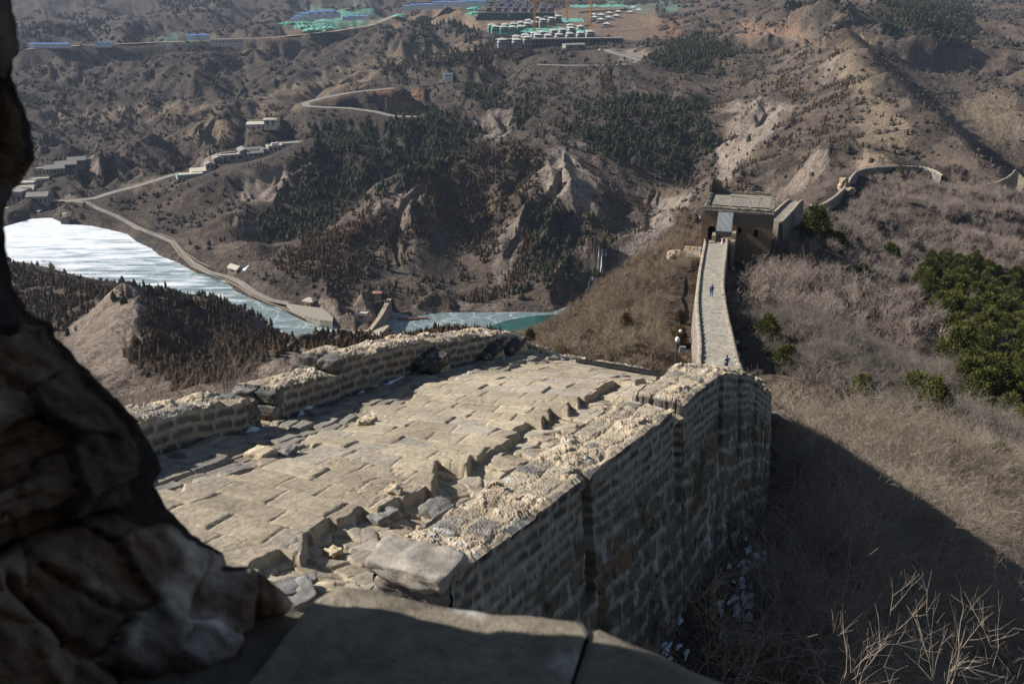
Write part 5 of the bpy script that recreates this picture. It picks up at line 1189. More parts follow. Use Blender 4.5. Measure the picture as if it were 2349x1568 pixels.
for k, (x, y, Y, w, d, h, lab, rf) in enumerate([(482, 383, 802, 7.5, 9, 4.6, 'detached grey gabled house at the near end of the lodge row', 'gable'), (500, 371, 812, 8, 13, 5.4, 'grey gabled house, second from the near end of the lodge row', 'gable'), (531, 362, 820, 21, 13, 4.6, 'broad flat roofed hall in the middle of the lodge row', 'flat'),
        (559, 354, 826, 8, 15, 5.8, 'tall grey gabled house right of the flat hall in the lodge row', 'gable'), (581, 349, 832, 14, 6.5, 4.6, 'low long roofed house behind the lodge row courtyard', 'gable'), (586, 357, 822, 13, 6.5, 4.4, 'low long roofed house in front of the lodge row courtyard', 'gable'), (604, 352, 834, 8, 9, 5.0, 'small gabled house closing the lodge row courtyard', 'gable'),
        (630, 344, 846, 12, 10, 5.4, 'cream flat roofed block with rooftop tanks beyond the lodge courtyard', 'flat'), (667, 333, 862, 22, 9, 3.6, 'long low cream block at the far end of the lodge row', 'flat')]):
    t = house(Yp(x, y+4, Y), LR, w, d, h, lab, rf, wins=3 if w > 7.9 else 2, wmat=wallcream if k > 6 else wallgrey, rmat=roofpale if rf == 'flat' else roofgrey)
    if k == 7: boxes('rooftop_tank', [(-2+1.9*q, -.4+1.9*q, 0, 2.2, h+.3, h+2.3) for q in range(3)], whitew, t)
    if k == 2: boxes('skylight', [(-8+1.8*q, -6.6+1.8*q, 2.5, 5.5, h+.26, h+1.2) for q in range(7)], roofgrey, t)
# --- small cream house near the road bend
t = house(Yp(621, 288, 905), 10, 11, 8, 6.0, 'lone two storey cream house below the road bends', 'hip', roofpale, wallcream, 2, rh=1.3, name='cream_house')
win_row(t, -4, 4, 2, .8, 1.9, -4); t = bld('paved_court', Yp(598, 283, 925), 10, 'pale rubble court left of the lone cream house', 'yard'); boxes('deck', [(-13, 9, -6, 10, -3, .5)], terrace_m, t)
# --- hotel village at the left edge
for k, (x, y, Y, w, d, h, lab, rf, rz) in enumerate([(36, 465, 742, 22, 14, 11, 'big grey three storey hotel block by the lake at the left edge', 'flat', -8), (62, 458, 752, 14, 12, 10.5, 'hotel wing with two sunlit pitched roofs', 'gable', 14), (92, 466, 738, 15, 11, 8, 'lower hotel wing with stepped gables toward the road', 'gable', 10), (60, 432, 778, 16, 12, 6.5, 'cream glazed hall with flat roof behind the hotel', 'flat', 12),
        (92, 418, 792, 15, 8, 4.5, 'terrace house with pool behind the glazed hall', 'flat', 18), (105, 399, 808, 16, 10, 6.5, 'grey house with rooftop boxes below the left hillside', 'flat', 18), (128, 396, 806, 15, 11, 6, 'dark tiled house left of the slope conifers', 'gable', 20), (154, 387, 818, 16, 10, 6, 'dark tiled house in the middle of the left terrace', 'gable', 20), (178, 376, 832, 14, 9, 5.5, 'small dark tiled house high on the left terrace', 'gable', 20), (200, 372, 838, 16, 8, 4.2, 'flat roofed annex at the upper end of the left terrace', 'flat', 18)]):
    t = house(Yp(x, y+4, Y), rz, w, d, h, lab, rf, rmat=roofpale if k in (1, 3, 4) else roofgrey, wmat=wallcream if k in (3, 4) else plain("hotel_stone", (.235, .21, .18), .9, .12, .5), wins=5 if w > 13 else 3, rh=2.4, name='hotel_house')
    if h > 8: win_row(t, -w/2+.8, w/2-.8, 5, h*.14, h*.3, -d/2)
t = bld('swimming_pool', Yp(52, 480, 728), 0, 'bright blue outdoor pool with pale curved deck below the hotel', 'pool'); boxes('deck', [(-15, 15, -6, 6, -4, .4)], plain("pool_deck", (.62, .60, .54), .8, .06), t); boxes('water', [(-12, 9, -3.6, 3.6, .41, .5)], plain("pool_blue", (.10, .34, .55), .2, .12), t)
# --- white and blue cabins on the far terraces
def cabin(x, y, Y, w, d, h, lab, rz=4, group='blue and white site cabins'):
    t = bld('site_cabin', Yp(x, y, Y, -.3), rz, lab, 'cabin', group); boxes('wall', [(-w/2, w/2, -d/2, d/2, -1.5, h)], whitew, t); hip('roof', -w/2, w/2, -d/2, d/2, h+.02, 1.0, .3, blueroof, t, gable=True); return t
for k, x in enumerate([78, 95, 110, 124, 137, 152]): cabin(x, 107, 1480, 9.5, 9, 4.8, 'site cabin in the row of six at the far left')
for k, x in enumerate([227, 240, 252]): cabin(x, 105, 1500, 8.5, 10, 5, 'site cabin in the row of three right of the far left row', group='cabins in the row of three')
cabin(442, 89, 1560, 15, 11, 6, 'two storey white cabin left of its twin above the cream school'); cabin(468, 88, 1565, 15, 11, 6, 'two storey white cabin right of its twin above the cream school')
t = house(Yp(522, 100, 1515), 8, 46, 13, 6, 'long cream two storey school block with flat roof by the far road', 'flat', roofpale, wallcream, 9, name='school_block')
for k, (x, y) in enumerate([(690, 45), (702, 38), (716, 42), (722, 35), (735, 40), (741, 34), (752, 40), (757, 33), (765, 38), (683, 50)]): cabin(x, y, 1690, 18, 14, 6, 'blue roofed cabin in the camp ringed by green netting', -12, 'blue roofed cabins in the netted camp')
for k, (x, y) in enumerate([(802, 44), (815, 42), (830, 42)]): cabin(x, y, 1700, 22, 7, 4, 'long low blue cabin right of the netted camp', -4, 'long low blue cabins')
for k, (x, y, w) in enumerate([(935, 22, 16), (957, 19, 22), (975, 18, 18), (990, 18, 18), (1003, 18, 18), (1040, 13, 70), (1075, 12, 30), (1092, 10, 36)]): cabin(x, y, 1830, w, 16, 7, 'big blue roofed shed by the top edge left of the villas', -3, 'blue roofed sheds by the top edge')
t = house(Yp(1029, 176, 1085), 5, 9, 5, 2.6, 'tiny white hut among the plantation rows', 'flat', villaroof, whitew, 2, name='white_hut')
t = house(Yp(1316-0, 113, 1275), 20, 26, 11, 6, 'grey gabled shed between the villas and the village road', 'gable', roofgrey, wallgrey, 2, name='old_shed'); 
t = bld('white_van', Yp(1376, 118, 1235, .4), 60, 'small white van parked by the grey shed on the village road', 'van')
bm = bmesh.new(); boxmesh(bm, -2.6, 1.6, -1.1, 1.1, .5, 2.6, -.12); boxmesh(bm, 1.6, 2.7, -1.08, 1.08, .5, 1.6); bm_link(bm, 'body', whitep, t)
for sx in (-1.7, 1.8):
    for sy in (-1.12, .92):
        bm = bmesh.new(); bmesh.ops.create_cone(bm, segments=14, radius1=.42, radius2=.42, depth=.2, cap_ends=True, matrix=Matrix.Translation((sx, sy+.1, .42))@Matrix.Rotation(math.pi/2, 4, 'X')); bm_link(bm, 'wheel', darkg, t)
boxes('windscreen', [(1.62, 1.66, -.95, .95, 1.65, 2.3)], darkg, t)
# --- villas under construction
def make_villa(kind, rz):
    w, d, h = (11.5, 10.5, 7.0); t = bld('villa', (0, 0, 0), rz, 'x', 'villa')
    wm = slatewall if kind == 'dark' else (net_m if kind == 'net' else concrete); rm = slateroof if kind == 'dark' else villaroof
    boxes('wall', [(-w/2, w/2, -d/2, d/2, -3.5, h*.55), (-w/2+1.2, w/2-1.2, -d/2+1.0, d/2-1, h*.55+.003, h)], wm, t)
    hip('roof', -w/2+1.2, w/2-1.2, -d/2+1, d/2-1, h+.02, 2.3, 1.2, rm, t, ridge=.48); hip('lower_roof', -w/2, w/2, -d/2, d/2, h*.55+.3, .9, .7, rm if kind != 'net' else net_m, t, ridge=.45)
    win_row(t, -w/2+1.6, w/2-1.6, 3, h*.64, h*.9, -d/2+1.0); win_row(t, -w/2+.6, w/2-.6, 3, .6, h*.42, -d/2)
    return t
slatewall = plain("dark_villa_wall", (.15, .14, .14), .9, .15, .4)
protoV = {}
def villa(kind, x, y, Y, rz, lab, grp, s=1.0):
    if kind not in protoV: t = make_villa(kind, rz); protoV[kind] = t
    else: t = copy_tree(protoV[kind])
    t.location = Yp(x, y, Y); t.rotation_euler = (0, 0, math.radians(rz)); t['label'] = lab; t['group'] = grp; t['category'] = 'villa'; t.scale = (s,)*3
Sx = lambda zx: (1900+zx/2.936)/1.744; Sy = lambda zy: (zy/2.936)/1.744
def Yfor(sy): return 1360+(90-sy)*7.2
for zx, zy in [(320, 500), (490, 460), (595, 440), (492, 500), (620, 470), (738, 440), (800, 405), (860, 445), (700, 420), (930, 385), (988, 435), (1030, 375), (1115, 425), (1135, 355), (1240, 335), (1125, 320), (1240, 415), (1350, 400)]:
    sy = Sy(zy+28); villa('concrete', Sx(zx), sy, Yfor(sy), 8, 'raw concrete villa with white hipped roof in the front rows over the arcade', 'concrete villas over the arcade', .95)
for zx, zy in [(200, 320), (240, 340), (355, 315), (340, 345), (455, 305), (445, 345), (545, 290), (540, 340), (630, 265)]:
    sy = Sy(zy+28); villa('net', Sx(zx), sy, Yfor(sy), 6, 'villa shell wrapped in green netting left of the first crane', 'netted villas at left', 1.0)
for zx, zy in [(740, 240), (800, 260), (840, 220), (900, 240), (930, 195), (980, 215), (620, 305), (700, 290)]:
    sy = Sy(zy+25); villa('concrete', Sx(zx), sy, Yfor(sy), 6, 'brick based villa shell in the stepped group between the cranes', 'villa shells between the cranes', 1.0)
for zx, zy in [(1400, 225), (1475, 250), (1480, 195), (1570, 225), (1575, 170), (1660, 205), (1680, 155), (1765, 130), (1820, 160), (1850, 105), (1920, 135), (1545, 305), (1390, 190)]:
    sy = Sy(zy+32); villa('concrete', Sx(zx), sy, Yfor(sy)+20, -14, 'pale grey villa on the stepped slope right of the tall crane', 'pale villas right of the tall crane', 1.05)
for r_, (zy, x0, x1, n) in enumerate([(100, 170, 890, 8), (70, 160, 900, 8), (48, 310, 790, 5), (25, 180, 860, 7), (8, 160, 860, 7)]):
    for k in range(n):
        zx = x0+(x1-x0)*k/(n-1)+rng.uniform(-8, 8); sy = Sy(zy+32); villa('dark', Sx(zx), sy, 1900+(60-zy)*2.5, 4, 'finished villa with dark grey roof in the dense estate at the top edge', 'dark roofed villas at the top edge', .92)
# retaining walls and arcade
t = bld('retaining_wall', Yp(Sx(480), Sy(185), 1660), 2, 'dark green retaining wall under the finished estate', 'wall'); boxes('face', [(-60, 62, 0, 3, -7, 4.5)], plain("dark_green_wall", (.045, .075, .055), .9, .3, .1), t); boxes('coping', [(-60, 62, -.4, 3.4, 4.503, 5.3)], roofgrey, t)
t = bld('arcade', Yp(Sx(1000), Sy(560), 1325), 7, 'long concrete arcade frame with dark open bays under the villas', 'building')
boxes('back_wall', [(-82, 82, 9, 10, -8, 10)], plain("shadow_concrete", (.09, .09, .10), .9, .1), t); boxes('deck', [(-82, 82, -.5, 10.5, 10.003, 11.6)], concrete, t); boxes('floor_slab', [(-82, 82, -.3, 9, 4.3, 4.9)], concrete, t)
for k in range(34): boxes('column', [(-82+k*4.95, -81.2+k*4.95, -.2, .6, -8, 4.297), (-82+k*4.95, -81.2+k*4.95, -.2, .6, 4.903, 10)], concrete, t)
for k, (zx0, zx1, zy, Y, w) in enumerate([(370, 1070, 345, 1500, 5), (560, 1300, 370, 1480, 8), (1030, 1260, 240, 1600, 14), (1150, 1750, 75, 1800, 12)]):
    p = at(Sx((zx0+zx1)/2), Sy(zy), Y=Y); L = (zx1-zx0)/2.936/4*Y/F*1.05
    gx0 = np.linspace(-L/2, L/2, 60); gy0 = np.linspace(-w, w, 14); A__, B__ = np.meshgrid(gx0, gy0, indexing='ij'); t = bld('green_netting', p, 4, ['green debris net fence under the netted villas', 'long green netting sheet across the slope below the second crane', 'heap of green netting between the cranes', 'green netting sheet along the top edge behind the cranes'][k], 'netting')
    zz_ = .8+1.6*fbm(A__*.12, B__*.2, 4, 77+k)+B__*.12; link('net', mesh_np('net', np.stack([A__, B__*(1+.3*vnoise(A__*.15, B__*0, k)), zz_], -1).reshape(-1, 3), gridfaces(60, 14), net_m, True), t)
for k, (x, y, Y) in enumerate([(722, 66, 1590), (750, 62, 1600), (700, 60, 1620), (690, 52, 1650), (740, 56, 1630), (662, 52, 1640), (1090, 18, 1780), (1085, 30, 1720), (915, 34, 1770)]):
    A__, B__ = np.meshgrid(np.linspace(-18, 18, 40), np.linspace(-9, 9, 24), indexing='ij'); m_ = np.hypot(A__/18, B__/9); zz_ = 2.6*(1-m_**2)+1.5*fbm(A__*.2, B__*.2, 4, 91+k)
    t = bld('green_netting', Yp(x, y, Y, -.8), 10*k, 'crumpled heap of green netting over earth near the blue roofed cabins', 'netting', 'heaps of green netting'); link('net', mesh_np('net', np.stack([A__, B__, zz_], -1).reshape(-1, 3), gridfaces(40, 24), net_m, True), t)
# cranes
craneo = plain("crane_orange", (.55, .27, .05), .6, .12); craneb = plain("crane_blue", (.08, .14, .30), .6, .12)
def crane(x, y, Y, h, jib, rz, lab, mat, w=2.0):
    t = bld('tower_crane', Yp(x, y, Y), rz, lab, 'crane')
    def lattice(nm, p, q, w_, n_):
        bm = bmesh.new(); p = np.array(p, float); q = np.array(q, float); d = (q-p)/np.linalg.norm(q-p); a = np.cross(d, [0, 1, .01]); a /= np.linalg.norm(a); b = np.cross(d, a); cs = [(i*w_/2*a+j*w_/2*b) for i, j in ((-1, -1), (1, -1), (1, 1), (-1, 1))]
        def bar(u, v, r=.16):
            u = np.array(u); v = np.array(v); dd = (v-u)/np.linalg.norm(v-u); e = np.cross(dd, [.3, .5, .8]); e /= np.linalg.norm(e); f = np.cross(dd, e); vs = [bm.verts.new(pp+r*(e*i+f*j)) for pp in (u, v) for i, j in ((-1, -1), (1, -1), (1, 1), (-1, 1))]
            for k in range(4): bm.faces.new((vs[k], vs[(k+1) % 4], vs[4+(k+1) % 4], vs[4+k]))
        for c in cs: bar(p+c, q+c, .24)
        for s in range(n_):
            u = p+(q-p)*s/n_; v = p+(q-p)*(s+1)/n_
            for k in range(4): bar(u+cs[k], v+cs[(k+1) % 4], .13); bar(u+cs[k], u+cs[(k+1) % 4], .13)
        bm_link(bm, nm, mat, t)
    lattice('mast', (0, 0, 0), (0, 0, h), w, int(h/3)); lattice('jib', (1, 0, h+1), (jib, 0, h+2), 1.3, int(jib/3)); lattice('counter_jib', (-1, 0, h+1), (-13, 0, h+1), 1.3, 4); lattice('top', (0, 0, h+1), (0, 0, h+8), .9, 3)
    boxes('cab', [(-1.4, 1.4, -2.8, -1.1, h-1.5, h+.9)], mat, t); boxes('counterweight', [(-13, -10.5, -1.2, 1.2, h-1.2, h+.3)], concrete, t)
crane(Sx(697), Sy(385), 1440, 40, 26, 20, 'nearest orange crane, its foot behind the left villa rows', craneo)
crane(Sx(1080), Sy(235), 1580, 48, 30, 5, 'middle orange crane with its head at the top edge', craneo); crane(Sx(1357), Sy(300), 1500, 75, 40, 30, 'tallest orange crane rising out of the top edge', craneo, 2.6); crane(Sx(398), Sy(190), 1650, 22, 14, 70, 'short blue crane in front of the finished estate', craneb)
# power poles
def pylon(x, y, Y, h, lab, mat=None):
    t = bld('utility_pole', Yp(x, y, Y), 0, lab, 'utility pole', 'utility poles'); bm = bmesh.new(); bmesh.ops.create_cone(bm, segments=8, radius1=.28, radius2=.18, depth=h, cap_ends=True, matrix=Matrix.Translation((0, 0, h/2))); bm_link(bm, 'pole', mat or darkpole, t); boxes('crossarm', [(-1.6, 1.6, -.1, .1, h-1.2, h-1.0), (-1.2, 1.2, -.1, .1, h-2.6, h-2.4)], mat or darkpole, t)
darkpole = plain("dark_pole", (.06, .055, .05), .8, .2); palep = plain("pale_pole", (.45, .44, .42), .7, .1)
for k, (x, y, Y, h, lab) in enumerate([(1348, 114, 1260, 34, 'tall dark pole left of the white van'), (1380, 112, 1265, 34, 'tall dark pole just behind the white van'), (1036, 158, 1130, 9, 'thin pole in the plantation above the white hut'), (690, 224, 1020, 9, 'thin pole at the road bend'), (886, 250, 980, 11, 'pale pole above the road cutting'), (1810, 50, 1240, 12, 'pole above the mountain road'), (1838, 60, 1215, 12, 'pole by the end of the mountain road'), (1830, 98, 1180, 10, 'pole below the mountain road bend'), (2002, 96, 1060, 12, 'pole on the shaded mountain flank, left one'), (2080, 106, 1100, 12, 'pole on the shaded mountain flank, right one'), (1390, 60, 1500, 12, 'pole in the villa site')]): pylon(x, y, Y, h, lab, palep if k in (4, 5) else None)
# --- lakeside hut, pavilion, dam, fences
hp = at(541, 622, z=4.0); t = house((hp[0], hp[1], 3.2), -38, 8.5, 5.2, 3.2, 'small stone hut with pale ribbed gable roof beside the lake road', 'gable', roofpale, plain("hut_stone", (.22, .185, .14), .9, .2, 1), 1, rh=2.0, over=.4, name='stone_hut')
ip = at(563, 626, z=4.2); snow_patch('frozen_pond', [(ip[0], ip[1], float(ground(ip[0], ip[1]))+.3)], 3.6, 4, 1.6, ground)
pp = at(712, 700, z=2.6); t = bld('pavilion', (pp[0], pp[1], 2.9), -20, 'open timber pavilion with pale pyramid roof on the lakeside plaza', 'pavilion'); hip('roof', -2.9, 2.9, -2.5, 2.5, 3.0, 1.5, .7, roofpale, t, ridge=.42)
for sx in (-2.7, 0, 2.7):
    for sy in (-2.3, 2.3): boxes('post', [(sx-.12, sx+.12, sy-.12, sy+.12, -.5, 3.0)], rust, t)
boxes('bench', [(-2.6, 2.6, 1.7, 2.1, .35, .45), (-2.6, -2.2, -1.5, 1.6, .35, .45)], rust, t)
plz = [at(x, y, z=3.0) for x, y in [(655, 695), (690, 700), (740, 706), (764, 727), (763, 740), (735, 735), (700, 722), (672, 708)]]
bm = bmesh.new(); top = [bm.verts.new((p[0], p[1], 3.15)) for p in plz]; bot = [bm.verts.new((p[0], p[1], -1.0)) for p in plz]; bm.faces.new(top)
for k in range(len(top)): bm.faces.new((top[k], bot[k], bot[(k+1) % len(top)], top[(k+1) % len(top)]))
o = bm_link(bm, 'plaza', plain("plaza_paving", (.30, .27, .22), .9, .15, .6)); o['kind'] = 'structure'
railm = plain("pale_railing", (.42, .34, .24), .9, .15)
def fence(pts, h, lab, nm='stone_railing', sp_=3.0, mat=None, post=.14):
    P = np.array(dens(pts, sp_)); t = thing(nm, tuple(P[0]), lab, 'railing'); o0 = P[0]
    bm = bmesh.new()
    for q_ in P: boxmesh(bm, q_[0]-o0[0]-post, q_[0]-o0[0]+post, q_[1]-o0[1]-post, q_[1]-o0[1]+post, q_[2]-o0[2]-.6, q_[2]-o0[2]+h)
    bm_link(bm, 'posts', mat or railm, t); t.children[-1]['kind'] = 'stuff'
    bm = bmesh.new()
    for z_ in (h*.9, h*.5):
        for a, b in zip(P[:-1], P[1:]):
            a = a-o0; b = b-o0; vs = []
            n_ = np.array([-(b-a)[1], (b-a)[0]]); n_ = n_/(np.linalg.norm(n_)+1e-9)*.1
            for e in (a, b):
                for s_ in (-1, 1):
                    for zz in (-.09, .09): vs.append(bm.verts.new((e[0]+n_[0]*s_, e[1]+n_[1]*s_, e[2]+z_+zz)))
            for f in ((0, 1, 3, 2), (4, 6, 7, 5), (0, 4, 5, 1), (2, 3, 7, 6)): bm.faces.new([vs[i] for i in f])
    bmesh.ops.remove_doubles(bm, verts=bm.verts[:], dist=.02); bm_link(bm, 'rail', mat or railm, t)
fence([at(x, y, z=3.2) for x, y in [(392, 556), (416, 588), (440, 612), (480, 631), (517, 643), (545, 658), (575, 678), (612, 694), (645, 706), (668, 716), (700, 730), (735, 737), (763, 740)]], 1.0, 'pale railing along the lake side of the road and plaza')
fence([at(x, y, z=4.2) for x, y in [(340, 532), (368, 536), (398, 548), (424, 578), (455, 600), (480, 612)]], .5, 'low kerb wall on the hill side of the lakeside road', 'kerb_wall', 2.2)
# dam
dm = thing('dam', (0, 0, 0), 'concrete dam with narrow crest walk and sloping spillway between the frozen pools', 'dam'); dconc = plain("dam_concrete", (.36, .30, .22), .9, .18, .3)
A1 = np.array(at(893, 684, z=5.5)); A2 = np.array(at(872, 724, z=5.0)); A3 = np.array(at(846, 758, z=1.2)); A4 = np.array(at(820, 757, z=1.0))
def prism(nm, p, q, wl, wr, zt0, zt1, zb, mat):
    d = (q-p)[:2]; d = d/np.linalg.norm(d); n_ = np.array([-d[1], d[0]]); bm = bmesh.new(); vs = []
    for e, zt in ((p, zt0), (q, zt1)):
        vs += [bm.verts.new((*(e[:2]+n_*wl[0]), zt)), bm.verts.new((*(e[:2]-n_*wr[0]), zt)), bm.verts.new((*(e[:2]-n_*wr[1]), zb)), bm.verts.new((*(e[:2]+n_*wl[1]), zb))]
    for f in ((0, 1, 5, 4), (1, 2, 6, 5), (2, 3, 7, 6), (3, 0, 4, 7), (0, 3, 2, 1), (4, 5, 6, 7)): bm.faces.new([vs[i] for i in f])
    return bm_link(bm, nm, mat, dm)
prism('crest', A1, A2, (1.2, 1.2), (1.2, 2.6), 5.5, 5.2, -5, dconc); prism('crest', A2, A3, (1.2, 1.2), (1.0, 2.6), 5.2, 1.3, -5, dconc); prism('wing_wall', A3, A4, (.8, .8), (.8, .8), 1.3, 1.2, -4, dconc)
B1 = np.array(at(879, 742, z=2)); B2 = np.array(at(832, 786, z=1)); prism('spillway', B1, B2, (3.5, 4), (1.5, 6), 1.5, .5, -5, plain("spillway_concrete", (.44, .37, .28), .9, .2, .3))
P0_ = (A1+A2)/2
rl_ = []
for k in range(9):
    e = A1+(A2-A1)*k/8; rl_.append((e[0]-1.1-.05, e[0]-1.1+.05, e[1]-.05, e[1]+.05, 5.2, 6.4))
o = boxes('guard_rail', rl_, metal, dm); o['kind'] = 'stuff'
gh = at(866, 730, z=4); t = house((gh[0]-8, gh[1]+2, 3.0), -12, 6.5, 5, 3.2, 'small grey gatehouse with flat pale roof beside the dam', 'flat', roofpale, wallgrey, 1, name='gatehouse')
kp = at(876, 703, z=7); t = bld('kiosk', (kp[0]-4, kp[1]+14, 8.0), 0, 'tiny hut with reddish flat roof on the bank above the dam', 'hut'); hip('roof', -2.2, 2.2, -1.6, 1.6, 2.4, .5, .4, plain("rust_roof", (.33, .17, .11), .8, .15), t); boxes('wall', [(-1.6, 1.6, -1.2, 1.2, -3, 2.3)], wallgrey, t)
fence([at(x, y, z=7.0) for x, y in [(808, 706), (830, 700), (850, 696), (872, 693), (892, 690)]], 1.1, 'pale railing on the path leading to the dam', sp_=2.0)
jp = at(935, 722, z=.5); t = thing('wooden_jetty', (jp[0], jp[1]+1, RZ+.2), 'broken timber jetty lying on the ice near the dam', 'jetty'); boxes('deck', [(-6, 5, -1, 1, .3, .55), (2, 11, .5, 2, .31, .5)], rust, t); boxes('piles', [(x, x+.25, -.9, -.7, -1, 1.5) for x in (-5, -1, 3)], rust, t); t.children[-1]['kind'] = 'stuff'
# snow covered cascade in the ravine
cas = []
for x, y in dens([(1340, 694), (1346, 672), (1354, 648), (1364, 626), (1374, 603), (1384, 578)], 5):
    p = hit(x, y, 400); p.y > 500 and cas.append((p.x, p.y, p.z+.15))
snow_patch('frozen_cascade', cas, .6, 9, 2.4, ground)
# distant stone gate by the lake
gp = at(147, 505, z=3); t = bld('boulder_statue', (gp[0], gp[1]+3, 1.5), 0, 'pale round boulder monument on a dark plinth at the lake shore', 'monument'); boxes('plinth', [(-3, 3, -2, 2, -3, 3.2)], plain("dark_plinth", (.10, .09, .08), .9, .2), t)
b_ = rough_block('boulder', (3.2, 2.8, 3.4), 881, TAN*1.2, t, 12, .3); b_.location = (0, 0, 4.7)
# ================================================================== VEGETATION
rs_ = np.random.RandomState(11)
def leafmat(name, c1, c2, sc_=2.0, rough=.9):
    n = N(name, rough, .12); inf = n.t.nodes.new("ShaderNodeObjectInfo")
    r = n.ramp(n.noise(sc_, 4, .7), [(.3, c1), (.7, c2)])
    n.col(n.mix(1.0, r, n.ramp(inf.outputs["Random"], [(0, (.75, .78, .75)), (1, (1.25, 1.2, 1.15))]), 'MULTIPLY')); return n.m
JUN_M = leafmat("juniper_foliage", (.050, .034, .020), (.120, .078, .042), .8); PIN_M = leafmat("pine_foliage", (.022, .030, .018), (.062, .068, .034), .25)
DPN_M = leafmat("dark_conifer", (.022, .026, .020), (.05, .05, .038), .6)
NEED_M = leafmat("pine_needles", (.045, .058, .016), (.150, .148, .042), 1.6); BARK_M = plain("bark", (.12, .09, .07), .95, .3, 6)
TWIG_M = leafmat("grey_twigs", (.18, .150, .13), (.34, .288, .25), .12); TWIGN_M = leafmat("tan_twigs", (.21, .172, .138), (.36, .30, .245), .9); TWIGO_M = leafmat("russet_twigs", (.19, .145, .11), (.42, .32, .24), .12)
SCRUB_M = leafmat("grey_scrub", (.048, .042, .040), (.100, .088, .080), .25)
def lumpy(seed, w, h, pw, rings=5, seg=8, jit=.28):
    rg = np.random.RandomState(seed); co = [(0, 0, h*1.02)]
    for i in range(1, rings+1):
        t = i/rings; z = h*(1-t)*.96+.04*h; r = w/2*(t**pw)*(1.0 if i < rings else .62)
        for k in range(seg):
            a = 2*math.pi*(k+.5*(i % 2))/seg; rr = r*(1+jit*(rg.rand()*2-1)); co.append((rr*math.cos(a), rr*math.sin(a), z+h*.07*(rg.rand()-.5)))
    fa = []
    for k in range(seg): fa.append((0, 1+k, 1+(k+1) % seg))
    for i in range(rings-1):
        for k in range(seg):
            a = 1+i*seg+k; b = 1+i*seg+(k+1) % seg; c = a+seg; d = b+seg; fa.append((a, c, d)); fa.append((a, d, b))
    return np.array(co), np.array(fa)
def spray(seed, w, h, n, s, shape='cone', out=.4):
    """closed core plus many small leaf clumps standing out of it"""
    rg = np.random.RandomState(seed); co, fa = lumpy(seed, w*.8, h*.94, .62 if shape == 'cone' else .45)
    T = []; F_ = []
    for k in range(n):
        t = rg.rand()**.8; z = h*(1-t)*.97; r = w/2*((t**.62) if shape == 'cone' else math.sqrt(max(0.05, 1-(2*t-1)**2)))*(.75+out*rg.rand()); a = rg.rand()*2*math.pi
        c = np.array([r*math.cos(a), r*math.sin(a), z]); d = rg.randn(3, 3)*s; b = len(co)+len(T); T += list(c+d); F_.append((b, b+1, b+2))
    return np.r_[co, np.array(T)], np.r_[fa, np.array(F_)]
JUN = [spray(900+i, 1.0*q, 1.75*q2, 26, .085) for i, (q, q2) in enumerate([(1, 1), (.85, 1.1), (1.1, .9), (.95, 1.0), (1.15, .8)])]
PIN = [spray(920+i, 1.25*q, 1.5, 44, .11, 'ball' if i % 2 else 'cone', .5) for i, q in enumerate([1, .9, 1.15, 1.05])]
BUSH = [spray(940+i, 1.5, .9, 30, .13, 'ball', .5) for i in range(4)]
def merge(protos, pos, sc_, idx, rot, flat=None):
    V_ = []; F_ = []; b = 0
    for k, (pc, pf) in enumerate(protos):
        m = idx == k; n_ = m.sum()
        if not n_: continue
        c, s = np.cos(rot[m])[:, None], np.sin(rot[m])[:, None]; S = sc_[m][:, None]; Sz = S*(1 if flat is None else flat[m][:, None])
        x = (pc[None, :, 0]*c-pc[None, :, 1]*s)*S+pos[m, 0][:, None]; y = (pc[None, :, 0]*s+pc[None, :, 1]*c)*S+pos[m, 1][:, None]; z = pc[None, :, 2]*Sz+pos[m, 2][:, None]
        V_.append(np.stack([x, y, z], -1).reshape(-1, 3)); F_.append((pf[None]+(np.arange(n_)*len(pc))[:, None, None]).reshape(-1, pf.shape[1])+b); b += n_*len(pc)
    return np.concatenate(V_), np.concatenate(F_)
dAz = np.gradient(az)[:, None]; dR = np.gradient(np.exp(lr))[None]
AREA = dAz*R*dR
nearvis = ELEV >= RUNMAX-6.0/R
okg = nearvis & (np.abs(AZ) < math.radians(31)) & (sA > 3) & (sB > 3) & (w2d > 6)
roadd = np.full(TZ.shape, 1e9)
for nm, (ln, w) in road_lines.items(): roadd = np.minimum(roadd, polydist(TX, TY, [p[:2] for p in dens(ln, 25)], False))
bmask = np.zeros(TZ.shape, bool)
for q_ in build_img: bmask |= inpoly(SX, SY, q_) & (R > 400)
okg &= (roadd > 8) & ~bmask & ~(site & (R > 1000)) & ~grn
def sample(dens_):
    lam = dens_*AREA*okg; k = rs_.poisson(np.clip(lam, 0, 3)); i, j = np.nonzero(k)
    rep = k[i, j]; i = np.repeat(i, rep); j = np.repeat(j, rep)
    fi = i+rs_.rand(len(i))-.5; fj = j+rs_.rand(len(i))-.5
    u = np.interp(fi, np.arange(len(az)), az); r = np.exp(np.interp(fj, np.arange(len(lr)), lr))
    x = r*np.sin(u); y = r*np.cos(u); return np.stack([x, y, ground(x, y)], 1), i, j
clump = smooth(.02, .3, fbm(TX/22, TY/22, 3, 951))
bm_ = bl(bare, 3)
dj = bl(jb, 6)*.22*(.35+.65*smooth(-.35, .1, fbm(TX/16, TY/16, 3, 950)))+bl(jm, 8)*.075*clump+pg*.016+((R > 380) & (R < 1150) & ~field)*.013*clump
dj = dj*(1-.9*bm_)*(R < 1500)
dp = bl(pg, 8)*.055*(.35+.8*smooth(-.3, .25, fbm(TX/25, TY/25, 3, 957)))+((R > 400) & (R < 1200) & ~field)*.0016*smooth(.0, .4, fbm(TX/50, TY/50, 3, 953))
right_ = (TX > 0.24*TY) & (R < 480)
dj *= ~right_; dp *= ~right_
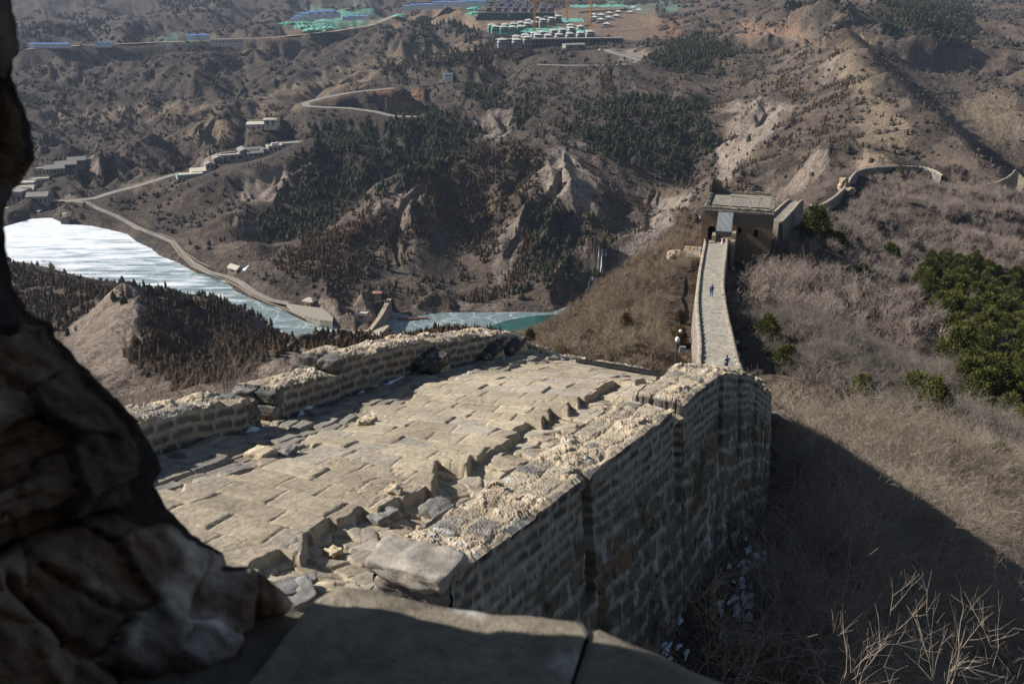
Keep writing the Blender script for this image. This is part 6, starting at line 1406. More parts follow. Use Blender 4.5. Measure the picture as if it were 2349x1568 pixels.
far_ok = (R > 230)
posj, ij_, jj_ = sample(dj*far_ok); posp, ip_, jp_ = sample(dp*far_ok)
darkfar = [[(950, 45), (1090, 40), (1090, 78), (960, 92)], [(860, 160), (1100, 118), (1200, 100), (1230, 125), (1080, 150), (900, 168)], [(380, 0), (520, 0), (520, 25), (360, 20)], [(60, 60), (250, 50), (250, 75), (60, 85)]]
posd, id_, jd_ = sample(mask(darkfar, 800)*.012*(R < 2600))
print('junipers', len(posj), 'pines', len(posp), 'dark', len(posd))
def scatter(kind, pos, i, j, hlo, hhi, protos, ph, mat, label, cat, group, stuffname, nind=300, sink=.15):
    h = rs_.uniform(hlo, hhi, len(pos))*(.8+.4*rs_.rand(len(pos))); s = h/ph; idx = rs_.randint(0, len(protos), len(pos)); rot = rs_.rand(len(pos))*6.283
    pos = pos.copy(); pos[:, 2] -= sink
    vis_ = VIS[i, j]; px_, py_ = proj(pos[:, 0], pos[:, 1], pos[:, 2]); inf_ = (px_ > 20) & (px_ < 2340) & (py_ > 2) & (py_ < 1560)
    # what the near wall hides
    inf_ &= ~inpoly(px_, py_, [(-50, 1600), (-50, 900), (330, 950), (600, 880), (760, 815), (850, 775), (1200, 768), (1640, 850), (1780, 890), (1760, 1100), (1500, 1480), (1700, 1600)])
    key = h/np.hypot(pos[:, 0], pos[:, 1])*(vis_ & inf_); order = np.argsort(-key); ind = order[:nind]; rest = order[nind:]
    mes = []
    for k, (pc, pf) in enumerate(protos): mes.append(mesh_np(kind, pc, pf, mat, False))
    for k in ind:
        o = link(kind, mes[idx[k]], None, tuple(pos[k])); o.scale = (s[k],)*3; o.rotation_euler = (0, 0, rot[k]); tag(o, label, cat, group)
    if len(rest):
        v, f = merge(protos, pos[rest], s[rest], idx[rest], rot[rest]); link(stuffname, mesh_np(stuffname, v, f, mat, False), kind='stuff')
scatter('juniper', posj, ij_, jj_, 2.4, 4.3, JUN, 1.75, JUN_M, 'small brown winter juniper on a dry hillside by the frozen river', 'juniper', 'brown junipers on the hillsides', 'juniper_woods')
scatter('pine', posp, ip_, jp_, 3.4, 6.4, PIN, 1.5, PIN_M, 'dark green pine standing on a ravine slope across the valley', 'pine', 'dark green pines on the ravine slopes', 'pine_woods')
if len(posd): 
    v, f = merge(JUN, posd, rs_.uniform(4, 8, len(posd))/1.2, rs_.randint(0, 5, len(posd)), rs_.rand(len(posd))*6); link('conifer_woods', mesh_np('conifer_woods', v, f, DPN_M, False), kind='stuff')
# grey leafless scrub on the middle and far hills
ds = (R > 430)*(R < 2500)*.016*smooth(-.15, .2, fbm(TX/35, TY/35, 4, 961))*(1-.9*bl(field))*(1-.85*bm_)*np.where(R > 1200, .45, 1)
posS, iS, jS = sample(ds*~right_); print('scrub', len(posS))
v, f = merge(BUSH, posS, rs_.uniform(1.4, 3.4, len(posS))*np.where(np.hypot(posS[:, 0], posS[:, 1]) > 1200, 1.8, 1), rs_.randint(0, 4, len(posS)), rs_.rand(len(posS))*6); link('hillside_scrub', mesh_np('hillside_scrub', v, f, SCRUB_M, False), kind='stuff')
# sapling rows in the plantation
ro = []
for poly in [[(800, 150), (1000, 112), (1170, 95), (1140, 112), (1000, 140), (850, 160), (830, 185)], [(780, 215), (860, 172), (1080, 158), (1240, 145), (1230, 170), (1000, 185), (900, 195), (840, 200)], [(760, 170), (830, 160), (820, 205), (770, 190)]]:
    pw = np.array([hit(a_, b_, 500)[:2] for a_, b_ in poly]); mn, mx = pw.min(0), pw.max(0)
    gxx, gyy = np.meshgrid(np.arange(mn[0], mx[0], 4.2), np.arange(mn[1], mx[1], 7.0)); x = gxx.ravel()+(gyy.ravel()-gyy.mean())*.25+rs_.randn(gxx.size)*.25; y = gyy.ravel()+(gxx.ravel()-gxx.mean())*.18+rs_.randn(gxx.size)*.25
    zq = ground(x, y); sx_, sy_ = proj(x, y, zq); k = inpoly(sx_, sy_, poly); ro.append(np.stack([x, y, zq], 1)[k])
ro = np.concatenate(ro); print('saplings', len(ro))
v, f = merge(JUN, ro, rs_.uniform(.9, 1.5, len(ro)), rs_.randint(0, 5, len(ro)), rs_.rand(len(ro))*6); link('sapling_rows', mesh_np('sapling_rows', v, f, JUN_M, False), kind='stuff')

# ---- pines close enough to show needles
def needle_pine(seed, w, h, clumps, per):
    rg = np.random.RandomState(seed); V_ = []; F_ = []; tr = []
    def tube(p, q, r0_, r1_, out):
        d = np.array(q)-np.array(p); L = np.linalg.norm(d); d = d/L; a = np.cross(d, [0, 0, 1]); a = a/(np.linalg.norm(a)+1e-6) if np.linalg.norm(a) > 1e-3 else np.array([1, 0, 0]); b = np.cross(d, a)
        for e, r in ((p, r0_), (q, r1_)):
            for k in range(5): out.append(np.array(e)+r*(a*math.cos(k*1.2566)+b*math.sin(k*1.2566)))
    tube((0, 0, -.3), (0, 0, h*.85), .035*h, .01*h, tr)
    for c in range(clumps):
        t = rg.rand()**.75; z = h*(.15+.85*(1-t)); rmax = w/2*min(1, (t*1.25+.08))**.7; a = rg.rand()*6.283; rr = rmax*math.sqrt(.25+.75*rg.rand()); cpos = np.array([rr*math.cos(a), rr*math.sin(a), z+.10*rr])
        tube((0, 0, z-.15*rr), cpos, .012*h, .004*h, tr)
        out = np.array([math.cos(a)*.6, math.sin(a)*.6, .75]); cs_ = .085*w*(.8+.5*rg.rand())
        for k in range(per):
            o = rg.randn(3); o /= np.linalg.norm(o); o = o*cs_*(.3+.9*rg.rand()); d = o/np.linalg.norm(o)+out*.9; d /= np.linalg.norm(d); sd = np.cross(d, rg.randn(3)); sd /= np.linalg.norm(sd)
            L = cs_*(.9+.5*rg.rand()); wd_ = cs_*.16; b = len(V_); p = cpos+o; V_ += [p-sd*wd_, p+sd*wd_, p+d*L]; F_.append((b, b+1, b+2))
    nt_ = len(tr)//10; tf = []
    for k in range(nt_):
        for i in range(5): tf.append((k*10+i, k*10+(i+1) % 5, k*10+5+(i+1) % 5, k*10+5+i))
    return mesh_np('needles', np.array(V_), np.array(F_), NEED_M, False), mesh_np('trunk', np.array(tr), np.array(tf), BARK_M, True)
NP = [needle_pine(1000+i, w, h, c, 26) for i, (w, h, c) in enumerate([(4.2, 4.6, 170), (4.8, 4.2, 190), (3.8, 5.0, 160), (4.4, 4.4, 180)])]
def put_pine(p, s, k, label, group=None, mat=None):
    t = thing('pine_tree', tuple(p), label, 'pine tree', group, rz=rs_.rand()*6.28); t.scale = (s,)*3
    link('crown', NP[k % 4][0], t); link('trunk', NP[k % 4][1], t)
clus = [(2112, 640), (2150, 610), (2240, 610), (2300, 640), (2360, 650), (2360, 1010), (2290, 985), (2240, 950), (2200, 900), (2195, 830), (2175, 740), (2130, 700)]
got = []
sel = inpoly(SX, SY, clus) & VIS & (R > 60) & (R < 330); ii, jj = np.nonzero(sel); prm = rs_.permutation(len(ii))
for q_ in prm:
    x, y, z = TX[ii[q_], jj[q_]], TY[ii[q_], jj[q_]], TZ[ii[q_], jj[q_]]
    sp_r = 2.9*(.6+.5*min(1.3, math.hypot(x, y)/150))
    if all((x-g[0])**2+(y-g[1])**2 > sp_r**2 for g in got): got.append((x, y, z))
    if len(got) > 170: break
print('pine cluster', len(got))
for k, g in enumerate(got): put_pine((g[0], g[1], g[2]-.3), (.62+.35*rs_.rand())*(.6+.5*min(1.3, math.hypot(g[0], g[1])/150)), k, 'green pine in the thick stand on the right hand slope', 'pines in the thick stand at right')
for k, (sx_, sy_, wd_, lab) in enumerate([(1868, 548, 66, 'big round green pine just right of the watchtower by the wall'), (1917, 572, 40, 'small pine downhill of the big round pine behind the bare trees'), (1757, 800, 72, 'lone green pine close to the right of the walkway, halfway down'), (1800, 850, 62, 'yellow green young pine below the lone pine beside the walkway'),
        (1977, 905, 50, 'small pine alone amid grey brush, middle of the right slope'), (2098, 930, 78, 'left pine of the pair below the thick stand'), (2138, 965, 90, 'darker right pine of the pair below the thick stand'), (2280, 1085, 76, 'green pine nearest the camera at the right edge brush'), (2018, 955, 30, 'tiny pine half hidden in brush left of the pair'), (2345, 1110, 40, 'pine cut off by the right edge of the view'),
        (2062, 405, 20, 'small pine under the crest of the curving wall'), (2040, 600, 40, 'dark slim pine left of the thick stand top'), (1975, 640, 34, 'pale pine shrub in the middle of the upper brush')]):
    p = hit(sx_, sy_, 18); d_ = math.hypot(p.x, p.y); s = wd_*d_*1.07/(F/K)/4.3
    put_pine((p.x, p.y, p.z-.2), s, k, lab)
# brown green junipers among the brush left of the walkway
JN = needle_pine(1010, 2.6, 4.2, 200, 22)
jn_me = JN[0].copy(); jn_me.materials.clear(); jn_me.materials.append(leafmat("brown_juniper_needles", (.060, .045, .020), (.17, .11, .05), 1.5))
for k, (sx_, sy_, hh_) in enumerate([(1216, 783, 34), (1292, 800, 26), (1340, 808, 46), (1352, 790, 40), (1436, 760, 48), (1430, 775, 40), (1380, 770, 26), (1556, 800, 60), (1258, 742, 20), (1500, 610, 22), (1467, 655, 20), (1560, 740, 34), (1400, 812, 36)]):
    p = hit(sx_, sy_, 40); d_ = math.hypot(p.x, p.y); s = hh_*d_*1.07/(F/K)/4.2
    t = thing('juniper_tree', (p.x, p.y, p.z-.1), 'brown green juniper among the dry brush left of the walkway', 'juniper tree', 'junipers in the brown brush', rz=rs_.rand()*6.28); t.scale = (s*1.1, s*1.1, s); link('crown', jn_me, t); link('trunk', JN[1], t)

# ---- leafless shrubs and trees
def bare(seed, H, stems=5, levels=4, spread=.55, kids=(3, 4), r0_=.03, bend=.35, taper=.62, up=.25, sides=3, minr=.0035):
    rg = random.Random(seed); V_ = []; F_ = []
    def seg(p, d, L, r, lev):
        n_ = 3 if lev < levels-1 else 2; pts = [p]; dd = d.copy()
        for k in range(n_):
            dd = dd+np.array([rg.gauss(0, bend*.4), rg.gauss(0, bend*.4), rg.gauss(0, bend*.25)+up*.3]); dd /= np.linalg.norm(dd); pts.append(pts[-1]+dd*L/n_)
        rr = [max(minr*.5, r*(1-.6*k/n_)) for k in range(n_+1)]
        a = np.cross(dd, [.3, .2, 1.0]); a /= np.linalg.norm(a)+1e-9; b_ = np.cross(dd, a); base = len(V_)
        for q_, r_ in zip(pts, rr):
            for k in range(sides): V_.append(q_+r_*(a*math.cos(2*math.pi*k/sides)+b_*math.sin(2*math.pi*k/sides)))
        for k in range(n_):
            for i in range(sides): F_.append((base+k*sides+i, base+k*sides+(i+1) % sides, base+(k+1)*sides+(i+1) % sides, base+(k+1)*sides+i))
        if lev < levels:
            for c in range(rg.randint(*kids)):
                t = rg.uniform(.3, 1.0); q_ = pts[min(n_, int(t*n_)+ (1 if rg.random() < .5 else 0))]
                v = np.array([rg.gauss(0, 1), rg.gauss(0, 1), rg.gauss(.1, .6)]); v /= np.linalg.norm(v); nd = dd*(1-spread)+v*spread; nd /= np.linalg.norm(nd); seg(q_, nd, L*taper*rg.uniform(.75, 1.2), max(minr, r*.55), lev+1)
    for s in range(stems):
        a = rg.random()*6.283; t = rg.uniform(.15, .6); seg(np.array([rg.gauss(0, .06)*H, rg.gauss(0, .06)*H, -.1]), np.array([math.cos(a)*t, math.sin(a)*t, 1.0])/math.sqrt(1+t*t), H*.42*rg.uniform(.8, 1.15), r0_, 1)
    return np.array(V_), np.array(F_)
SHN = [bare(1100+i, 2.2, 6, 4, .55, (3, 5), .011, minr=.0024) for i in range(5)]           # close shrubs
SHM = [bare(1120+i, 3.2, 5, 4, .5, (3, 3), .026, minr=.006) for i in range(5)]            # middle
SHF = [bare(1140+i, 3.6, 5, 3, .5, (4, 5), .035, minr=.014) for i in range(5)]            # far
TRE = [bare(1160+i, 5.2, 4, 5, .45, (2, 4), .030, up=.3, minr=.0028) for i in range(4)]
print('shrub faces', [len(s[1]) for s in (SHN[0], SHM[0], SHF[0], TRE[0])])
def meshes(nm, pr, mat): return [mesh_np(nm, a, b, mat, False) for a, b in pr]
SHNm = meshes('bare_shrub', SHN, TWIGN_M); SHMm = meshes('bare_shrub', SHM, TWIG_M); TREm = meshes('bare_tree', TRE, TWIGN_M)
wallhide = [(-50, 1600), (-50, 900), (330, 950), (600, 905), (760, 815), (850, 775), (1200, 768), (1640, 850), (1780, 890), (1765, 1095), (1500, 1470), (1700, 1600)]
nsh = fbm(TX/9, TY/9, 3, 1201)
rz_ = ((TX > 4.2+.2*TY) | (TY < 34)) & (R < 480) & (TY > 1) & (w3d > 5) & (nearvis | (R < 60)) & (np.abs(AZ) < math.radians(31)) & (w2d > 4.2) & (SY < 1700)
w1o = np.c_[RK[:, 0]+.6, RK[:, 1]-.2]; w1d = polydist(TX, TY, w1o, False); rightof = (TX-np.interp(TY, RK[:, 1], RK[:, 0])) > 1.1
rz_ &= (rightof | (TY > 34)) & (w1d > .8)
okg = rz_ & ~inpoly(SX, SY, [(1600, 1540), (1720, 1600), (1500, 1600)])
pineD = inpoly(SX, SY, clus) & (R > 60)
d_near = (R < 42)*4.2*(.5+.8*smooth(-.4, .3, nsh)); d_mid = ((R >= 42) & (R < 130))*.95*(.4+.9*smooth(-.4, .3, nsh)); d_far = ((R >= 130) & (R < 480))*.17*(.4+.9*smooth(-.4, .3, nsh))
k_ = (1-.8*pineD)
pn, _, _ = sample(d_near); pm, _, _ = sample(d_mid*k_); pf_, _, _ = sample(d_far*k_); print('right shrubs', len(pn), len(pm), len(pf_))
# largest 300 as single shrubs
kx, ky = proj(pn[:, 0], pn[:, 1], pn[:, 2]); vis_n = (kx > 0) & (kx < 2349) & (ky > 0) & (ky < 1568) & ~inpoly(kx, ky, wallhide)
dd_ = np.hypot(pn[:, 0], pn[:, 1]); order = np.argsort(dd_+1000*~vis_n)
for q_ in order[:285]:
    k = rs_.randint(0, 5); o = link('bare_shrub', SHNm[k], None, tuple(pn[q_])); s = rs_.uniform(.6, 1.15); o.scale = (s, s, s*rs_.uniform(.7, 1.0)); o.rotation_euler = (rs_.uniform(.0, .2), rs_.uniform(0, .25), rs_.rand()*6.28)
    tag(o, 'leafless tan shrub in the thicket below the near wall at right', 'shrub', 'leafless shrubs below the near wall')
rest = order[285:]
if len(rest): v, f = merge(SHN, pn[rest], rs_.uniform(.6, 1.1, len(rest)), rs_.randint(0, 5, len(rest)), rs_.rand(len(rest))*6.28)
if len(rest): link('near_thicket', mesh_np('near_thicket', v, f, TWIGN_M, False), kind='stuff')
v, f = merge(SHM, pm, rs_.uniform(.55, 1.15, len(pm)), rs_.randint(0, 5, len(pm)), rs_.rand(len(pm))*6.28); link('slope_thicket', mesh_np('slope_thicket', v, f, TWIG_M, False), kind='stuff')
v, f = merge(SHF, pf_, rs_.uniform(.7, 1.4, len(pf_)), rs_.randint(0, 5, len(pf_)), rs_.rand(len(pf_))*6.28); link('far_thicket', mesh_np('far_thicket', v, f, TWIG_M, False), kind='stuff')
# brown brush left of the walkway
okg = ochre & nearvis & (w2d > 4.0) & (SY < 900)
po, _, _ = sample((R > 60)*(.62+.5*smooth(-.2, .3, nsh))*np.where(R > 130, .6, 1)); print('ochre', len(po))
v, f = merge(SHF, po, rs_.uniform(.4, .9, len(po)), rs_.randint(0, 5, len(po)), rs_.rand(len(po))*6.28); link('russet_brush', mesh_np('russet_brush', v, f, TWIGO_M, False), kind='stuff')
# near slope behind the valley parapet and hill L skirts
okg = nearvis & (R > 90) & (R < 330) & (TX < -2) & (sA > 3)
pb, _, _ = sample(((R < 260) & (SY > 800))*.035*smooth(-.2, .3, nsh)); 
v, f = merge(SHF, pb, rs_.uniform(.35, .7, len(pb)), rs_.randint(0, 5, len(pb)), rs_.rand(len(pb))*6.28); link('brown_brush', mesh_np('brown_brush', v, f, TWIGO_M, False), kind='stuff'); print('brown', len(pb))
# individual leafless trees
def put_bare(nm, mes, p, s, label, group=None, cat='tree', tilt=(0, 0)):
    t = link(nm, mes[rs_.randint(0, len(mes))], None, tuple(p)); t.scale = (s,)*3; t.rotation_euler = (tilt[0], tilt[1], rs_.rand()*6.28); tag(t, label, cat, group); return t
for k, (sx_, sy_, Yv, hh_) in enumerate([(330, 985, 24, 3.2), (400, 1000, 26, 4.0), (455, 980, 25, 3.4), (520, 975, 28, 5.4), (575, 965, 27, 3.6), (640, 940, 26, 2.8), (300, 960, 26, 2.8), (700, 905, 28, 2.2), (360, 990, 22, 2.6), (480, 985, 24, 2.8), (560, 950, 30, 3.6)]):
    x, y, z = at(sx_, sy_, Y=Yv); z = min(z, z); put_bare('bare_tree', TREm, (x, y, z-.4), hh_/5.2, 'leafless pale tree rising behind the valley parapet', 'leafless trees behind the valley parapet')
for k, (sx_, sy_, hh_) in enumerate([(1810, 660, 95), (1740, 690, 75), (1700, 720, 85), (1770, 640, 60), (1720, 640, 60), (1850, 620, 60), (1900, 700, 90), (1960, 760, 80), (1840, 760, 80), (1720, 870, 70), (1745, 880, 60), (2050, 760, 80), (1690, 690, 50), (2000, 700, 70), (1900, 830, 70)]):
    p = hit(sx_, sy_, 40); d_ = math.hypot(p.x, p.y); put_bare('bare_tree', TREm, (p.x, p.y, p.z-.2), hh_*d_*1.07/(F/K)/5.2, 'tall leafless grey tree in the brush right of the walkway', 'tall leafless trees right of the walkway')
for k, (sx_, sy_) in enumerate([(200, 478), (212, 480), (228, 500), (236, 505), (246, 508), (256, 510), (263, 512), (180, 500), (270, 490), (330, 500), (352, 520), (410, 545)]):
    p = hit(sx_, sy_, 400); put_bare('bare_tree', TREm, (p.x, p.y, p.z-.3), rs_.uniform(1.6, 3.0), 'tall leafless poplar beside the lakeside road', 'poplars by the lakeside road')
for k in range(34):
    sx_ = 60+rs_.rand()*230; sy_ = 612+(sx_-60)*.25+rs_.rand()*6
    p = hit(sx_, sy_, 300); put_bare('bare_tree', TREm, (p.x, p.y, p.z-.3), rs_.uniform(.9, 1.5)*(1.5 if 100 < sx_ < 150 else 1), 'leafless tree on the ridge in front of the frozen lake', 'leafless trees along the lake ridge')
# sunlit sprays standing in the shade below the wall, and at the bottom edge
for k, (sx_, sy_, Yv, hh_, lab) in enumerate([(1905, 1310, 11.6, 2.3, 'slender russet shrub catching sun in the wall shade, upper one'), (2030, 1345, 12.0, 1.9, 'spreading tan shrub catching sun in the wall shade, right of the slender one'), (1, 2.7, 6.6, 2.55, 'pale bare branches reaching up from the bottom edge, left clump'), (1, 3.7, 7.0, 2.7, 'pale bare branches reaching up from the bottom edge, middle clump'), (1, 4.9, 7.6, 3.0, 'pale bare branches filling the bottom right corner'), (2330, 1480, 10.5, 2.2, 'tan shrub at the right edge just above the corner branches')]):
    x, y, z = at(sx_, sy_, Y=Yv) if sx_ > 1 else (sy_, Yv, float(ground(sy_, Yv)))
    mes = SHNm if k in (0, 1, 5) else TREm; hb = 2.2 if mes is SHNm else 5.2
    put_bare('bare_shrub' if mes is SHNm else 'bare_tree', mes, (x, y, z), hh_/hb, lab, None, 'shrub', tilt=(.1, .25))
# snow in the shade under the wall
sn = []
for sx_, sy_ in [(1690, 1250), (1735, 1275), (1725, 1300), (1742, 1292), (1712, 1320), (1728, 1328), (1700, 1345), (1715, 1352), (1705, 1370), (1710, 1392), (1698, 1398), (1655, 1420), (1520, 1480), (1560, 1470), (1715, 1445), (1735, 1262), (1720, 1312), (1705, 1336)]:
    p = hit(sx_, sy_, 5); sn.append((p.x, p.y, float(ground(p.x, p.y))+.04))
snow_patch('snow_patches', [(a+rs_.randn()*.10, b+rs_.randn()*.16, c) for a, b, c in sn for _ in range(3)], .045, 5, 3.5, ground)
sn = []
for sx_, sy_ in [(1683, 745), (1687, 760), (1690, 790), (1694, 815), (1700, 840), (1703, 860), (1684, 728), (1680, 700)]:
    p = hit(sx_, sy_, 40); sn.append((p.x, p.y, float(ground(p.x, p.y))+.05))
snow_patch('snow_patches', sn, .4, 6, 2.4, ground)
# ================================================================== PEOPLE AND SMALL THINGS ON THE WALL
skin = plain("skin", (.50, .32, .23), .6, .05); hairm = plain("black_hair", (.02, .016, .014), .6, .1)
def cloth(nm, c): return plain(nm, c, .9, .12, 6)
def person(p, rz, label, pose, top, bottom, hair='short', extra=None, scale=1.0, shoes=(.05, .05, .06)):
    """joints in metres, figure faces -y; grown as one skinned body, clothing over it"""
    t = thing('person', tuple(p), label, 'person', rz=math.radians(rz)); t.scale = (scale,)*3
    J = dict(pelvis=(0, 0, .92), waist=(0, 0, 1.06), chest=(0, .0, 1.30), neck=(0, -.01, 1.47), head=(0, -.03, 1.58), crown=(0, -.03, 1.70),
             ls=(.17, 0, 1.40), le=(.24, .02, 1.13), lw=(.23, -.06, .90), lh=(.22, -.09, .81), rs=(-.17, 0, 1.40), re=(-.24, .02, 1.13), rw=(-.23, -.06, .90), rh=(-.22, -.09, .81),
             lp=(.09, 0, .90), lk=(.11, -.03, .50), la=(.11, .0, .09), lf=(.12, -.16, .04), rp=(-.09, 0, .90), rk=(-.11, -.03, .50), ra=(-.11, .0, .09), rf=(-.12, -.16, .04))
    J.update(pose)
    rad = dict(pelvis=.135, waist=.12, chest=.145, neck=.055, head=.088, crown=.06, ls=.065, le=.047, lw=.032, lh=.036, rs=.065, re=.047, rw=.032, rh=.036, lp=.095, lk=.062, la=.042, lf=.036, rp=.095, rk=.062, ra=.042, rf=.036)
    E = [('pelvis', 'waist'), ('waist', 'chest'), ('chest', 'neck'), ('neck', 'head'), ('head', 'crown'), ('chest', 'ls'), ('ls', 'le'), ('le', 'lw'), ('lw', 'lh'), ('chest', 'rs'), ('rs', 're'), ('re', 'rw'), ('rw', 'rh'), ('pelvis', 'lp'), ('lp', 'lk'), ('lk', 'la'), ('la', 'lf'), ('pelvis', 'rp'), ('rp', 'rk'), ('rk', 'ra'), ('ra', 'rf')]
    def skin_mesh(names, edges, name, mat, infl=0.0, parent=t, over=None, level=2):
        me = bpy.data.meshes.new(name); me.from_pydata([Vector(J[n]) for n in names], [(names.index(a), names.index(b)) for a, b in edges], [])
        o = link(name, me, parent); m = o.modifiers.new('skin', 'SKIN'); sv = me.skin_vertices[0].data
        for i, n in enumerate(names):
            r = (over or {}).get(n, rad[n]+infl); sv[i].radius = (r, r*.82 if n in ('pelvis', 'waist', 'chest') else r); sv[i].use_root = (i == 0)
        m.use_smooth_shade = True; s = o.modifiers.new('sub', 'SUBSURF'); s.levels = level; s.render_levels = level; me.materials.append(mat); return o
    skin_mesh(list(J.keys())[:22] if False else [n for n in rad], E, 'body', skin)
    skin_mesh(['waist', 'pelvis', 'chest', 'neck', 'ls', 'le', 'lw', 'rs', 're', 'rw'], [('waist', 'pelvis'), ('waist', 'chest'), ('chest', 'neck'), ('chest', 'ls'), ('ls', 'le'), ('le', 'lw'), ('chest', 'rs'), ('rs', 're'), ('re', 'rw')], 'jacket', cloth('jacket', top), .022, over={'neck': .07})
    skin_mesh(['pelvis', 'lp', 'lk', 'la', 'rp', 'rk', 'ra'], [('pelvis', 'lp'), ('lp', 'lk'), ('lk', 'la'), ('pelvis', 'rp'), ('rp', 'rk'), ('rk', 'ra')], 'trousers', cloth('trousers', bottom), .014)
    for s in 'lr':
        skin_mesh([s+'a', s+'f'], [(s+'a', s+'f')], 'shoe', cloth('shoe', shoes), .014)
    H = Vector(J['head']); Cn = Vector(J['crown']); up = (Cn-H).normalized()
    bm = bmesh.new(); q = Vector((0, 0, 1)).rotation_difference(up).to_matrix().to_4x4()
    bmesh.ops.create_uvsphere(bm, u_segments=18, v_segments=12, radius=.108, matrix=Matrix.Translation(H+up*.06+Vector((0, .022, 0)))@q@Matrix.Diagonal((.92, 1.0, 1.05, 1)))
    if hair == 'long': bmesh.ops.create_uvsphere(bm, u_segments=14, v_segments=10, radius=.10, matrix=Matrix.Translation(H+Vector((0, .05, -.06)))@Matrix.Diagonal((1, .7, 1.4, 1)))
    bm_link(bm, 'hair', hairm if hair != 'blue' else cloth('hat', (.05, .3, .6)), t, True)
    f0 = H+up*.02
    bm = bmesh.new(); bmesh.ops.create_uvsphere(bm, u_segments=8, v_segments=6, radius=.016, matrix=Matrix.Translation(f0+Vector((0, -.098, .0)))@Matrix.Diagonal((.8, 1.2, 1.3, 1))); bm_link(bm, 'nose', skin, t, True)
    for s in (-1, 1):
        bm = bmesh.new(); bmesh.ops.create_uvsphere(bm, u_segments=8, v_segments=6, radius=.011, matrix=Matrix.Translation(f0+Vector((.033*s, -.083, .028)))); bm_link(bm, 'eye', hairm, t, True)
        bm = bmesh.new(); bmesh.ops.create_uvsphere(bm, u_segments=8, v_segments=6, radius=.022, matrix=Matrix.Translation(f0+Vector((.092*s, .005, .012)))@Matrix.Diagonal((.4, .9, 1.3, 1))); bm_link(bm, 'ear', skin, t, True)
        hw = Vector(J['lw' if s > 0 else 'rw']); hh = Vector(J['lh' if s > 0 else 'rh']); d = (hh-hw).normalized(); sd = d.cross(Vector((0, 1, .2))).normalized()
        nf = bmesh.new()
        for k in range(5):
            off = (k-1.6)*.018; st_ = hh+sd*off; ln = (.052, .06, .056, .045, .05)[k]; dd = d if k < 4 else (d*.5+sd*-s*.8).normalized(); st_ = st_ if k < 4 else hh-d*.02+sd*(-.03*s)
            mid2 = st_+dd*ln*.6; en = mid2+(dd+Vector((0, -.7, 0))).normalized()*ln*.5
            for a, b, r in ((st_, mid2, .009), (mid2, en, .0075)):
                m4 = Matrix.Translation((a+b)/2)@Vector((0, 0, 1)).rotation_difference(b-a).to_matrix().to_4x4(); bmesh.ops.create_cone(nf, segments=6, radius1=r, radius2=r*.85, depth=(b-a).length*1.15, cap_ends=True, matrix=m4)
        bm_link(nf, 'fingers', skin, t, True)
    if extra: extra(t)
    return t
def floor2(x, y):
    """point on the second walkway seen at a photo point"""
    sx, sy = proj(P_w2[..., 0], P_w2[..., 1], P_w2[..., 2]); i, j = np.unravel_index(np.argmin((sx-x)**2+(sy-y)**2), sx.shape); return P_w2[i, j]
_t = np.linspace(0, 1, 40); P_w2 = L2f[:, None]*(1-_t)[None, :, None]+R2f[:, None]*_t[None, :, None]
def pack(t, c=(.05, .08, .30), y=.17): 
    bm = bmesh.new(); bmesh.ops.create_cube(bm, size=1, matrix=Matrix.Translation((0, y, 1.24))@Matrix.Diagonal((.30, .17, .42, 1))); bmesh.ops.bevel(bm, geom=bm.edges[:], offset=.05, segments=3, affect='EDGES'); bm_link(bm, 'backpack', cloth('backpack', c), t, True)
walkp = dict(lk=(.11, -.14, .52), la=(.11, -.10, .10), lf=(.12, -.25, .05), rk=(-.11, .03, .50), ra=(-.11, .22, .14), rf=(-.12, .10, .06), lw=(.22, .02, .90), lh=(.22, .02, .81), rw=(-.24, -.16, .96), rh=(-.24, -.22, .90))
p = floor2(1631, 681); person(p, 170, 'person in dark jacket with blue backpack walking away along the walkway', walkp, (.03, .028, .03), (.06, .10, .19), extra=pack)
p = floor2(1664, 853)
armsup = dict(le=(.36, -.10, 1.26), lw=(.14, -.27, 1.24), lh=(.07, -.30, 1.25), re=(-.36, -.10, 1.26), rw=(-.14, -.27, 1.20), rh=(-.07, -.30, 1.21))
def vest(t):
    bm = bmesh.new(); bmesh.ops.create_cube(bm, size=1, matrix=Matrix.Translation((0, -.02, 1.22))@Matrix.Diagonal((.40, .33, .42, 1))); bmesh.ops.bevel(bm, geom=bm.edges[:], offset=.09, segments=3, affect='EDGES'); bm_link(bm, 'vest', cloth('vest', (.03, .03, .03)), t, True)
    boxes('camera', [(-.08, .08, -.42, -.32, 1.18, 1.28)], hairm, t)
person(p, 8, 'person in dark vest with pale blue sleeves at the near end of the walkway', armsup, (.42, .50, .62), (.05, .09, .16), extra=vest)
loc = lambda x, y, z: Vector(fl)*Vector((1, 1, 0))+Vector((0, 0, TZ0-2.2))+Matrix.Rotation(TROT, 3, 'Z')@Vector((x, y, z))
sit = dict(pelvis=(0, 0, .50), waist=(0, -.02, .64), chest=(0, -.06, .88), neck=(0, -.09, 1.04), head=(0, -.14, 1.14), crown=(0, -.17, 1.25), ls=(.17, -.06, .98), le=(.23, -.10, .72), lw=(.12, -.30, .66), lh=(.07, -.36, .66), rs=(-.17, -.06, .98), re=(-.23, -.10, .72), rw=(-.12, -.30, .66), rh=(-.07, -.36, .66), lp=(.10, 0, .50), lk=(.14, -.42, .50), la=(.14, -.44, .09), lf=(.15, -.58, .04), rp=(-.10, 0, .50), rk=(-.14, -.42, .50), ra=(-.14, -.40, .09), rf=(-.15, -.54, .04))
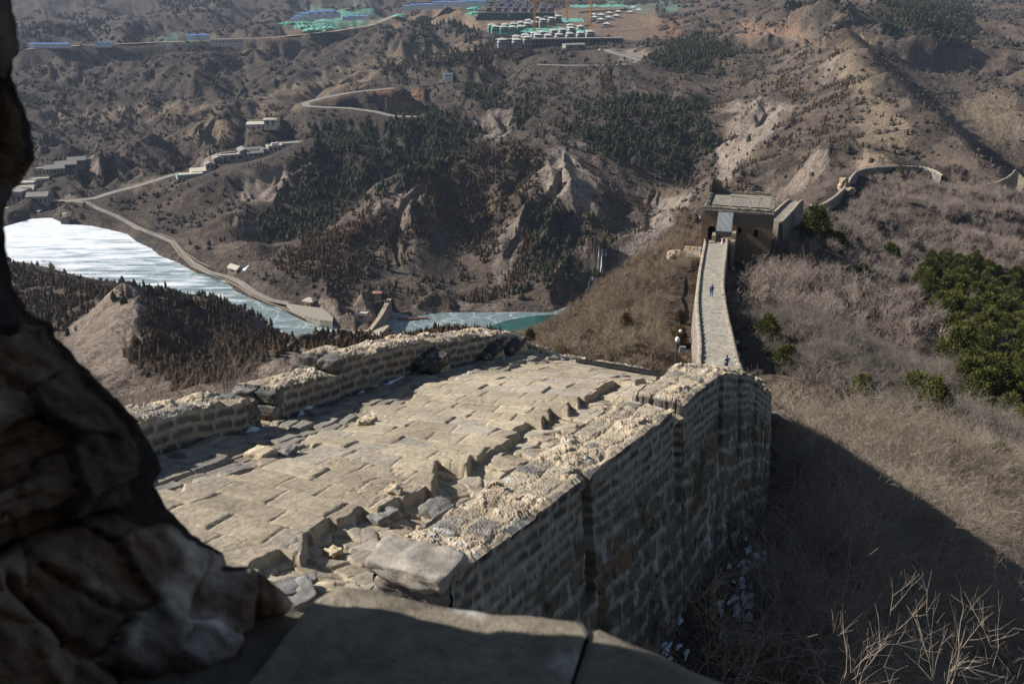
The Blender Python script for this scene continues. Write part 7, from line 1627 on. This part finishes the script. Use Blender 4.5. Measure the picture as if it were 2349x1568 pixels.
p = floor2(1621, 556); st_ = thing('stool', (p[0]-.1, p[1], p[2]), 'dark low stool under the seated person by the stair', 'stool'); boxes('seat', [(-.2, .2, -.15, .2, .36, .42)], rust, st_); [boxes('leg', [(a, a+.04, b, b+.04, 0, .36)], rust, st_) for a in (-.19, .15) for b in (-.14, .15)]
person((p[0]-.1, p[1]-.02, p[2]), 20, 'person in black coat seated at the left side of the walkway end', sit, (.012, .012, .014), (.02, .02, .022), scale=1.08)
tl = loc(.7, -5.6, 1.25); person((tl.x, tl.y, tl.z), 200, 'person in bright blue jacket standing on the small terrace left of the walkway', dict(le=(.22, -.15, 1.18), lw=(.10, -.26, 1.36), lh=(.05, -.28, 1.42), re=(-.22, -.15, 1.18), rw=(-.10, -.26, 1.36), rh=(-.05, -.28, 1.42)), (.02, .26, .68), (.03, .03, .04))
for k, (x, lab, c) in enumerate([(1998, 'tiny dark figure on the curving wall crest, left one of two', (.03, .06, .07)), (2003, 'tiny pale figure on the curving wall crest, right one of two', (.35, .30, .26))]):
    i_ = np.argmin(np.abs(proj(l3f[:, 0], l3f[:, 1], l3f[:, 2])[0]-x)); person((l3f[i_, 0]-osd[i_, 0]*1.6, l3f[i_, 1]-osd[i_, 1]*1.6, l3f[i_, 2]-.9), 120, lab, {}, c, (.05, .05, .07))
# camera pole in the brush at the foot of the walkway, yellow box beside it
lp_ = at(1549, 838, Y=62); t = thing('camera_pole', lp_, 'dark pole with two white domes and a yellow box beyond the parapet end', 'camera pole')
bm = bmesh.new(); bmesh.ops.create_cone(bm, segments=10, radius1=.07, radius2=.05, depth=6.5, cap_ends=True, matrix=Matrix.Translation((0, 0, -1.0))); bm_link(bm, 'pole', darkpole, t)
bm = bmesh.new(); bmesh.ops.create_uvsphere(bm, u_segments=16, v_segments=12, radius=.17, matrix=Matrix.Translation((0.02, -.1, 1.95))@Matrix.Diagonal((1, 1, 1.2, 1))); bm_link(bm, 'white_globe', whitep, t, True)
bm = bmesh.new(); bmesh.ops.create_uvsphere(bm, u_segments=14, v_segments=10, radius=.13, matrix=Matrix.Translation((.2, -.05, 2.55))); bm_link(bm, 'camera_dome', whitep, t, True)
boxes('bracket', [(-.05, .3, -.03, .03, 2.72, 2.80)], darkpole, t); boxes('control_box', [(.22, .62, -.12, .12, 1.0, 1.4)], metal, t); boxes('yellow_box', [(-.3, .1, -.32, -.08, -.85, -.25)], plain("yellow_paint", (.62, .38, .04), .6, .1), t)
# cable duct running up the brown slope
dpt = [hit(x, y, 60) for x, y in [(1556, 800), (1557, 760), (1559, 730), (1563, 690), (1570, 650), (1580, 620), (1590, 595), (1592, 588)]]
q_ = [(v.x, v.y, v.z+.35) for v in dpt]; fence(q_, .35, 'thin grey cable duct on posts climbing the brown slope beside the walkway', 'cable_duct', 2.5, plain("duct_grey", (.34, .33, .31), .7, .1), .04)
# ---- air
hz = bpy.data.materials.new("air"); hz.use_nodes = True; ht = hz.node_tree; ht.nodes.remove(ht.nodes["Principled BSDF"]); pv = ht.nodes.new("ShaderNodeVolumePrincipled"); pv.inputs["Color"].default_value = (.62, .74, .98, 1); pv.inputs["Density"].default_value = .00006; pv.inputs["Anisotropy"].default_value = .2
ht.links.new(pv.outputs[0], ht.nodes["Material Output"].inputs["Volume"])
zt_ = max(CZ+40, float(TZ.max())+40)
o = boxes('haze', [(-8500, 8500, -3000, 8000, float(TZ.min())-12, zt_)], hz); o['kind'] = 'stuff'

# ---- labels of small sets say which one is meant
from collections import defaultdict
bpy.context.view_layer.update()
sets_ = defaultdict(list)
for o in scene.objects:
    if o.parent is None and 'label' in o.keys() and 'group' in o.keys(): sets_[o['label']].append(o)
def ordinal(n): return "%d%s" % (n, 'th' if 10 <= n % 100 <= 20 else {1: 'st', 2: 'nd', 3: 'rd'}.get(n % 10, 'th'))
for lab, os_ in sets_.items():
    if not 1 < len(os_) <= 40: continue
    ky = []
    for o in os_:
        w = o.matrix_world.translation; ky.append((float(proj(w.x, w.y, w.z)[0]), o))
    ky.sort(key=lambda q: q[0])
    for i, (_, o) in enumerate(ky): o['label'] = ' '.join(lab.split()[:10])+', %s of %d from the left' % (ordinal(i+1), len(os_))
